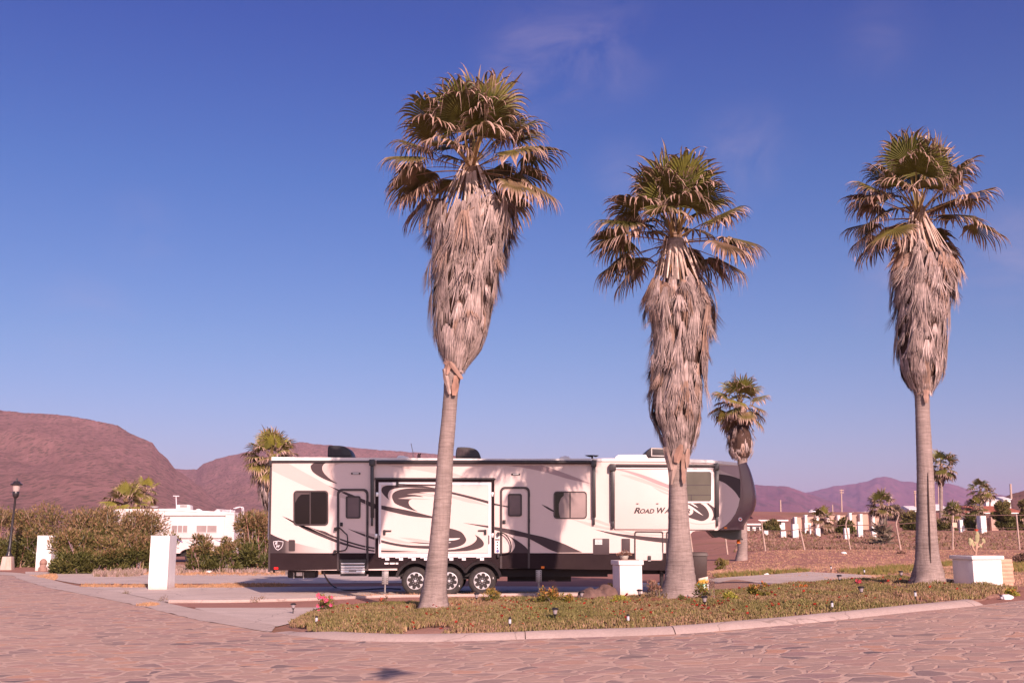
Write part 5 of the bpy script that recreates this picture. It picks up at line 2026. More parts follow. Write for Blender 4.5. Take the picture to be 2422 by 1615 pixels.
deco(P2, sp2([(1106, 325), (1200, 333), (1330, 368), (1450, 412), (1600, 472)]) + sp2([(1600, 502), (1450, 446), (1330, 396), (1200, 348), (1106, 325)]), MAUVE)
deco(P2, sp2([(1145, 368), (1250, 380), (1400, 430), (1600, 512)]) + sp2([(1600, 534), (1400, 458), (1250, 406), (1145, 368)]), TAUPE)
deco(P2, sp2([(1420, 470), (1500, 505), (1600, 545)]) + sp2([(1600, 556), (1500, 520), (1420, 470)]), TAUPE)
deco(PF, sp2([(180, 885), (300, 890), (520, 882)]) + sp2([(520, 882), (600, 940), (652, 1020), (662, 1080), (640, 1130), (552, 1170), (420, 1140), (290, 1097), (150, 1050)]) + sp2([(150, 1050), (290, 1083), (375, 1066), (408, 1022), (390, 972), (330, 925), (180, 885)]), CHAR)
deco(PF, sp2([(300, 893), (380, 935), (470, 1000), (572, 1085)]) + sp2([(572, 1085), (470, 1030), (380, 968), (300, 900)]), WHITEP, 0.007)
deco(PF, [(360, 888), (400, 888), (450, 920), (490, 958), (430, 930)], WHITEP, 0.007)
deco(PF, sp2([(652, 885), (720, 935), (782, 975)]) + [(792, 1148)] + sp2([(700, 1160), (732, 1090), (722, 1020), (690, 960), (620, 885)]), CHAR)
deco(PF, sp2([(200, 1150), (300, 1172), (450, 1206), (600, 1210), (792, 1180)]) + sp2([(792, 1198), (600, 1226), (450, 1221), (300, 1186), (200, 1160)]), TAUPE)
fr = on(P2, rr(1585, 330, 1940, 608, 26), SL + 0.02)
fi = on(P2, rr(1596, 344, 1926, 598, 20), SL + 0.02)
mb = MB()
mb.band(fr, fi, YN - SL - 0.02, YN - SL + 0.004)
w = mb.build('window', ALUW, slide)
mb = MB()
mb.prism(on(P2, rr(1594, 342, 1928, 600, 20), SL + 0.008), YN - SL - 0.008, YN - SL)
mb.build('pane', GLASSG, slide)
mb = MB()
for y in (455, 540):
    mb.prism(on(P2, [(1600, y), (1922, y), (1922, y + 7), (1600, y + 7)], SL + 0.014), YN - SL - 0.014, YN - SL - 0.005)
mb.prism(on(P2, [(1752, 546), (1760, 546), (1760, 598), (1752, 598)], SL + 0.014), YN - SL - 0.014, YN - SL - 0.005)
mb.build('glazing_bar', FRAMEB, slide)

# ---- stripes on the front half of the main wall
plate('graphic_stripe', P2, [(170, 292), (480, 290)] + sp2([(480, 290), (600, 330), (760, 390), (905, 450)]) + sp2([(905, 450), (700, 405), (520, 352), (330, 312), (170, 292)]), MAUVE, 0.004)
plate('graphic_stripe', P1, [(1240, 318), (1650, 318)] + sp2([(1650, 318), (1800, 365), (1980, 428)]) + sp2([(1980, 432), (1800, 408), (1550, 362), (1240, 318)]), TAUPE, 0.004)
plate('graphic_stripe', P2, sp2([(472, 623), (525, 645), (582, 678)]) + sp2([(582, 692), (525, 662), (472, 623)]), CHAR, 0.005)
plate('graphic_stripe', P2, sp2([(70, 614), (130, 628), (190, 640)]) + sp2([(190, 650), (130, 640), (70, 630)]), CHAR, 0.005)
plate('graphic_stripe', P2, sp2([(72, 815), (130, 824), (250, 845), (370, 875), (500, 905), (650, 955), (750, 1000), (822, 1033)]) + sp2([(612, 1035), (540, 1008), (450, 960), (350, 910), (250, 890), (130, 856), (72, 840)]), CHAR, 0.012)
plate('graphic_stripe', P2, sp2([(735, 750), (850, 795), (950, 822), (1100, 850), (1280, 884), (1560, 894), (1730, 892)]) + sp2([(1730, 882), (1560, 884), (1280, 868), (1100, 832), (950, 800), (850, 772), (735, 750)]), TAUPE, 0.004)
plate('graphic_stripe', P2, sp2([(840, 745), (900, 755), (1000, 795), (1100, 818), (1280, 856), (1560, 872), (1730, 868)]) + sp2([(1730, 856), (1560, 860), (1280, 842), (1100, 804), (960, 756), (900, 745)]), TAUPE, 0.004)
plate('graphic_stripe', P2, sp2([(925, 836), (1100, 868), (1280, 890), (1540, 912), (1738, 920)]) + sp2([(1738, 968), (1540, 953), (1400, 937), (1280, 919), (1080, 881), (925, 836)]), CHAR, 0.005)
# ---- compartment doors, vents and labels
mb = MB()
mb.prism(on(P2, rr(915, 916, 1053, 1052, 6), 0.015), YN - 0.015, YN)
ref = mb.build('vent_cover', CHAR, RV, bevel=0.003)
mb = MB()
for i in range(6):
    for j in range(4):
        x, y = 932 + i * 10.4, 922 + j * 11.8
        mb.prism(on(P2, [(x, y), (x + 8.6, y), (x + 8.6, y + 9.6), (x, y + 9.6)], 0.018), YN - 0.018, YN - 0.012)
mb.build('white_grille', STICK, ref)
mb = MB()
mb.prism(on(P2, rr(1158, 916, 1231, 1052, 5), 0.015), YN - 0.015, YN)
vc = mb.build('vent_cover', CHAR, RV, bevel=0.003)
mb = MB()
mb.prism(on(P2, [(1166, 1028), (1222, 1028), (1222, 1040), (1166, 1040)], 0.02), YN - 0.02, YN - 0.012)
mb.build('label_strip', STICK, vc)
for x0, x1 in ((1268, 1516), (1541, 1720)):
    mb = MB()
    mb.band(on(P2, rr(x0, 852, x1, 1108, 20), 0.022), on(P2, rr(x0 + 11, 863, x1 - 8, 1101, 15), 0.022), YN - 0.022, YN)
    cd = mb.build('compartment_door', FRAMEB, RV)
    mb = MB()
    mb.prism(on(P2, [(x0 + 9, 1034), (x1 - 6, 1034), (x1 - 6, 1103), (x0 + 9, 1103)], 0.016), YN - 0.016, YN)
    mb.build('door_panel', CREAM, cd)
    if x0 < 1300:
        mb = MB()
        mb.prism(on(P2, rr(1382, 1062, 1411, 1102, 6), 0.04), YN - 0.04, YN - 0.01)
        mb.build('latch', BLACK, cd, bevel=0.004)
        mb = MB()
        mb.prism(on(P2, [(1386, 1103), (1409, 1103), (1409, 1108), (1386, 1108)], 0.03), YN - 0.03, YN - 0.018)
        mb.build('latch_tab', ALU, cd)
plate('fuel_hatch', PR, rr(492, 440, 608, 648, 18), FRAMEB, 0.02)
plate('marker_light', PR, rr(218, 945, 298, 988, 14), REDL, 0.03)
plate('marker_light', P2, rr(470, 1152, 498, 1172, 4), AMBER, 0.03)
plate('marker_light', PF, rr(905, 1266, 952, 1296, 8), AMBER, 0.03, back=0.0)
for conv, x0, y0, x1, y1 in ((P1, 903, 381, 989, 398), (P2, 214, 359, 291, 374)):
    mb = MB()
    mb.prism(on(conv, rr(x0, y0, x1, y1, 7), 0.025), YN - 0.025, YN)
    pl = mb.build('porch_light', BLACK, RV, bevel=0.003)
    mb = MB()
    mb.prism(on(conv, rr(x0 + 14, y0 + 4, x1 - 14, y1 - 4, 3), 0.03), YN - 0.03, YN - 0.02)
    mb.build('lens', STICK, pl)
# hook-up label column by the middle door
mb = MB()
mb.prism(on(P2, [(74, 895), (116, 895), (116, 1047), (74, 1047)], 0.006), YN - 0.006, YN)
lc = mb.build('label_panel', STICK, RV)
mb = MB()
for k, y in enumerate((948, 972, 998)):
    c = on(P2, [(96, y)], 0.01)[0]
    mb.lathe([(0.0, -0.004), (0.022, -0.004), (0.022, 0.0)], (c.x, YN - 0.008, c.z), 12, axis='y')
for k in range(4):
    mb.prism(on(P2, [(78 + k * 9, 918), (85 + k * 9, 918), (85 + k * 9, 933), (78 + k * 9, 933)], 0.01), YN - 0.01, YN - 0.005)
mb.build('printed_marks', CHAR, lc)
mb = MB()
c = on(P2, [(98, 1022)], 0.01)[0]
mb.lathe([(0.0, -0.004), (0.042, -0.004), (0.042, 0.0)], (c.x, YN - 0.008, c.z), 16, axis='y')
mb.build('blue_stamp', mat('blue_ink', (0.14, 0.15, 0.36), 0.5, 0.3, 40), lc)
mb = MB()
for x, w_ in ((1213, 38), (1262, 46), (1316, 24)):
    mb.prism(on(P1, [(x, 1215), (x + w_, 1215), (x + w_, 1230), (x, 1230)], 0.016), YN - 0.016, YN - 0.008)
mb.build('warning_label', STICK, RV)
for x in (1295, 1465):
    plate('small_bracket', P2, [(x - 10, 614), (x + 10, 614), (x + 8, 622), (x - 8, 622)], FRAMEB, SL + 0.02, back=SL)

# ---- on the roof
YC = YN + 0.8


def roof_unit(conv, pts, m, depth, name, bev=0.05):
    mb = MB()
    mb.prism([at(*conv(x, y), YC) for x, y in pts], YC, YC + depth)
    return mb.build(name, m, RV, bevel=bev)


for pts in (sp2([(682, 240), (684, 180), (690, 137), (725, 129), (815, 133), (862, 150), (893, 180), (908, 215), (914, 242)], 4),
            sp2([(1870, 250), (1873, 200), (1882, 157), (1905, 144), (2000, 148), (2060, 166), (2092, 200), (2106, 250)], 4)):
    u = roof_unit(P1, pts, BLACK, 0.85, 'air_conditioner')
    xs = [p[0] for p in pts]
    mb = MB()
    for k in range(9):
        x = xs[0] + 18 + k * 13
        mb.prism([at(*P1(*q), YC - 0.008) for q in ((x, 160), (x + 6, 160), (x + 6, 222), (x, 222))], YC - 0.008, YC + 0.03)
    mb.build('louvre', CHAR, u)
u = roof_unit(P2, [(1362, 222), (1364, 178), (1410, 137), (1560, 142), (1690, 150), (1692, 222)], BLACK, 0.8, 'air_conditioner', 0.03)
mb = MB()
mb.band([at(*P2(*q), YC - 0.01) for q in ((1412, 140), (1690, 150), (1690, 218), (1412, 212))], [at(*P2(*q), YC - 0.01) for q in ((1420, 148), (1682, 158), (1682, 208), (1420, 204))], YC - 0.01, YC + 0.02)
mb.build('louvre', STEEL, u)
roof_unit(P2, [(1098, 236), (1108, 216), (1132, 199), (1372, 198), (1388, 236)], ROOFW, 0.6, 'roof_vent', 0.02)
roof_unit(P2, [(615, 240), (640, 215), (670, 209), (705, 212), (730, 240)], ROOFW, 0.4, 'roof_vent', 0.02)
roof_unit(P1, [(1312, 255), (1345, 221), (1385, 222), (1440, 240), (1440, 255)], ROOFW, 0.4, 'roof_vent', 0.02)
mb = MB()
c = at(*P2(907, 213), YC)
mb.tube([c + Vector((0, 0, -0.12)), c], 0.03, 8)
mb.lathe([(0.02, -0.02), (0.13, 0.015), (0.16, 0.03), (0.02, 0.03)], c + Vector((-0.06, 0, 0)), 16)
mb.lathe([(0.02, -0.03), (0.08, 0.0), (0.09, 0.02), (0.02, 0.02)], c + Vector((0.1, 0, 0.01)), 14)
mb.build('antenna', BLACK, RV, smooth=50)
mb = MB()
mb.tube([at(*P1(1482, 250), YC), at(*P1(1476, 190), YC), at(*P1(1459, 112), YC)], 0.010, 6)
mb.build('whip_antenna', STEEL, RV)
mb = MB()
for x in (1524, 1540):
    c = at(*P1(x, 250), YC)
    mb.tube([c, c + Vector((0.0, 0, 0.10)), c + Vector((0.03, 0, 0.14))], 0.02, 6)
mb.build('roof_horn', BLACK, RV)
# rear ladder rail glimpsed at the back corner
mb = MB()
mb.tube([at(*P1(137, 1000), YN + 0.15), at(*P1(146, 560), YN + 0.15)], 0.02, 8)
mb.build('ladder', ALUW, RV, smooth=50)

# ---- black cable running from the trailer over the ground
mb = MB()
cb = [at(*P1(640, 1288), YN + 0.25), at(*P1(690, 1385), YN + 0.1)] + [on_land(*P1(*q)) + Vector((0, 0, 0.03)) for q in ((760, 1455), (850, 1480), (1000, 1478), (1200, 1466), (1360, 1470))]
mb.tube(spline(cb, 6), 0.024, 8)
tag(mb.build('power_cable', BLACK, smooth=60), 'black cable drooping from the trailer skirt and trailing along the driveway to the wheels', 'cable')


# ================================================================== SHRUBS AND PLANTS
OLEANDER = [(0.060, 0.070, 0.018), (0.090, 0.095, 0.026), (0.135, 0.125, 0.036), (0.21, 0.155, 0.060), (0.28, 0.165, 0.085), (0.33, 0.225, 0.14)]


def leaf_quad(V, F, Cc, p, d, side, L, w, c):
    b = len(V)
    up = side.cross(d)
    V += [p, p + d * L * 0.45 - side * w + up * w * 0.3, p + d * L, p + d * L * 0.45 + side * w + up * w * 0.3]
    F += [(b, b + 1, b + 2), (b, b + 2, b + 3)]
    Cc += [c] * 4


def shrub(name, label, cat, x, y, hx, hy, h, nleaf, pal, seed, Ls=(0.13, 0.20), wr=0.16, clumps=18, stems=14, group=None, z=None, lean=0.5, base=0.1, flowers=None, stemr=0.016,
          stem_top=1.0, dry_top=0.35, stem_c=(0.36, 0.26, 0.20), openness=0.32):
    rnd = random.Random(seed)
    z0 = (land2(x, y) if z is None else z)
    T = thing(name, label, cat, (x, y, z0), group)
    cl = []
    for i in range(clumps):
        for _ in range(30):
            a = rnd.uniform(0, 2 * math.pi)
            r = math.sqrt(rnd.random())
            t = rnd.uniform(base, 0.97)
            if r < 1.08 - 0.35 * abs(t - 0.45) * 2 or rnd.random() < 0.1:
                break
        cr = rnd.uniform(0.75, 1.25) * openness * min(hx, h) * (clumps / 18) ** -0.33
        k = 1 - 0.25 * t
        cl.append((Vector((x + r * math.cos(a) * max(0.01, hx - cr * 0.5) * k, y + r * math.sin(a) * max(0.01, hy - cr * 0.5) * k, z0 + max(cr * 0.4, t * h - cr * 0.55))), cr, rnd.random()))
    V, F, Cc = [], [], []
    for i in range(nleaf):
        c, cr, tone = cl[rnd.randrange(len(cl))]
        v = Vector((rnd.gauss(0, 1), rnd.gauss(0, 1), rnd.gauss(0, 0.9)))
        v.normalize()
        rad = cr * (rnd.random() ** 0.45)
        p = c + v * rad
        if p.z < z0 + 0.01:
            p.z = z0 + rnd.uniform(0.01, 0.08)
        d = (v * 0.8 + Vector((rnd.uniform(-1, 1), rnd.uniform(-1, 1), rnd.uniform(-0.5, 1.0) + lean))).normalized()
        side = d.cross(Vector((rnd.uniform(-1, 1), rnd.uniform(-1, 1), rnd.uniform(-1, 1)))).normalized()
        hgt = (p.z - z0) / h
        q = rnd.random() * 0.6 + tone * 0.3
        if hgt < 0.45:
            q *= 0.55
        if hgt > 0.45 + 0.25 * rnd.random() and rnd.random() < dry_top * 1.25:
            q = rnd.uniform(0.6, 1.0)
        k = min(0.999, q) * (len(pal) - 1)
        cc = lerp3(pal[int(k)], pal[min(int(k) + 1, len(pal) - 1)], k - int(k))
        sc = rnd.uniform(0.8, 1.2)
        L = rnd.uniform(*Ls)
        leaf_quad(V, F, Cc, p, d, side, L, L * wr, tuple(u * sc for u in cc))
    mb = MB()
    mb.v, mb.f, mb.c, mb.m = [tuple(p) for p in V], F, Cc, [0] * len(F)
    mb.build('foliage', LEAF, T, fix=False)
    if stems:
        mb = MB()
        for i in range(stems):
            c, cr, _ = cl[rnd.randrange(len(cl))]
            b0 = Vector((x + rnd.uniform(-0.45, 0.45) * hx, y + rnd.uniform(-0.5, 0.3) * hy, z0 - 0.05))
            tip = c + Vector((rnd.uniform(-0.3, 0.3) * cr, rnd.uniform(-0.8, 0.2) * cr, cr * rnd.uniform(0.2, 1.0) * stem_top))
            mid = b0.lerp(tip, 0.5) + Vector((rnd.uniform(-0.15, 0.15) * hx, rnd.uniform(-0.15, 0.15) * hy, 0))
            pts = spline([b0, mid, tip], 3)
            mb.tube(pts, [stemr * (1 - 0.75 * k / (len(pts) - 1)) for k in range(len(pts))], 5, colr=tuple(v * rnd.uniform(0.7, 1.25) for v in stem_c))
            for _ in range(2):
                a = rnd.randrange(len(pts) // 2, len(pts) - 1)
                e = pts[a] + Vector((rnd.uniform(-0.2, 0.2) * hx, rnd.uniform(-0.25, 0.1) * hy, rnd.uniform(0.08, 0.24) * h))
                mb.tube([pts[a], e], [stemr * 0.5, stemr * 0.15], 4, colr=tuple(v * rnd.uniform(0.7, 1.25) for v in stem_c))
        mb.build('stems', LEAF, T, fix=False)
    if flowers:
        fc, n, fr = flowers
        mb = MB()
        for i in range(n):
            c, cr, _ = cl[rnd.randrange(len(cl))]
            v = Vector((rnd.gauss(0, 1), -abs(rnd.gauss(0, 1)), rnd.gauss(0.5, 0.7))).normalized()
            p = c + v * cr * 1.02
            for k in range(5):
                a = 2 * math.pi * k / 5 + i
                d = (Vector((math.cos(a), -0.5, math.sin(a)))).normalized()
                s_ = Vector((-math.sin(a), 0, math.cos(a)))
                mb.add([p, p + d * fr * 0.7 - s_ * fr * 0.35, p + d * fr, p + d * fr * 0.7 + s_ * fr * 0.35], [(0, 1, 2, 3)], tuple(u * rnd.uniform(0.8, 1.2) for u in fc))
        mb.build('flowers', LEAF, T, fix=False)
    return T


def pshrub(name, label, cat, pl, pr, top, Y, nleaf, seed, depth=0.8, pal=OLEANDER, **k):
    a, b = at(pl, top, Y), at(pr, top, Y)
    x = (a.x + b.x) / 2
    hx = (b.x - a.x) / 2
    z0 = zfun(x, Y)
    return shrub(name, label, cat, x, Y, hx, hx * depth, a.z - z0, nleaf, pal, seed, z=z0, **k)


HG = 'oleander bushes along the left driveways'
for label, pl, pr, top, Y, n, k in (
        ('leafy bush filling the far left edge behind the lamp post', -60, 62, 1206, 60, 6500, {}),
        ('tall bush between the lamp post and the far white pillar', 35, 190, 1194, 60, 8500, {}),
        ('tall brownish bush in the middle of the hedge left of the camper', 150, 300, 1200, 57, 9000, {'dry_top': 0.5}),
        ('tall reddish topped bush leaning against the front of the camper', 258, 408, 1203, 56, 9500, {'dry_top': 0.6}),
        ('rounded green bush beside the far white pillar', 116, 232, 1258, 49.5, 8500, {'dry_top': 0.15}),
        ('low dark green bush in the middle of the front row', 205, 300, 1272, 49.5, 6500, {'dry_top': 0.1}),
        ('twiggy bush just left of the near white pillar', 285, 372, 1252, 51, 5000, {'dry_top': 0.5}),
        ('small isolated bush between the near pillar and the long trailer', 446, 512, 1266, 51.5, 2600, {'dry_top': 0.3}),
        ('low bush left of the big bush at the rear of the trailer', 505, 572, 1268, 51, 3000, {'dry_top': 0.3}),
        ('big bush with bare upright twigs against the rear of the trailer', 552, 668, 1212, 52, 8000, {'dry_top': 0.5})):
    w_ = (pr - pl) * (0.16 if Y > 55 else 0.06)
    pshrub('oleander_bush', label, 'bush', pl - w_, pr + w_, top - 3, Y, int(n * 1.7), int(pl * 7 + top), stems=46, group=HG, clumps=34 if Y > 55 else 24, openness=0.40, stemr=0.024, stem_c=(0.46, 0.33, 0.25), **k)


# ---- low, dry, grey creeping plants at the foot of the hedge, and dry grass: nobody could count them
def tufts(name, label, polys, n, hgt, w, pal, seed, zf=zfun, bend=0.5, kind='stuff', cat=None):
    rnd = random.Random(seed)
    V, F, Cc = [], [], []
    for P, share in polys:
        xs = [p[0] for p in P]
        ys = [p[1] for p in P]
        k = 0
        m = int(n * share)
        tries = 0
        while k < m and tries < m * 40:
            tries += 1
            x, y = rnd.uniform(min(xs), max(xs)), rnd.uniform(min(ys), max(ys))
            if not in_poly(x, y, P):
                continue
            cl = noise.noise((x * 0.9, y * 0.9, seed)) + 0.5 * noise.noise((x * 3.1, y * 3.1, seed + 2))
            if cl < rnd.uniform(-0.7, 0.25):
                continue
            k += 1
            z = zf(x, y)
            h = rnd.uniform(*hgt) * (0.7 + 0.6 * max(0, cl + 0.3))
            c = pal[rnd.randrange(len(pal))]
            sc = rnd.uniform(0.75, 1.25)
            c = tuple(v * sc for v in c)
            for _ in range(3):
                a = rnd.uniform(0, 2 * math.pi)
                lx, ly = math.cos(a) * h * bend * rnd.random(), math.sin(a) * h * bend * rnd.random()
                ww = w * rnd.uniform(0.6, 1.4)
                b = len(V)
                ox, oy = rnd.uniform(-0.04, 0.04), rnd.uniform(-0.04, 0.04)
                V += [Vector((x + ox - ww, y + oy, z - 0.01)), Vector((x + ox + ww, y + oy + ww * 0.5, z - 0.01)), Vector((x + ox + lx, y + oy + ly, z + h * rnd.uniform(0.7, 1.1)))]
                F.append((b, b + 1, b + 2))
                Cc += [c] * 3
    mb = MB()
    mb.v, mb.f, mb.c, mb.m = [tuple(p) for p in V], F, Cc, [0] * len(F)
    return tag(mb.build(name, LEAF, fix=False), label, cat, None, kind)


DRYC = [(0.42, 0.22, 0.115), (0.47, 0.27, 0.15), (0.36, 0.20, 0.11), (0.30, 0.19, 0.10)]
tufts('dry_grass', None, [(land([(190, 1389), (420, 1391), (660, 1389), (660, 1381), (420, 1382), (195, 1384)], 2), 0.36), (land([(70, 1362), (130, 1372), (135, 1362), (130, 1358)], 2), 0.08),
                          (land([(330, 1360), (520, 1362), (760, 1360), (760, 1352), (520, 1349), (330, 1352)], 2), 0.30), (land([(322, 1433), (350, 1436), (378, 1431), (355, 1428)], 2), 0.05), (land([(760, 1416), (920, 1412), (1240, 1409), (1240, 1406), (900, 1409), (760, 1414)], 2), 0.12),
                          (land([(1240, 1430), (1400, 1428), (1440, 1420), (1400, 1412), (1250, 1414)], 2), 0.09)],
      7000, (0.03, 0.10), 0.010, DRYC, 5)
GREYC = [(0.34, 0.24, 0.21), (0.28, 0.20, 0.17), (0.24, 0.18, 0.12), (0.40, 0.28, 0.25)]
tufts('dead_ground_cover', None, [(land([(222, 1364), (330, 1363), (330, 1348), (225, 1346)], 2), 0.45), (land([(395, 1360), (480, 1354), (640, 1356), (760, 1354), (760, 1345), (400, 1344)], 2), 0.55)], 5000, (0.10, 0.26), 0.03, GREYC, 6, bend=0.9)
FIELDC = [(0.40, 0.22, 0.16), (0.36, 0.20, 0.14), (0.45, 0.27, 0.19), (0.30, 0.20, 0.11), (0.38, 0.26, 0.15)]
fp = [(4.8, 37), (8, 33), (15, 32), (22, 36), (34, 64), (14, 64)]
tufts('field_grass', None, [(fp, 0.6), ([(12, 24.6), (20, 27), (26, 40), (16, 34), (11, 29)], 0.25), ([(8.5, 29), (12, 29.5), (14, 33), (9, 32.5)], 0.15)], 22000, (0.02, 0.07), 0.012, FIELDC, 7, bend=1.0)
SCRUBC = [(0.26, 0.155, 0.12), (0.30, 0.18, 0.14), (0.19, 0.115, 0.085), (0.17, 0.125, 0.06)]
tufts('bank_scrub', None, [([(13, 65.5), (36, 65.5), (46, 92), (19, 92)], 1.0)], 5500, (0.08, 0.24), 0.06, SCRUBC, 8, bend=1.2)
GRN = [(0.13, 0.125, 0.03), (0.18, 0.15, 0.04), (0.23, 0.15, 0.06)]
tufts('green_weeds', None, [(land([(1690, 1368), (1790, 1361), (1910, 1353), (1900, 1350), (1780, 1356), (1690, 1362)], 2), 0.25), (land([(1980, 1352), (2060, 1361), (2160, 1352), (2170, 1340), (2050, 1346)], 2), 0.3), (land([(2220, 1340), (2265, 1338), (2265, 1330), (2225, 1332)], 2), 0.12), (land([(2385, 1350), (2440, 1350), (2440, 1330), (2390, 1334)], 2), 0.2), (land([(1700, 1335), (1720, 1336), (1722, 1330), (1702, 1330)], 2), 0.13)], 3500, (0.06, 0.18), 0.02, GRN, 9)


# ---- succulent ground cover with red flowers in the kerbed bed
def ice_plants():
    rnd = random.Random(3)
    V, F, Cc = [], [], []
    xs = [p[0] for p in BED]
    ys = [p[1] for p in BED]
    pal = [(0.18, 0.175, 0.055), (0.225, 0.20, 0.07), (0.29, 0.215, 0.10), (0.37, 0.235, 0.145), (0.42, 0.245, 0.175)]
    keep_out = [(m[0], m[1], 0.62 if i == 0 else 0.95) for i, m in enumerate(MOUNDS)]
    keep_out += PLANTERS_XY
    n = 0
    while n < 88000:
        x, y = rnd.uniform(min(xs), max(xs)), rnd.uniform(min(ys), max(ys))
        if not in_poly(x, y, BED):
            continue
        # thinner where it is far away (it overlaps anyway), none over the roots, ragged edges
        if rnd.random() > (21.0 / y) ** 1.4:
            continue
        if any(math.hypot(x - a, y - b) < r * (0.85 + 0.3 * noise.noise((x * 3, y * 3, 1))) for a, b, r in keep_out):
            continue
        d = edge_dist(x, y, BED)
        nz = noise.noise((x * 1.3, y * 1.3, 7.0)) * 0.6 + noise.noise((x * 4.0, y * 4.0, 2.0)) * 0.4
        if d < 0.06 + 0.20 * nz or nz + 0.45 * noise.noise((x * 0.5, y * 0.7, 4.0)) < -0.34 + 0.14 * rnd.random():
            continue
        n += 1
        z = land2(x, y) + 0.085 * max(0, nz + 0.4)
        h = rnd.uniform(0.030, 0.068) * (0.75 + 0.6 * max(0, nz + 0.35))
        a = rnd.uniform(0, 2 * math.pi)
        ln = h * rnd.uniform(0.2, 1.3)
        r = rnd.uniform(0.006, 0.011)
        q = min(0.999, max(0, 0.40 + 0.45 * noise.noise((x * 0.55, y * 0.55, 5)) - 0.5 * nz * 0.5 + rnd.uniform(-0.28, 0.30) + 0.12 * (1 - ss(0, 1.2, d)))) * 4
        c = lerp3(pal[int(q)], pal[min(4, int(q) + 1)], q - int(q))
        sc = rnd.uniform(0.8, 1.25)
        b = len(V)
        for k in range(3):
            t = a + 2.09 * k
            V.append((x + r * math.cos(t), y + r * math.sin(t), z - 0.02))
        for k in range(3):
            t = a + 2.09 * k
            V.append((x + ln * 0.4 * math.cos(a) + r * 1.1 * math.cos(t), y + ln * 0.4 * math.sin(a) + r * 1.1 * math.sin(t), z + h * 0.6))
        V.append((x + ln * math.cos(a), y + ln * math.sin(a), z + h))
        for k in range(3):
            k2 = (k + 1) % 3
            F += [(b + k, b + k2, b + 3 + k2, b + 3 + k), (b + 3 + k, b + 3 + k2, b + 6)]
        tip = lerp3(c, (0.34, 0.20, 0.12), 0.25)
        Cc += [tuple(v * sc for v in c)] * 6 + [tuple(v * sc for v in tip)]
    m = 0
    while m < 640:                                   # flowers, thickest in front of the middle palm
        x, y = rnd.uniform(min(xs), max(xs)), rnd.uniform(min(ys), max(ys))
        if not in_poly(x, y, BED) or edge_dist(x, y, BED) < 0.3:
            continue
        w = 0.16 + 0.84 * math.exp(-((x - 2.8) / 2.8) ** 2) + (0.25 if -3.5 < x < 0.5 else 0)
        if rnd.random() > w:
            continue
        m += 1
        z = land2(x, y) + rnd.uniform(0.05, 0.12)
        r = rnd.uniform(0.020, 0.038)
        tx, ty = rnd.uniform(-0.4, 0.4), rnd.uniform(-0.9, 0.1)
        b = len(V)
        V.append((x, y, z - 0.006))
        c = lerp3((0.80, 0.075, 0.045), (0.62, 0.10, 0.07), rnd.random())
        for k in range(8):
            t = 2 * math.pi * k / 8
            rr_ = r * (1 if k % 2 else 0.72)
            V.append((x + rr_ * math.cos(t), y + rr_ * math.sin(t), z + rr_ * (tx * math.cos(t) + ty * -math.sin(t)) * -1))
        F += [(b, b + 1 + k, b + 1 + (k + 1) % 8) for k in range(8)]
        Cc += [c] * 9
    mb = MB()
    mb.v, mb.f, mb.c, mb.m = V, F, Cc, [0] * len(F)
    tag(mb.build('ground_cover', LEAF, fix=False), kind='stuff')


# ================================================================== PLANTERS, PILLARS, LAMP, BIN
def cap_planter(label, px, base, top, capb, Y, s, beta, cap_over):
    p = at(px, base, Y)
    t = at(px, top, Y)
    cb = at(px, capb, Y)
    rz = R(beta)
    # px is the near corner between the shaded left face and the lit front
    cx = p.x + s / 2 * math.cos(rz) - s / 2 * math.sin(rz)
    cy = p.y + s / 2 * math.sin(rz) + s / 2 * math.cos(rz)
    T = thing('planter', label, 'planter', (cx, cy, p.z), 'capped white planters')
    mb = MB()
    mb.box((cx, cy, (p.z - 0.25 + cb.z) / 2), (s, s, cb.z - p.z + 0.25), rz)
    mb.build('pedestal', PLASTER_FOOT, T, bevel=0.018)
    mb = MB()
    so = s + cap_over * 2
    th = t.z - cb.z
    # rim with a sunk bed of soil inside
    mb.box((cx, cy, cb.z + th / 2 + 0.002), (so, so, th), rz)
    mb.build('cap', PLASTER, T, bevel=0.022)
    mb = MB()
    mb.box((cx, cy, t.z + 0.004), (so * 0.72, so * 0.72, 0.02), rz)
    mb.build('soil', BEDSOIL, T)
    return T, Vector((cx, cy, t.z))


P2T, p2top = cap_planter('white plaster planter with a bowl of dried flowers, between the middle palm and the boulders', 1467, 1410, 1325, 1336, 27.4, 0.575, 13, 0.036)
P3T, p3top = cap_planter('white plaster planter holding a cactus, at the right edge beside the split trunk palm', 2306, 1403, 1314, 1323, 23.6, 0.70, 13.7, 0.045)
PLANTERS_XY = [(p2top.x, p2top.y, 0.6), (p3top.x, p3top.y, 0.62)]
ice_plants()


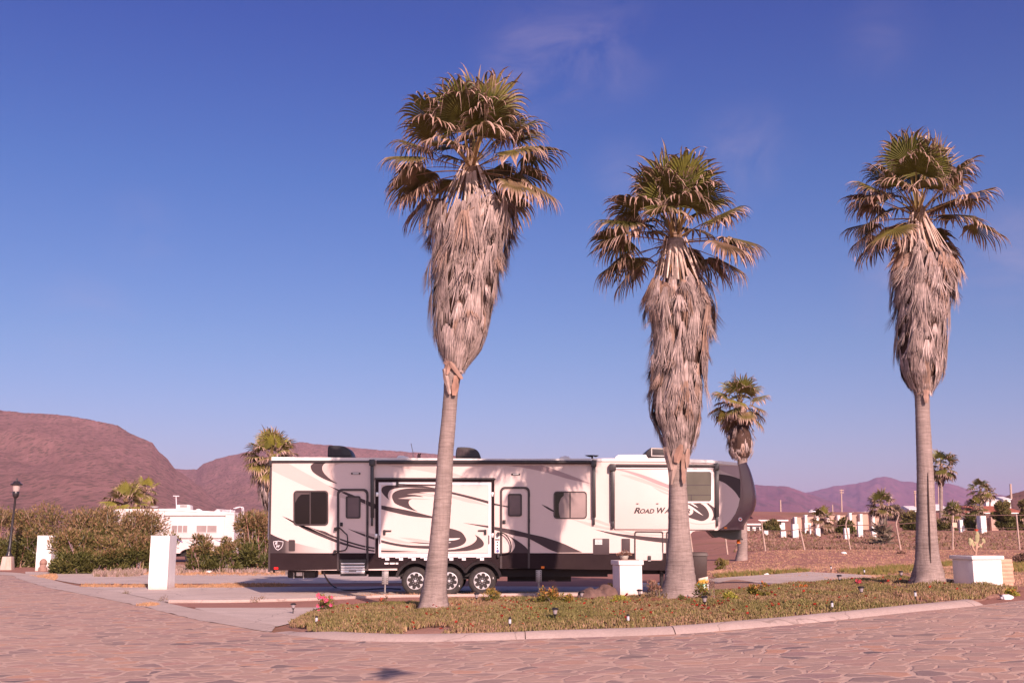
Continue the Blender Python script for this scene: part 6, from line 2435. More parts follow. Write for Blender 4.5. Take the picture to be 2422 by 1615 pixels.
def gate_pillar(label, px, base, Y, s, beta, h=1.65, dp=None):
    p = at(px, base, Y)
    rz = R(beta)
    dp = dp or s
    cx = p.x + s / 2 * math.cos(rz) - dp / 2 * math.sin(rz)
    cy = Y + dp / 2 * math.cos(rz) + s / 2 * math.sin(rz)
    z0 = zfun(cx, cy)
    mb = MB()
    n = 10
    # square shaft, hand-plastered: slightly uneven faces
    vs, fs = [], []
    per = []
    for k in range(4):
        for i in range(4):
            t = i / 4 - 0.5
            q = [(t, -0.5), (0.5, t), (-t, 0.5), (-0.5, -t)][k]
            per.append(q)
    for j in range(n + 1):
        z = z0 - 0.05 + (h + 0.05) * j / n
        for i, (a, b) in enumerate(per):
            w = 1 + 0.012 * noise.noise((a * 3 + px, b * 3, z * 1.7))
            a2, b2 = a * s * w, b * dp * w
            vs.append((cx + a2 * math.cos(rz) - b2 * math.sin(rz), cy + a2 * math.sin(rz) + b2 * math.cos(rz), z))
    m = len(per)
    for j in range(n):
        for i in range(m):
            fs.append((j * m + i, j * m + (i + 1) % m, (j + 1) * m + (i + 1) % m, (j + 1) * m + i))
    fs.append(tuple(n * m + i for i in range(m)))
    mb.add(vs, fs)
    o = mb.build('gate_pillar', PLASTER_FOOT, smooth=30, origin=(cx, cy, z0))
    return tag(o, label, 'pillar', 'plain white gate pillars')


gate_pillar('near white plaster pillar standing on the left driveway', 350, 1394, 34.6, 0.57, 4, dp=1.0)
gate_pillar('far white plaster pillar half covered by the rounded green bush', 83, 1348, 53.0, 0.69, 4, dp=1.1)

# small stone figure at the foot of the far pillar
q = on_land(101, 1350)
mb = MB()
mb.lathe([(0.20, 0.0), (0.20, 0.16), (0.15, 0.20), (0.13, 0.30), (0.17, 0.36), (0.16, 0.46), (0.09, 0.55), (0.02, 0.58)], q, 12)
tag(mb.build('stone_figure', mat('brown_stone', (0.33, 0.20, 0.16), 0.9, 0.2, 8, 0.4), smooth=40, origin=q), 'small brown stone figure at the foot of the far white pillar', 'statue')


def lamp_post(label, x, y, h=4.35, lean=0.16):
    z0 = zfun(x, y)
    T = thing('street_lamp', label, 'street lamp', (x, y, z0), 'black lantern lamp posts')
    mb = MB()
    mb.box((x, y, z0 + 0.30), (0.56, 0.56, 0.68), 0.1, 0.74)
    mb.build('base', mat('stained_concrete', (0.56, 0.44, 0.38), 0.85, 0.12, 3.0, 0.3, dirt=((0.36, 0.20, 0.12), 0.6), stretch=(3, 3, 0.6)), T, bevel=0.02)
    X = lambda t: x + lean * t
    mb = MB()
    hs = [0.62, 0.72, 0.80, 0.95, 1.05, 1.12, 2.4, 3.42, 3.50]
    rs = [0.13, 0.14, 0.09, 0.085, 0.09, 0.066, 0.056, 0.050, 0.075]
    mb.tube([(X(a / h), y, z0 + a) for a in hs], rs, 14)
    mb.build('pole', BLACKM, T, smooth=50)
    xx = X(0.85)
    mb = MB()
    mb.lathe([(0.06, 3.46), (0.13, 3.54), (0.155, 3.62), (0.165, 3.78), (0.15, 3.80)], (xx, y, z0), 14)
    mb.build('lantern_base', BLACKM, T, smooth=50)
    mb = MB()
    mb.lathe([(0.145, 3.80), (0.19, 4.05), (0.20, 4.09)], (xx, y, z0), 14)
    mb.build('lantern_glass', mat('frosted_lamp_glass', (0.50, 0.40, 0.37), 0.25, 0.06, 3), T, smooth=50)
    mb = MB()
    mb.lathe([(0.20, 4.09), (0.29, 4.11), (0.30, 4.15), (0.17, 4.22), (0.15, 4.28), (0.05, 4.32), (0.035, 4.40), (0.0, 4.46)], (xx, y, z0), 16)
    mb.build('lantern_cap', BLACKM, T, smooth=50)
    return T


lp = on_land(17, 1347)
lamp_post('black lantern street lamp on a stained concrete foot at the far left', lp.x, lp.y)

# ---- wheelie bin and a printed plastic bag leaning against it
q = at(1658, 1380, 30.6)
bx, by = q.x, 30.9
bz = zfun(bx, by)
q.z = bz
BIN = thing('wheelie_bin', 'dark brown wheeled bin standing behind the middle palm under the trailer nose', 'bin', (bx, by, bz))
BINM = mat('brown_bin_plastic', (0.040, 0.022, 0.019), 0.5, 0.15, 3)
hb = at(1658, 1303, by).z - bz
mb = MB()
vs = []
for z, wx, wy in ((0.06, 0.34, 0.40), (hb * 0.88, 0.40, 0.52)):
    for a, b in ((-1, -1), (1, -1), (1, 1), (-1, 1)):
        vs.append((bx + a * wx / 2, by + b * wy / 2, bz + z))
mb.add(vs, [(0, 3, 2, 1), (4, 5, 6, 7), (0, 1, 5, 4), (1, 2, 6, 5), (2, 3, 7, 6), (3, 0, 4, 7)])
mb.build('bin_body', BINM, BIN, bevel=0.02)
mb = MB()
mb.box((bx, by, bz + hb * 0.93), (0.45, 0.58, hb * 0.10), 0, 0.9)
mb.build('lid', BINM, BIN, bevel=0.02)
mb = MB()
mb.tube([(bx - 0.26, by + 0.1, bz + hb * 0.72), (bx - 0.30, by - 0.12, bz + hb * 0.70), (bx - 0.20, by - 0.20, bz + hb * 0.70)], 0.02, 8)
mb.build('handle', BLACK, BIN)
for s_ in (-1, 1):
    mb = MB()
    w_ = MB()
    w_.lathe([(0.0, -0.02), (0.09, -0.02), (0.10, 0.0), (0.09, 0.02), (0.0, 0.02)], (0, 0, 0), 14, axis='y')
    mb.add([(bx - 0.20, by + s_ * 0.14 + v[1], bz + 0.10 + v[2]) if False else (bx + s_ * 0.21 + v[1], by + 0.18 + v[0], bz + 0.10 + v[2]) for v in w_.v], w_.f)
    mb.build('wheel', RUBBER, BIN, smooth=40)


def bag():
    b = at(1661, 1380, by - 0.34)
    z0 = zfun(b.x, by - 0.34)
    rnd = random.Random(5)
    vs, fs, cs = [], [], []
    nu, nv = 14, 12
    H, W = 0.42, 0.36
    for j in range(nv + 1):
        v = j / nv
        for i in range(nu):
            a = 2 * math.pi * i / nu
            pw = (0.5 + 0.5 * math.sin(math.pi * min(1, v * 1.15 + 0.05)) ** 0.5)
            w = W / 2 * (0.85 + 0.18 * pw - 0.20 * v * v)
            d = 0.11 * pw * (1 - 0.75 * v ** 4)
            n = noise.noise((math.cos(a) * 2, math.sin(a) * 2, v * 4)) * 0.035
            x = b.x + (w + n) * math.cos(a) + 0.05 * v
            y = by - 0.34 + (d + n) * math.sin(a) + 0.10 * v
            z = z0 + H * v + 0.03 * math.cos(a) * v
            vs.append((x, y, z))
            s = v + 0.10 * math.sin(a * 1.0 + 0.6) + 0.05 * noise.noise((x * 14, z * 14, 0))
            c = (0.75, 0.60, 0.52) if s < 0.12 else (0.78, 0.30, 0.04) if s < 0.26 else (0.05, 0.36, 0.22) if s < 0.56 else (0.80, 0.33, 0.05) if s < 0.78 else (0.72, 0.55, 0.46)
            if s < 0.62 and math.cos(a) > 0.55:
                c = (0.78, 0.74, 0.72)
            cs.append(c)
    for j in range(nv):
        for i in range(nu):
            fs.append((j * nu + i, j * nu + (i + 1) % nu, (j + 1) * nu + (i + 1) % nu, (j + 1) * nu + i))
    fs.append(tuple(nv * nu + i for i in range(nu)))
    mb = MB()
    mb.add(vs, fs, cs)
    o = mb.build('plastic_sack', leafmat('printed_plastic', 0.3, 0.0, 0.06, 6, 0.5), smooth=60, origin=(b.x, by - 0.34, z0))
    tag(o, 'orange and green printed plastic sack leaning on the brown bin', 'sack')


bag()

# bowl of dried flowers on the middle planter
mb = MB()
c = Vector((p2top.x - 0.07, p2top.y - 0.02, p2top.z + 0.012))
BW = thing('flower_bowl', 'pale bowl of dried brown flowers on top of the middle planter', 'plant bowl', c)
mb.lathe([(0.06, 0.0), (0.085, 0.01), (0.115, 0.09), (0.12, 0.10), (0.10, 0.098), (0.0, 0.09)], c, 18)
mb.build('bowl', mat('pale_glazed_pot', (0.55, 0.52, 0.45), 0.4, 0.06, 5), BW, smooth=50)
rnd = random.Random(9)
V, F, Cc = [], [], []
for i in range(520):
    a, r = rnd.uniform(0, 2 * math.pi), math.sqrt(rnd.random())
    p = c + Vector((r * 0.17 * math.cos(a), r * 0.15 * math.sin(a), 0.10 + 0.11 * rnd.random() * (1.2 - r * 0.8)))
    d = Vector((math.cos(a) * r, math.sin(a) * r, rnd.uniform(-0.2, 1))).normalized()
    s_ = d.cross(Vector((rnd.uniform(-1, 1), rnd.uniform(-1, 1), 0.3))).normalized()
    leaf_quad(V, F, Cc, p, d, s_, rnd.uniform(0.025, 0.05), 0.008, random.Random(i).choice([(0.26, 0.13, 0.09), (0.40, 0.22, 0.16), (0.17, 0.09, 0.06), (0.46, 0.30, 0.22)]))
mb = MB()
mb.v, mb.f, mb.c, mb.m = [tuple(p) for p in V], F, Cc, [0] * len(F)
mb.build('dried_flowers', LEAF, BW, fix=False)


# cactus with red flower on the right planter
def pz(a, b):
    return at(2050 + a / 5.806, 1060 + b / 5.806, p3top.y)


CT = thing('cactus', 'branching prickly cactus with one red flower, growing in the right planter', 'cactus', (p3top.x, p3top.y, p3top.z))
CACT = mat('cactus_skin', (0.34, 0.31, 0.17), 0.7, 0.25, 20, 0.4)
mb = MB()
off = p3top.z - pz(1495, 1435).z + 0.02
lift = Vector((0, 0, off))
S = lambda *q: [pz(*k) + lift for k in q]
mb.tube(spline(S((1495, 1440), (1500, 1390), (1505, 1330), (1510, 1280)), 3), [0.026, 0.025, 0.026, 0.027, 0.028, 0.03, 0.03, 0.03, 0.03, 0.03], 8)
mb.tube(spline(S((1495, 1400), (1462, 1360), (1445, 1310), (1430, 1270)), 3), [0.022] * 10, 8)
mb.tube(spline(S((1510, 1340), (1560, 1310), (1590, 1275), (1600, 1250)), 3), [0.020] * 10, 8)
mb.tube(spline(S((1508, 1300), (1490, 1280), (1470, 1260)), 3), [0.02] * 7, 8)
stem = mb.build('cactus_stem', mat('cactus_wood', (0.42, 0.27, 0.20), 0.85, 0.2, 14), CT, smooth=60)
for a, b, w, h_, t in ((1515, 1210, 0.05, 0.115, 0.1), (1520, 1165, 0.042, 0.08, -0.1), (1430, 1270, 0.055, 0.075, 0.4), (1455, 1295, 0.04, 0.06, -0.2), (1602, 1250, 0.04, 0.06, -0.3), (1500, 1290, 0.04, 0.06, 0.2), (1560, 1315, 0.034, 0.05, -0.5), (1415, 1235, 0.035, 0.05, 0.2)):
    c = pz(a, b) + lift
    mb = MB()
    vs, fs = [], []
    for j in range(9):
        ph = math.pi * j / 8
        for k in range(12):
            th = 2 * math.pi * k / 12
            x, y, z = w * math.sin(ph) * math.cos(th), 0.022 * math.sin(ph) * math.sin(th), h_ * -math.cos(ph)
            vs.append((c.x + x * math.cos(t) + z * math.sin(t), c.y + y, c.z + z * math.cos(t) - x * math.sin(t)))
    for j in range(8):
        for k in range(12):
            fs.append((j * 12 + k, j * 12 + (k + 1) % 12, (j + 1) * 12 + (k + 1) % 12, (j + 1) * 12 + k))
    mb.add(vs, fs)
    mb.build('cactus_pad', CACT, CT, smooth=60)
c = pz(1508, 1098) + lift
mb = MB()
for k in range(14):
    a = 2 * math.pi * k / 14
    r_ = 0.055 if k % 2 else 0.04
    d = Vector((math.cos(a), 0.5 * math.sin(a), 0.55)).normalized()
    s_ = Vector((-math.sin(a), 0.3 * math.cos(a), 0)).normalized()
    p = c - Vector((0, 0, 0.02))
    mb.add([p, p + d * r_ * 0.6 - s_ * 0.018, p + d * r_, p + d * r_ * 0.6 + s_ * 0.018], [(0, 1, 2, 3)])
mb.tube([pz(1515, 1150) + lift, c], 0.010, 6)
mb.build('flower', mat('red_petals', (0.75, 0.10, 0.05), 0.5, 0.15, 20), CT, fix=False)

# weathered brick pier behind the right planter, and rubble
q = at(2362, 1395, 24.6)
mb = MB()
pc = Vector((q.x + 0.16, 24.75, q.z))
for k in range(9):
    hh = (at(2370, 1321, 24.7).z - q.z + 0.1) / 9
    j = 0.012 * math.sin(k * 2.3)
    mb.box((pc.x + j, pc.y, q.z - 0.1 + hh * (k + 0.5)), (0.34 + 0.02 * (k % 2), 0.34, hh * 0.94), 0.24)
PIER = tag(mb.build('brick_pier', mat('peach_brick', (0.60, 0.36, 0.25), 0.9, 0.15, 6, 0.4, dirt=((0.40, 0.26, 0.2), 0.4)), origin=pc, bevel=0.01), 'peach coloured brick pier hiding behind the right planter', 'pier')


def boulder(label, px, py, Y, sx, sy, sz, seed, name='boulder', m=None, group='boulders in the bed'):
    p = at(px, py, Y)
    z0 = land2(p.x, Y)
    mb = MB()
    bm = bmesh.new()
    bmesh.ops.create_icosphere(bm, subdivisions=4, radius=1)
    vs = []
    for v in bm.verts:
        n = 1 + 0.28 * noise.noise(v.co * 1.1 + Vector((seed, 0, 0))) + 0.16 * noise.noise(v.co * 2.4 + Vector((0, seed, 0))) + 0.05 * noise.noise(v.co * 7)
        vs.append((p.x + v.co.x * sx * n, Y + v.co.y * sy * n, z0 + sz * 0.35 + v.co.z * sz * n))
    mb.add(vs, [tuple(v.index for v in f.verts) for f in bm.faces])
    bm.free()
    o = mb.build(name, m or ROCK, smooth=60, origin=(p.x, Y, z0))
    return tag(o, label, 'rock', group)


ROCK = mat('brown_rock', (0.15, 0.09, 0.075), 0.9, 0.3, 5, 0.9, 14, dirt=((0.24, 0.15, 0.115), 0.5))
boulder('rounded reddish brown boulder, the lower left of the two in the bed', 1398, 1424, 23.7, 0.31, 0.26, 0.21, 1.0)
boulder('jagged dark boulder lying behind the rounded one, left of the middle planter', 1432, 1412, 24.3, 0.26, 0.22, 0.25, 4.2)
boulder('flat stone beside the foot of the split trunk palm', 2246, 1372, 25.2, 0.20, 0.15, 0.13, 6.0, name='stone', group=None, m=mat('pale_stone', (0.40, 0.29, 0.22), 0.9, 0.2, 6, 0.6))


# ---- solar lights stuck in the bed: one of each kind, then copies
def lantern_light():
    T = thing('solar_lantern', 'x', 'garden light', (0, 0, 0), 'mushroom shaped solar lanterns in the bed')
    mb = MB()
    mb.tube([(0, 0, -0.08), (0, 0, 0.14)], 0.012, 8)
    mb.lathe([(0.02, 0.12), (0.034, 0.14), (0.036, 0.15)], (0, 0, 0), 14)
    mb.build('stake', BLACK, T, smooth=50)
    mb = MB()
    mb.lathe([(0.032, 0.15), (0.052, 0.225), (0.052, 0.235)], (0, 0, 0), 14)
    mb.build('lens', mat('ribbed_clear_plastic', (0.34, 0.29, 0.30), 0.15, 0.1, 30), T, smooth=50)
    mb = MB()
    mb.lathe([(0.056, 0.232), (0.074, 0.235), (0.074, 0.25), (0.045, 0.27), (0.0, 0.272)], (0, 0, 0), 16)
    mb.build('cap', BLACK, T, smooth=40)
    return T


def spot_light():
    T = thing('solar_spike_light', 'x', 'garden light', (0, 0, 0), 'slim spike lights in the bed')
    mb = MB()
    mb.tube([(0, 0, -0.08), (0, 0, 0.13)], 0.014, 8)
    mb.build('stake', BLACK, T, smooth=50)
    mb = MB()
    mb.lathe([(0.026, 0.12), (0.026, 0.20)], (0, 0, 0), 14)
    mb.build('lens', mat('clear_white_lens', (0.52, 0.52, 0.57), 0.15, 0.1, 30), T, smooth=50)
    mb = MB()
    mb.lathe([(0.029, 0.198), (0.029, 0.225), (0.018, 0.235), (0.0, 0.236)], (0, 0, 0), 14)
    mb.build('cap', BLACK, T, smooth=40)
    return T


proto = lantern_light()
LAN = [(693, 1452, 'lantern light on the bare concrete at the left tip of the bed'),
       (1127, 1427, 'lantern light right of the tallest palm, at the back of the ground cover'),
       (1376, 1424, 'lantern light left of the rounded boulder'),
       (1313, 1470, 'lantern light in the middle of the ground cover below the leafy orange bush'),
       (1513, 1420, 'lantern light in front of the middle planter'),
       (1667, 1440, 'lantern light right below the middle palm'),
       (1796, 1412, 'lantern light in front of the yellow green bush on the right'),
       (2038, 1416, 'lantern light half way between the middle palm and the split trunk palm'),
       (1986, 1383, 'lantern light sunk low at the edge of the open slab'),
       (2132, 1372, 'lantern light left of the foot of the split trunk palm')]
first = True


def bed_at(px, py):
    """where the sight line meets the bed's own surface"""
    d = pix_dir(px, py)
    Y = 15.0
    while Y < 60:
        t = Y / d.y
        if EYE + d.z * t <= land2(d.x * t, Y):
            break
        Y += 0.05
    return Vector((d.x * Y / d.y, Y, land2(d.x * Y / d.y, Y)))


for px_, py_, lb in LAN:
    p = bed_at(px_, py_)
    if first:
        proto.location = p
        proto.scale = (0.85, 0.85, 0.85)
        proto['label'] = lb
        first = False
    else:
        dup(proto, p, lb, scale=0.85)
proto = spot_light()
SPK = [(748, 1484, 'spike light at the front left end of the ground cover'), (1206, 1490, 'spike light at the kerb below the two flowering bushes'),
       (1486, 1484, 'spike light at the kerb below the middle planter'), (1969, 1450, 'spike light at the kerb right of the middle palm'),
       (2166, 1424, 'white spike light at the kerb below the split trunk palm')]
for i, (px_, py_, lb) in enumerate(SPK):
    p = bed_at(px_, py_)
    if i == 0:
        proto.location = p
        proto.scale = (0.85, 0.85, 0.85)
        proto['label'] = lb
    else:
        dup(proto, p, lb, scale=0.85)
p = on_land(1966, 1352)
dup(proto, p, 'spike light standing alone in the dry field behind the slab')
p = on_land(2045, 1361)
dup(proto, p, 'spike light at the far corner of the open slab')

# ---- garden shrubs in and behind the bed
CROTON = [(0.09, 0.095, 0.022), (0.17, 0.15, 0.03), (0.30, 0.22, 0.045), (0.42, 0.20, 0.06), (0.40, 0.11, 0.06)]
YEL = [(0.20, 0.20, 0.035), (0.32, 0.30, 0.05), (0.42, 0.36, 0.07)]
SPARSE = [(0.14, 0.13, 0.05), (0.24, 0.15, 0.09), (0.30, 0.17, 0.12)]
DEADS = [(0.30, 0.19, 0.15), (0.24, 0.14, 0.11), (0.36, 0.24, 0.19)]


def gshrub(name, label, px, foot, top, wpx, nleaf, pal, seed, Ls=(0.03, 0.06), **k):
    p = bed_at(px, foot)
    t = at(px, top, p.y)
    hw = wpx / 2 / FPX * p.y * 0.98
    return shrub(name, label, 'plant', p.x, p.y, hw, hw, max(0.06, t.z - p.z), nleaf, pal, seed, Ls=Ls, stemr=0.006, **k)


gshrub('flowering_shrub', 'small bush with pink blossoms behind the left tip of the bed', 772, 1449, 1405, 50, 750, CROTON[:3], 201, stems=8, flowers=((0.75, 0.10, 0.22), 16, 0.045), wr=0.22)
gshrub('flowering_shrub', 'thin plant with a red flower left of the tallest palm', 908, 1434, 1402, 26, 220, SPARSE, 202, stems=6, flowers=((0.75, 0.10, 0.05), 4, 0.04), wr=0.2)
gshrub('leafy_shrub', 'yellow green shrub just right of the tallest palm', 1163, 1425, 1392, 56, 700, CROTON[:4], 203, stems=8, wr=0.25)
gshrub('leafy_shrub', 'large leafy bush with orange tips below the front leg of the trailer', 1298, 1430, 1388, 62, 1200, CROTON, 204, stems=8, wr=0.28)
gshrub('leafy_shrub', 'low yellow bush beside the large leafy orange tipped bush', 1338, 1432, 1405, 40, 600, CROTON[:4], 205, stems=5, wr=0.28)
gshrub('dry_shrub', 'leafless grey brown shrub behind the large leafy bush', 1311, 1412, 1370, 34, 500, DEADS, 206, Ls=(0.02, 0.04), stems=14, stem_top=1.0)
gshrub('leafy_shrub', 'upright yellow green plant against the left side of the middle planter', 1446, 1418, 1371, 30, 450, CROTON[:4], 207, stems=6, wr=0.3)
gshrub('succulent', 'bright yellow green succulent at the foot of the middle planter', 1470, 1432, 1408, 52, 750, YEL, 208, Ls=(0.03, 0.05), stems=0, wr=0.3, lean=1.0)
gshrub('dry_shrub', 'sparse reddish shrub between the middle planter and the middle palm', 1549, 1424, 1372, 62, 800, SPARSE + [(0.45, 0.17, 0.12)], 209, stems=14, wr=0.25)
gshrub('dry_shrub', 'low rust red creeping plant at the left foot of the middle palm', 1547, 1432, 1412, 66, 700, [(0.33, 0.12, 0.09), (0.40, 0.17, 0.12), (0.26, 0.12, 0.08)], 210, stems=4, Ls=(0.03, 0.05))
gshrub('leafy_shrub', 'thin leafy sapling right of the middle palm', 1660, 1420, 1374, 48, 260, CROTON[:3], 211, stems=9, wr=0.28, Ls=(0.04, 0.07))
gshrub('dry_shrub', 'small dead tree with a round brown head right of the middle palm', 1686, 1424, 1362, 30, 420, DEADS, 212, stems=7, base=0.6, Ls=(0.02, 0.04))
gshrub('succulent', 'mound of yellow green leaves left of the yellow green bush', 1728, 1424, 1402, 50, 800, YEL, 213, stems=0, wr=0.3, lean=1.0)
gshrub('leafy_shrub', 'bushy yellow and red croton standing right of the bare sand', 1796, 1414, 1369, 52, 1100, CROTON, 214, stems=8, wr=0.3)
gshrub('flowering_shrub', 'low plant with orange blossoms at the back edge of the bed', 1902, 1394, 1382, 26, 220, CROTON[:3], 215, stems=3, flowers=((0.8, 0.18, 0.06), 6, 0.05))
gshrub('flowering_shrub', 'low plant with crimson blossoms near the corner of the slab', 2032, 1390, 1371, 26, 260, SPARSE, 216, stems=4, flowers=((0.60, 0.07, 0.10), 16, 0.04))
gshrub('succulent', 'yellow and orange succulent right of the right planter', 2392, 1410, 1394, 36, 500, YEL + [(0.6, 0.2, 0.08)], 217, stems=0, wr=0.3, lean=0.9)
gshrub('leafy_shrub', 'dark green tuft at the right foot of the middle palm', 1611, 1425, 1408, 22, 260, [(0.12, 0.13, 0.03), (0.2, 0.17, 0.05)], 218, stems=0, lean=1.2, wr=0.12)
for i, (x, y) in enumerate(((300, 1405), (388, 1424), (600, 1425), (620, 1422), (765, 1434), (785, 1428))):
    p = on_land(x, y)
    shrub('weed', ['tiny weed in the driveway below the near pillar', 'tuft of weed at the left end of the gravel strip', 'weed on the gravel edge below the trailer tail', 'second weed on the gravel edge below the trailer tail', 'low weed at the gravel strip above the lantern light', 'thin weed between gravel strip and pink blossoms'][i], 'weed',
          p.x, p.y, 0.10, 0.08, 0.12 if i != 1 else 0.2, 60, SPARSE, 300 + i, Ls=(0.03, 0.06), stems=2, clumps=4, stemr=0.004, z=p.z, openness=0.6)


# ================================================================== THE SMALL WHITE CAMPER
YC2 = 70.0


def PC(x, y):
    return (240 + x / 5.808, 1100 + y / 5.808)


def cc(pts, d=0.0):
    return [at(*PC(x, y), YC2 - d) for x, y in pts]


CAMP_W = mat('camper_white_aluminium', (0.70, 0.64, 0.625), 0.45, 0.03, 1.2, spec=0.35)
c0 = cc([(1000, 1300)])[0]
CAMPER = thing('camper_trailer', 'small white camper with corrugated sides parked behind the bushes', 'trailer', (c0.x, YC2 + 1.2, 0))
mb = MB()
zb = cc([(1000, 1208)])[0].z
L_ = cc([(150, 640)])[0].x
R_ = cc([(1836, 660)])[0].x
zt = cc([(1000, 612)])[0].z
nose = spline([(L_ + 0.9, 0, zb), (L_ + 0.3, 0, zb + 0.5), (L_ + 0.12, 0, (zb + zt) / 2), (L_ - 0.02, 0, zt - 0.45), (L_ + 0.08, 0, zt - 0.08), (L_ + 0.5, 0, zt + 0.06)], 4)
wx = [cc([(1075, 1200)])[0].x, cc([(1345, 1200)])[0].x]
rf = [at(*PC(x, y), YC2) for x, y in ((1000, 606), (1400, 636), (1828, 658))]
arch = []
wxc, wr_ = (wx[0] + wx[1]) / 2 + 0.45, 1.05
for k in range(13):
    t = R(180 - 180 * k / 12)
    arch.append((wxc + wr_ * math.cos(t), 0, zb + 0.34 * math.sin(t)))
outl = [Vector(p) for p in nose] + rf + [Vector((R_, 0, zb))] + [Vector(p) for p in arch[::-1]]
mb.prism([(p[0], p[2]) for p in outl], YC2, YC2 + 2.4)
cbody = mb.build('body', CAMP_W, CAMPER)
mb = MB()                                             # horizontal ribs of the siding
for k in range(19):
    z = zb + 0.12 + (zt - zb - 0.42) * k / 18
    x0 = L_ + (0.35 if z < zb + 0.6 else 0.14)
    if z < zb + 0.36:
        mb.box(((x0 + 0.6 + wxc - wr_) / 2, YC2 - 0.008, z), (wxc - wr_ - x0 - 0.6, 0.016, 0.035))
        mb.box(((R_ + wxc + wr_) / 2, YC2 - 0.008, z), (R_ - wxc - wr_ - 0.04, 0.016, 0.035))
    else:
        mb.box(((x0 + R_) / 2, YC2 - 0.008, z), (R_ - x0 - 0.04, 0.016, 0.035))
mb.build('siding_ribs', CAMP_W, CAMPER)
mb = MB()
q = cc([(870, 695), (1690, 700)], 0.12)
zs_ = cc([(1000, 1000)])[0].z
mb.box(((q[0].x + q[1].x) / 2, YC2 - 0.06, (q[0].z + zs_) / 2), (q[1].x - q[0].x, 0.12, q[0].z - zs_))
mb.build('slide_out', CAMP_W, CAMPER, bevel=0.02)
mb = MB()
mb.box(((q[0].x + q[1].x) / 2, YC2 - 0.09, q[0].z + 0.03), (q[1].x - q[0].x + 0.1, 0.24, 0.06))
mb.build('awning_strip', TAUPE, CAMPER)
mb = MB()
mb.prism([(p.x, p.z + 0.05) for p in [Vector((L_ + 0.06, 0, zt - 0.02))] + rf] + [(p.x, p.z - 0.06) for p in rf[::-1]] + [(L_ + 0.1, zt - 0.16)], YC2 - 0.04, YC2 + 2.44)
mb.build('roof', ROOFW, CAMPER)
GW = glass_material('pale_camper_glass', (0.34, 0.275, 0.265), 0.15)
for x0, x1, divs in ((960, 1182, (1042, 1112)), (1302, 1586, (1446,))):
    a, b = cc([(x0, 820), (x1, 928)], 0.14)
    mb = MB()
    o_ = [(a.x, a.z), (b.x, a.z), (b.x, b.z), (a.x, b.z)]
    mb.band([Vector((x, 0, z)) for x, z in o_], [Vector((x + sx * 0.035, 0, z + sz * 0.035)) for (x, z), (sx, sz) in zip(o_, ((1, -1), (-1, -1), (-1, 1), (1, 1)))], YC2 - 0.145, YC2 - 0.12)
    for d in divs:
        dx = cc([(d, 900)], 0.14)[0].x
        mb.box((dx, YC2 - 0.137, (a.z + b.z) / 2), (0.05, 0.022, a.z - b.z - 0.07))
    w = mb.build('window', CAMP_W, CAMPER)
    mb = MB()
    mb.box(((a.x + b.x) / 2, YC2 - 0.126, (a.z + b.z) / 2), (b.x - a.x - 0.06, 0.014, a.z - b.z - 0.06))
    mb.build('pane', GW, w)
for pts, m in (([(1010, 990), (1060, 1005), (1115, 1050), (1112, 1060), (1060, 1035), (1005, 1018)], mat('purple_stripe', (0.13, 0.09, 0.26), 0.4, 0.1, 3)),
               ([(1010, 975), (1060, 990), (1100, 1022), (1060, 1000), (1010, 986)], mat('wine_stripe', (0.25, 0.06, 0.12), 0.4, 0.1, 3)),
               ([(1280, 985), (1340, 978), (1560, 985), (1380, 992)], mat('teal_stripe', (0.10, 0.33, 0.32), 0.4, 0.1, 3)),
               ([(1165, 1050), (1230, 1070), (1400, 1090), (1235, 1082)], mat('teal_stripe', (0.1, 0.33, 0.32))),
               ([(1560, 1020), (1640, 1045), (1720, 1075), (1640, 1056)], mat('purple_stripe', (0.13, 0.09, 0.26)))):
    mb = MB()
    mb.prism(cc(pts, 0.03), YC2 - 0.03, YC2 - 0.005)
    mb.build('side_stripe', m, CAMPER)
for k, dx in enumerate((-0.42, 0.42)):
    mb = MB()
    mb.lathe([(0.2, 0.0), (0.30, -0.01), (0.35, 0.03), (0.36, 0.12), (0.34, 0.2)], (wxc + dx, YC2 + 0.08, 0.36), 22, axis='y')
    w = mb.build('wheel', RUBBER, CAMPER, smooth=40)
    mb = MB()
    mb.lathe([(0.0, 0.03), (0.10, 0.02), (0.2, 0.02)], (wxc + dx, YC2 + 0.08, 0.36), 18, axis='y')
    mb.build('rim', ALU, w, smooth=40)
mb = MB()
mb.box(((L_ + R_) / 2 + 0.3, YC2 + 1.3, zb - 0.05), (R_ - L_ - 1.2, 1.8, 0.3))
mb.build('chassis', UNDER, CAMPER)


def top_unit(name, pts, m, d=0.7, bev=0.03):
    mb = MB()
    mb.prism([at(*PC(x, y), YC2 + 0.7) for x, y in pts], YC2 + 0.7, YC2 + 0.7 + d)
    return mb.build(name, m, CAMPER, bevel=bev)


ac = top_unit('air_conditioner', [(1015, 622), (1022, 570), (1040, 540), (1190, 540), (1216, 556), (1218, 630)], CAMP_W)
mb = MB()
for k in range(4):
    a, b = at(*PC(1078, 548 + k * 9), YC2 + 0.69), at(*PC(1176, 551 + k * 9), YC2 + 0.69)
    mb.box(((a.x + b.x) / 2, YC2 + 0.69, a.z), (b.x - a.x, 0.02, 0.022))
mb.build('louvre', STEEL, ac)
mb = MB()
mb.tube([at(*PC(1032, 620), YC2 + 0.5), at(*PC(1024, 430), YC2 + 0.5)], 0.028, 8)
mb.tube([at(*PC(984, 421), YC2 + 0.5), at(*PC(1068, 423), YC2 + 0.5)], 0.03, 8)
mb.build('antenna', ALUW, CAMPER, smooth=50)
top_unit('roof_vent', [(1285, 640), (1295, 606), (1330, 596), (1362, 612), (1368, 640)], ROOFW, 0.4)
top_unit('roof_vent', [(1540, 650), (1560, 618), (1610, 614), (1622, 632), (1622, 650)], ROOFW, 0.4)
mb = MB()
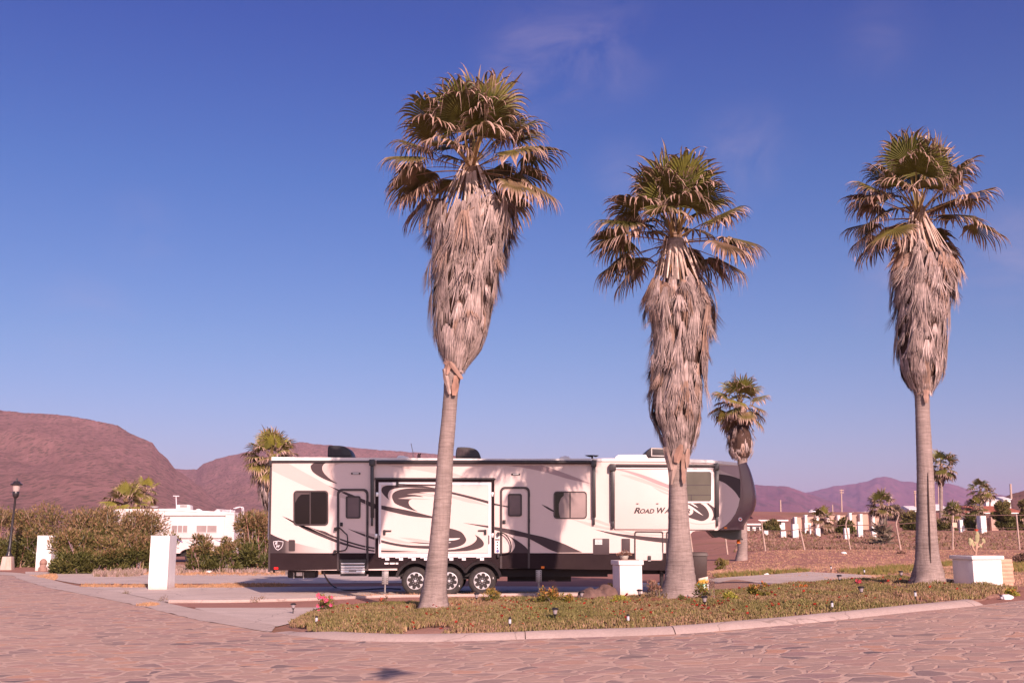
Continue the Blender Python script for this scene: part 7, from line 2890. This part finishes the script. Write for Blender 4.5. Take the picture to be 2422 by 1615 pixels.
mb.lathe([(0.0, 0.0), (0.16, 0.03), (0.26, 0.10), (0.0, 0.06)], at(*PC(730, 585), YC2 + 0.8), 14)
mb.build('dish', ROOFW, CAMPER, smooth=50)
mb = MB()                                             # roof rack and rear ladder
a, b, c_ = at(*PC(1580, 600), YC2 + 1.6), at(*PC(1840, 618), YC2 + 1.6), at(*PC(1650, 640), YC2 + 1.6)
mb.tube([at(*PC(1580, 606), YC2 + 1.4), at(*PC(1836, 622), YC2 + 1.4)], 0.022, 6)
mb.tube([at(*PC(1650, 630), YC2 + 1.0), at(*PC(1836, 636), YC2 + 1.0)], 0.022, 6)
for x in (1590, 1770):
    mb.tube([at(*PC(x, 606), YC2 + 1.4), at(*PC(x, 655), YC2 + 1.4)], 0.02, 6)
mb.build('roof_rack', ALUW, CAMPER, smooth=50)
mb = MB()
for dx in (1.15, 1.55):
    lx = R_ + 0.10
    mb.tube(spline([(lx - 0.5, YC2 + dx, zt + 0.12), (lx - 0.1, YC2 + dx, zt + 0.22), (lx + 0.05, YC2 + dx, zt + 0.08), (lx + 0.05, YC2 + dx, zt - 0.6), (lx + 0.05, YC2 + dx, zb + 0.4)], 4), 0.024, 8)
for k in range(6):
    z = zb + 0.5 + k * 0.38
    mb.tube([(R_ + 0.15, YC2 + 1.15, z), (R_ + 0.15, YC2 + 1.55, z)], 0.02, 6)
mb.build('ladder', ALUW, CAMPER, smooth=50)
# white box half hidden between the bushes in front of the camper
q = on_land(517, 1338)
mb = MB()
mb.box((q.x, q.y + 0.3, q.z + 0.42), (0.62, 0.5, 0.86), 0.1)
mb.box((q.x, q.y + 0.3, q.z + 0.87), (0.68, 0.56, 0.05), 0.1)
tag(mb.build('utility_box', PLASTER, origin=q, bevel=0.01), 'low white utility box between the two small bushes right of the near pillar', 'utility box')

# ================================================================== BEYOND THE PLOT, RIGHT
YFN = 64.0
FPOST = mat('bleached_wood', (0.46, 0.34, 0.28), 0.9, 0.2, 6, 0.4)
WIRE = mat('rusty_wire', (0.15, 0.09, 0.075), 0.8, 0.2, 9)
fz = zfun(20, YFN)
FEN = thing('chain_fence', 'leaning post and wire fence with bent tops across the dry field', 'fence', (20, YFN, fz))
tops = []
for base, knee, tip in (((1640, 1306), (1631, 1283), None), ((1721, 1305), (1713, 1270), None), ((1811, 1301), (1803, 1252), (1801, 1232)), ((1904, 1302), (1892, 1250), None), ((2012, 1301), (2000, 1240), (2005, 1222)),
                        ((2131, 1299), (2119, 1238), (2126, 1217)), ((2253, 1296), (2254, 1218), None), ((2411, 1288), (2404, 1216), None), ((2530, 1286), (2524, 1216), None)):
    b = at(*base, YFN)
    b.z = zfun(b.x, YFN) - 0.1
    pts = [b, at(*knee, YFN)] + ([at(*tip, YFN - 0.2)] if tip else [])
    if base[0] < 1750:
        pts[1].z = b.z + 1.8
    mb = MB()
    mb.tube(pts, [0.05, 0.045, 0.04][:len(pts)], 7)
    mb.build('fence_post', FPOST, FEN, smooth=60)
    tops.append(pts[1])
for fr_, sag in ((0.98, 0.0), (0.62, 0.05), (0.28, 0.12)):
    pts = []
    for i, t in enumerate(tops):
        b = Vector((t.x + 0.2, YFN, zfun(t.x, YFN)))
        pts.append(b.lerp(t, fr_))
        if i < len(tops) - 1:
            n = Vector((tops[i + 1].x + 0.2, YFN, zfun(tops[i + 1].x, YFN))).lerp(tops[i + 1], fr_)
            m = pts[-1].lerp(n, 0.5)
            pts.append(m - Vector((0, 0, sag + 0.04 * ((i * 7) % 3))))
    mb = MB()
    mb.tube(spline(pts, 3), 0.022 if fr_ > 0.9 else 0.012, 5)
    mb.build('wire', WIRE, FEN)
mb = MB()
q = at(2258, 1241, YFN - 0.08)
mb.box(q, (0.27, 0.02, 0.27), 0.05)
tag(mb.build('fence_sign', mat('tan_board', (0.62, 0.45, 0.34), 0.7, 0.06, 6), origin=q), 'blank tan square sign hanging on a fence post', 'sign')


def P8(x, y):
    return (1740 + x / 6.533, 1160 + y / 6.533)


# ---- low wall with columns
YW = 100.0
WALLM = mat('tan_stucco', (0.52, 0.34, 0.265), 0.9, 0.08, 0.8, 0.2, dirt=((0.38, 0.24, 0.19), 0.4))
pa, pb = at(1872, 1224, YW), at(2084, 1214, YW)
WALL = thing('boundary_wall', 'long tan boundary wall with white topped columns across the field', 'wall', ((pa.x + pb.x) / 2, YW, zfun(pa.x, YW)))
mb = MB()
zg = min(zfun(pa.x, YW), zfun(pb.x, YW)) - 0.5
mb.prism([(pa.x, zg), (pb.x, zg), (pb.x, pb.z), (pa.x, pa.z)], YW, YW + 0.25)
mb.build('wall_panel', WALLM, WALL)
for x, yt in ((918, 420), (1078, 388), (1252, 408), (1418, 376), (1580, 392), (1762, 356), (1927, 372), (2112, 330)):
    t = at(*P8(x, yt), YW - 0.3)
    mb = MB()
    mb.box((t.x, YW - 0.28, (zg + t.z) / 2), (0.19, 0.5, t.z - zg))
    c_ = mb.build('column', PLASTER, WALL)
    mb = MB()
    mb.box((t.x, YW - 0.28, t.z + 0.04), (0.25, 0.56, 0.07))
    mb.build('capital', PLASTER, c_)
STONEC = mat('pinkish_rubble', (0.48, 0.33, 0.27), 0.9, 0.25, 3.0, 0.5)
pa, pb = at(2196, 1226, 112), at(2440, 1222, 112)
W2 = thing('boundary_wall', 'rough stone wall behind the fence, right of the split trunk palm', 'wall', ((pa.x + pb.x) / 2, 112, zfun(pa.x, 112)))
zg = zfun(pa.x, 112) - 0.6
mb = MB()
mb.prism([(pa.x, zg), (pb.x, zg), (pb.x, pb.z), (pa.x, pa.z)], 112, 112.3)
mb.build('wall_panel', STONEC, W2)
for x in (2236, 2275, 2307, 2345, 2372, 2410):
    t = at(x, 1217 + (x % 3), 111.6)
    mb = MB()
    mb.box((t.x, 111.6, (zg + t.z) / 2), (0.30, 0.4, t.z - zg))
    mb.build('column', PLASTER if x in (2275, 2307) else STONEC, W2)


def block(name, label, cat, pl, pr, top, base, Y, d, m, group=None, rz=0.0):
    a, b = at(pl, base, Y), at(pr, top, Y)
    z0 = min(a.z, zfun((a.x + b.x) / 2, Y)) - 0.15
    mb = MB()
    cx = (a.x + b.x) / 2
    mb.box((cx, Y + d / 2, (z0 + b.z) / 2), (b.x - a.x, d, b.z - z0), rz)
    return tag(mb.build(name, m, origin=(cx, Y + d / 2, z0), bevel=0.012), label, cat, group)


WB = 'white service pillars in the plots beyond the fence'
block('service_pillar', 'low square white pillar left of the tall white pillar beyond the fence', 'pillar', 1848, 1859, 1254, 1268, 84, 0.3, PLASTER, WB)
block('service_pillar', 'tall white pillar beyond the fence, left of the white door frame', 'pillar', 1876, 1888, 1239, 1268, 84, 0.4, PLASTER, WB)
block('service_pillar', 'tiny white block in front of the brown roofed house', 'pillar', 1808, 1817, 1253, 1261, 86, 0.3, PLASTER, WB)
block('service_pillar', 'small white pillar just right of the white door frame', 'pillar', 1930, 1940, 1249, 1258, 86, 0.3, PLASTER, WB)
block('service_pillar', 'white box shaped pillar behind the bent third fence post', 'pillar', 1998, 2009, 1248, 1259, 84, 0.35, PLASTER, WB)
block('service_pillar', 'tall narrow white pillar right of the bent third fence post', 'pillar', 2030, 2040, 1233, 1254, 86, 0.35, PLASTER, WB)
block('service_pillar', 'small white pillar left of the squat palm', 'pillar', 2063, 2073, 1243, 1253, 86, 0.3, PLASTER, WB)
block('service_pillar', 'tall white pillar by the rough stone wall', 'pillar', 2318, 2331, 1219, 1245, 90, 0.5, PLASTER, WB, 0.3)
block('service_pillar', 'narrow white post under the little palms at the stone wall', 'pillar', 2271, 2277, 1229, 1243, 92, 0.3, PLASTER, WB)
a, b = at(1903, 1239, 88), at(1918, 1262, 88)
mb = MB()
z0 = zfun(a.x, 88) - 0.2
mb.box((a.x + 0.04, 88, (z0 + a.z) / 2), (0.10, 0.2, a.z - z0))
mb.box((b.x - 0.04, 88, (z0 + a.z) / 2), (0.10, 0.2, a.z - z0))
mb.box(((a.x + b.x) / 2, 88, a.z + 0.03), (b.x - a.x + 0.06, 0.22, 0.09))
tag(mb.build('gate_frame', PLASTER, origin=((a.x + b.x) / 2, 88, z0)), 'white door frame standing in front of the columned wall', 'gate')

# ---- brown roofed house behind the nose of the trailer
YH = 105.0
TILE = mat('brown_roof_tile', (0.26, 0.12, 0.095), 0.85, 0.2, 2.0, 0.4)
REDT = mat('red_roof_tile', (0.42, 0.13, 0.075), 0.85, 0.2, 1.5, 0.4)
WIN = glass_material('dark_house_window', (0.06, 0.05, 0.05), 0.2)


def house(label, pl, pr, eave, ridge, base, Y, roof, wallm, wins, pr2=None, over=0.3, d=6.0):
    a, b = at(pl, eave, Y), at(pr, eave, Y)
    zr = at(pl, ridge, Y + d / 2).z
    z0 = min(at(pl, base, Y).z, zfun(a.x, Y)) - 0.2
    T = thing('house', label, 'house', ((a.x + b.x) / 2, Y + d / 2, z0))
    mb = MB()
    mb.box(((a.x + b.x) / 2, Y + d / 2, (z0 + a.z) / 2), (b.x - a.x, d, a.z - z0))
    mb.build('wall', wallm, T)
    mb = MB()
    xo = over
    vs = [(a.x - xo, Y - xo, a.z), (b.x + xo, Y - xo, a.z), (b.x + xo * 0.2, Y + d / 2, zr), (a.x - xo * 0.2, Y + d / 2, zr), (b.x + xo, Y + d + xo, a.z), (a.x - xo, Y + d + xo, a.z)]
    vs += [(x, y, z - 0.12) for x, y, z in vs]
    mb.add(vs, [(0, 1, 2, 3), (3, 2, 4, 5), (1, 4, 2), (0, 3, 5), (7, 6, 9, 8), (8, 9, 11, 10), (8, 10, 7), (6, 11, 9), (0, 6, 7, 1), (1, 7, 10, 4), (4, 10, 11, 5), (5, 11, 6, 0)])
    mb.build('roof', roof, T)
    mb = MB()
    mb.box(((a.x + b.x) / 2, Y - xo - 0.02, a.z - 0.06), (b.x - a.x + 2 * xo, 0.05, 0.14))
    mb.build('fascia', PLASTER, T)
    for x0, x1, y0, y1 in wins:
        p, q = at(x0, y0, Y), at(x1, y1, Y)
        mb = MB()
        mb.box(((p.x + q.x) / 2, Y - 0.02, (p.z + q.z) / 2), (q.x - p.x, 0.08, p.z - q.z))
        mb.build('window', WIN, T)
    return T


house('white house with a brown tiled roof just right of the trailer nose', 1708, 1802, 1238, 1226, 1262, YH, TILE, PLASTER, ((1726, 1734, 1243, 1256), (1741, 1752, 1243, 1256), (1758, 1764, 1245, 1256), (1774, 1780, 1245, 1257), (1788, 1796, 1246, 1254)))
house('low house with a long brown roof behind the first brown roofed house', 1790, 1856, 1229, 1218, 1250, 118.0, TILE, PLASTER, ((1838, 1848, 1232, 1240),))
house('wide low house with a rusty red roof at the far right', 2290, 2420, 1212, 1196, 1226, 150.0, REDT, STONEC, ((2350, 2358, 1214, 1222), (2380, 2390, 1214, 1222)), d=12)
house('white flat topped building with a pale roof behind the split trunk', 2208, 2242, 1205, 1192, 1222, 230.0, ROOFW, PLASTER, ((2214, 2222, 1208, 1214), (2228, 2236, 1208, 1214)), d=8)
house('long white shed left of the rusty red roof', 2248, 2288, 1207, 1198, 1220, 235.0, ROOFW, PLASTER, ((2262, 2272, 1209, 1214),), d=8)
house('white shed left of the split trunk below the hills', 2152, 2176, 1204, 1196, 1220, 240.0, ROOFW, PLASTER, ((2158, 2164, 1206, 1212),), d=8)
house('tiny white house high on the right hillside', 2332, 2358, 1182, 1175, 1190, 330.0, ROOFW, PLASTER, ((2340, 2345, 1184, 1188),), d=10)
house('second tiny white house on the right hillside', 2374, 2390, 1180, 1174, 1188, 340.0, ROOFW, PLASTER, ((2378, 2382, 1182, 1186),), d=10)

# ---- highway with its white parapet, a car and power poles
YR = 600.0
a, b = at(1600, 1219, YR), at(2240, 1206, YR)
mb = MB()
n = 60
vs, fs = [], []
for i in range(n + 1):
    t = i / n
    x, zt_ = a.x + (b.x - a.x) * t, a.z + (b.z - a.z) * t
    vs += [(x, YR - 60, zfun(x, YR - 60) - 0.5), (x, YR - 25, zt_ - 4 + 1.2 * noise.noise((x * 0.03, 1, 0))), (x, YR + 1, zt_ - 1.3), (x, YR + 14, zt_ - 1.3), (x, YR + 40, zt_ - 14)]
for i in range(n):
    for k in range(4):
        fs.append((i * 5 + k, (i + 1) * 5 + k, (i + 1) * 5 + k + 1, i * 5 + k + 1))
mb.add(vs, fs)
tag(mb.build('embankment', soil_material('embankment_soil', (0.33, 0.18, 0.13), (0.25, 0.15, 0.10), (0.16, 0.13, 0.07), (0.02, 0.3)), smooth=60), kind='structure')
T = thing('guard_rail', 'white concrete parapet of the distant highway', 'guard rail', ((a.x + b.x) / 2, YR, a.z - 1.3))
mb = MB()
mb.prism([(a.x, a.z - 0.55), (b.x, b.z - 0.55), (b.x, b.z), (a.x, a.z)], YR, YR + 0.4)
mb.build('rail', PLASTER, T)
for i in range(24):
    t = i / 23
    mb = MB()
    x, z = a.x + (b.x - a.x) * t, a.z + (b.z - a.z) * t
    mb.box((x, YR - 0.1, z - 0.6), (0.9, 0.7, 1.4))
    mb.build('rail_post', PLASTER, T)


def car(label, px, top, Y, zroad, paint):
    p = at(px, top, Y)
    zg = zroad
    T = thing('car', label, 'car', (p.x, Y, zg))
    X = lambda u, z: (p.x + u, zg + z)
    mb = MB()
    mb.prism([X(-2.25, 0.35), X(2.2, 0.35), X(2.25, 0.8), X(2.1, 1.0), X(1.2, 1.08), X(0.6, 1.1), X(-2.2, 1.1), X(-2.3, 0.7)], Y - 0.9, Y + 0.9)
    mb.build('car_body', paint, T, bevel=0.08)
    mb = MB()
    mb.prism([X(-2.1, 1.08), X(1.15, 1.08), X(0.5, 1.65), X(-1.75, 1.68)], Y - 0.8, Y + 0.8)
    mb.build('windows', GLASSD, T, bevel=0.05)
    mb = MB()
    mb.prism([X(-1.8, 1.66), X(0.5, 1.64), X(0.3, 1.75), X(-1.6, 1.77)], Y - 0.8, Y + 0.8)
    mb.build('roof', paint, T, bevel=0.04)
    for u in (-1.4, 1.4):
        mb = MB()
        mb.lathe([(0.0, 0.0), (0.34, 0.0), (0.35, 0.2), (0.0, 0.2)], (p.x + u, Y - 0.92, zg + 0.34), 14, axis='y')
        mb.build('wheel', RUBBER, T, smooth=40)


zc = at(1922, 1212, YR + 4).z
car('pale silver car driving on the distant highway', 1922, 1204, YR + 4, zc - 0.35, mat('silver_paint', (0.55, 0.55, 0.62), 0.3, 0.05, 3, metal=0.3))


def pole(label, px, top, base, Y, arms=True, r=0.16):
    t, b = at(px, top, Y), at(px, base, Y)
    z0 = min(b.z, zfun(b.x, Y)) - 0.5
    T = thing('utility_pole', label, 'utility pole', (b.x, Y, z0), 'wooden utility poles in the distance')
    mb = MB()
    mb.tube([(b.x, Y, z0), (t.x, Y, t.z)], [r * 1.2, r * 0.8], 7)
    mb.build('pole', FPOST, T, smooth=60)
    if arms:
        h = t.z - b.z
        for k in (0.04, 0.14):
            mb = MB()
            mb.box((t.x, Y - r, t.z - h * k), (h * 0.18, r, r))
            mb.build('crossarm', FPOST, T)


pole('slim utility pole on the skyline above the first brown roof', 1846, 1182, 1216, 420, False, 0.3)
pole('tallest utility pole, with crossarms, left of the squat palm', 1990, 1157, 1212, 420, True, 0.28)
pole('short utility pole between the car and the tallest pole', 1969, 1193, 1214, 420, False, 0.25)
pole('utility pole with crossarms just left of the split trunk', 2164, 1160, 1200, 330, True, 0.24)
pole('utility pole standing on the near right hill', 2390, 1144, 1172, 400, False, 0.45)
pole('thin utility pole beside the slender tall palm', 2219, 1142, 1204, 260, False, 0.14)
# round lamp on a pole above the squat palm
q = at(2104, 1176, 140)
T = thing('mast_light', 'pole with a round white lamp above the squat palm', 'street lamp', (q.x, 140, zfun(q.x, 140)))
mb = MB()
mb.tube([(q.x - 0.15, 140, zfun(q.x, 140)), (q.x - 0.15, 140, q.z)], 0.07, 8)
mb.build('pole', FPOST, T)
mb = MB()
mb.lathe([(0.0, -0.2), (0.26, -0.12), (0.30, 0.05), (0.0, 0.14)], q, 12)
mb.build('lamp_head', PLASTER, T, smooth=50)

# ---- greenery beyond the fence
FARG = [(0.09, 0.095, 0.03), (0.13, 0.125, 0.04), (0.17, 0.14, 0.05), (0.20, 0.14, 0.07)]
for i, (label, pl, pr, top, Y, n, pal) in enumerate((
        ('green bush in front of the brown roofed house', 1800, 1848, 1232, 90, 2600, FARG),
        ('round green bush behind the bent third fence post', 1976, 2020, 1228, 89, 2600, FARG),
        ('low green bush left of the young palm', 1944, 1974, 1238, 92, 1600, FARG),
        ('wide green hedge left of the split trunk', 2128, 2178, 1213, 106, 3800, FARG),
        ('grey domed tree behind the wide green hedge', 2100, 2146, 1196, 135, 2600, [(0.20, 0.15, 0.11), (0.25, 0.19, 0.14)]),
        ('dark green bushes right of the split trunk', 2206, 2262, 1228, 104, 2600, FARG),
        ('dark bush in front of the stone wall below the little palms', 2276, 2306, 1215, 108, 1800, FARG[:2]),
        ('large dark olive tree at the far right edge', 2344, 2400, 1188, 104, 6500, FARG),
        ('brown olive tree cut by the right edge of the picture', 2380, 2460, 1180, 106, 6500, FARG[1:]),
        ('spiky grey agave in front of the squat palm', 2076, 2098, 1247, 78, 160, [(0.20, 0.17, 0.12), (0.26, 0.21, 0.16)]),
        ('brown dry bush at the right edge behind the right planter', 2392, 2440, 1306, 48, 1600, SCRUBC),
        ('small green bush in the field under the trailer nose', 1688, 1718, 1318, 48, 700, GRN),
        ('dry round bush in the field left of the split trunk', 2120, 2142, 1305, 58, 500, SCRUBC))):
    pshrub('agave' if 'agave' in label else 'bush' if 'tree' not in label else 'broadleaf_tree', label, 'tree' if 'tree' in label else 'bush', pl, pr, top, Y, n, 400 + i, pal=pal, stems=10,
           Ls=(0.7, 1.1) if 'agave' in label else (0.16, 0.30) if Y > 70 else (0.06, 0.12), wr=0.09 if 'agave' in label else 0.25, openness=0.36)

# ---- small litter: white stones, leaf, paper scrap
for i, (label, px, py, s_) in enumerate((('white pebble on the kerb edge below the tallest palm', 948, 1497, 0.03), ('small pale stone at the left tip of the bed', 720, 1471, 0.05), ('white scrap lying in the dry field behind the slab', 1813, 1360, 0.09),
                                         ('pale stone beside the road at the right end of the kerb', 2382, 1417, 0.12), ('white stone in front of the hedge right of the near pillar', 494, 1354, 0.13), ('white scrap in the middle of the dry field', 1996, 1309, 0.13))):
    p = bed_at(px, py)
    boulder(label, px, py, p.y, s_, s_ * 0.8, s_ * 0.55, 20 + i, name='stone', group=None, m=PLASTER)

# row of pale stones edging the pad in front of the tall planter
q0, q1 = on_land(1525, 1387), on_land(1575, 1384)
mb = MB()
mb.box(((q0.x + q1.x) / 2 + 0.1, q0.y, q0.z + 0.05), (q1.x - q0.x + 0.5, 0.25, 0.14), 0.03)
tag(mb.build('kerb_block', PLASTER, origin=q0, bevel=0.03), 'low white painted block on the ground behind the reddish shrub', 'kerb block')

# ---- an unseen gull, added over the road to cast the dark spot on the paving
sp = on_land(926, 1596)
bp_ = sp + to_sun * (6.6 / to_sun.z)
GULL = thing('gull', 'unseen gull added overhead to throw the dark spot of shadow on the paving', 'bird', bp_)
FEATH = mat('grey_feather', (0.45, 0.43, 0.43), 0.8, 0.1, 12)
perp = Vector((to_sun.y, -to_sun.x, 0)).normalized()
fwd = Vector((0.97, 0.10, 0)).normalized()
sidev = Vector((fwd.y, -fwd.x, 0))
mb = MB()
mb.tube([bp_ - fwd * 0.22, bp_ - fwd * 0.14, bp_, bp_ + fwd * 0.14, bp_ + fwd * 0.20, bp_ + fwd * 0.25, bp_ + fwd * 0.29], [0.014, 0.055, 0.075, 0.055, 0.042, 0.022, 0.004], 10)
mb.add([bp_ - fwd * 0.17 - sidev * 0.03, bp_ - fwd * 0.30 - sidev * 0.06, bp_ - fwd * 0.30 + sidev * 0.06, bp_ - fwd * 0.17 + sidev * 0.03, bp_ - fwd * 0.18 + Vector((0, 0, 0.012))], [(0, 1, 4), (1, 2, 4), (2, 3, 4), (0, 3, 2, 1)])
mb.build('body', FEATH, GULL, smooth=60)
for s_ in (-1, 1):
    mb = MB()
    ed = [(0.03, 0.12, -0.13, 0.0), (0.20, 0.15, -0.13, 0.05), (0.38, 0.09, -0.13, 0.05), (0.54, -0.02, -0.14, 0.02), (0.66, -0.13, -0.16, 0.0)]
    vs, fs = [], []
    for u, a, b, h in ed:
        c = bp_ + sidev * s_ * u + Vector((0, 0, h + 0.01))
        vs += [c + fwd * a, c + fwd * b, c + fwd * (a + b) / 2 + Vector((0, 0, 0.012))]
    for i in range(len(ed) - 1):
        a = i * 3
        fs += [(a, a + 3, a + 5, a + 2), (a + 2, a + 5, a + 4, a + 1), (a + 1, a + 4, a + 3, a)]
    mb.add(vs, fs)
    mb.build('wing', FEATH, GULL)


# ================================================================== THE AIR
def haze():
    m = bpy.data.materials.new('haze_air')
    m.use_nodes = True
    nt = m.node_tree
    nt.nodes.clear()
    out = nt.nodes.new('ShaderNodeOutputMaterial')
    pv = nt.nodes.new('ShaderNodeVolumePrincipled')
    pv.inputs['Color'].default_value = (*HAZE_COL, 1)
    pv.inputs['Density'].default_value = HAZE_DENS
    pv.inputs['Anisotropy'].default_value = 0.0
    nt.links.new(pv.outputs[0], out.inputs['Volume'])
    mb = MB()
    mb.box((0, 5900, 155), (27000, 13000, 420))
    o = mb.build('haze', m)
    tag(o, kind='stuff')


HAZE_COL = (0.72, 0.58, 0.95)
HAZE_DENS = 1.0e-4
haze()
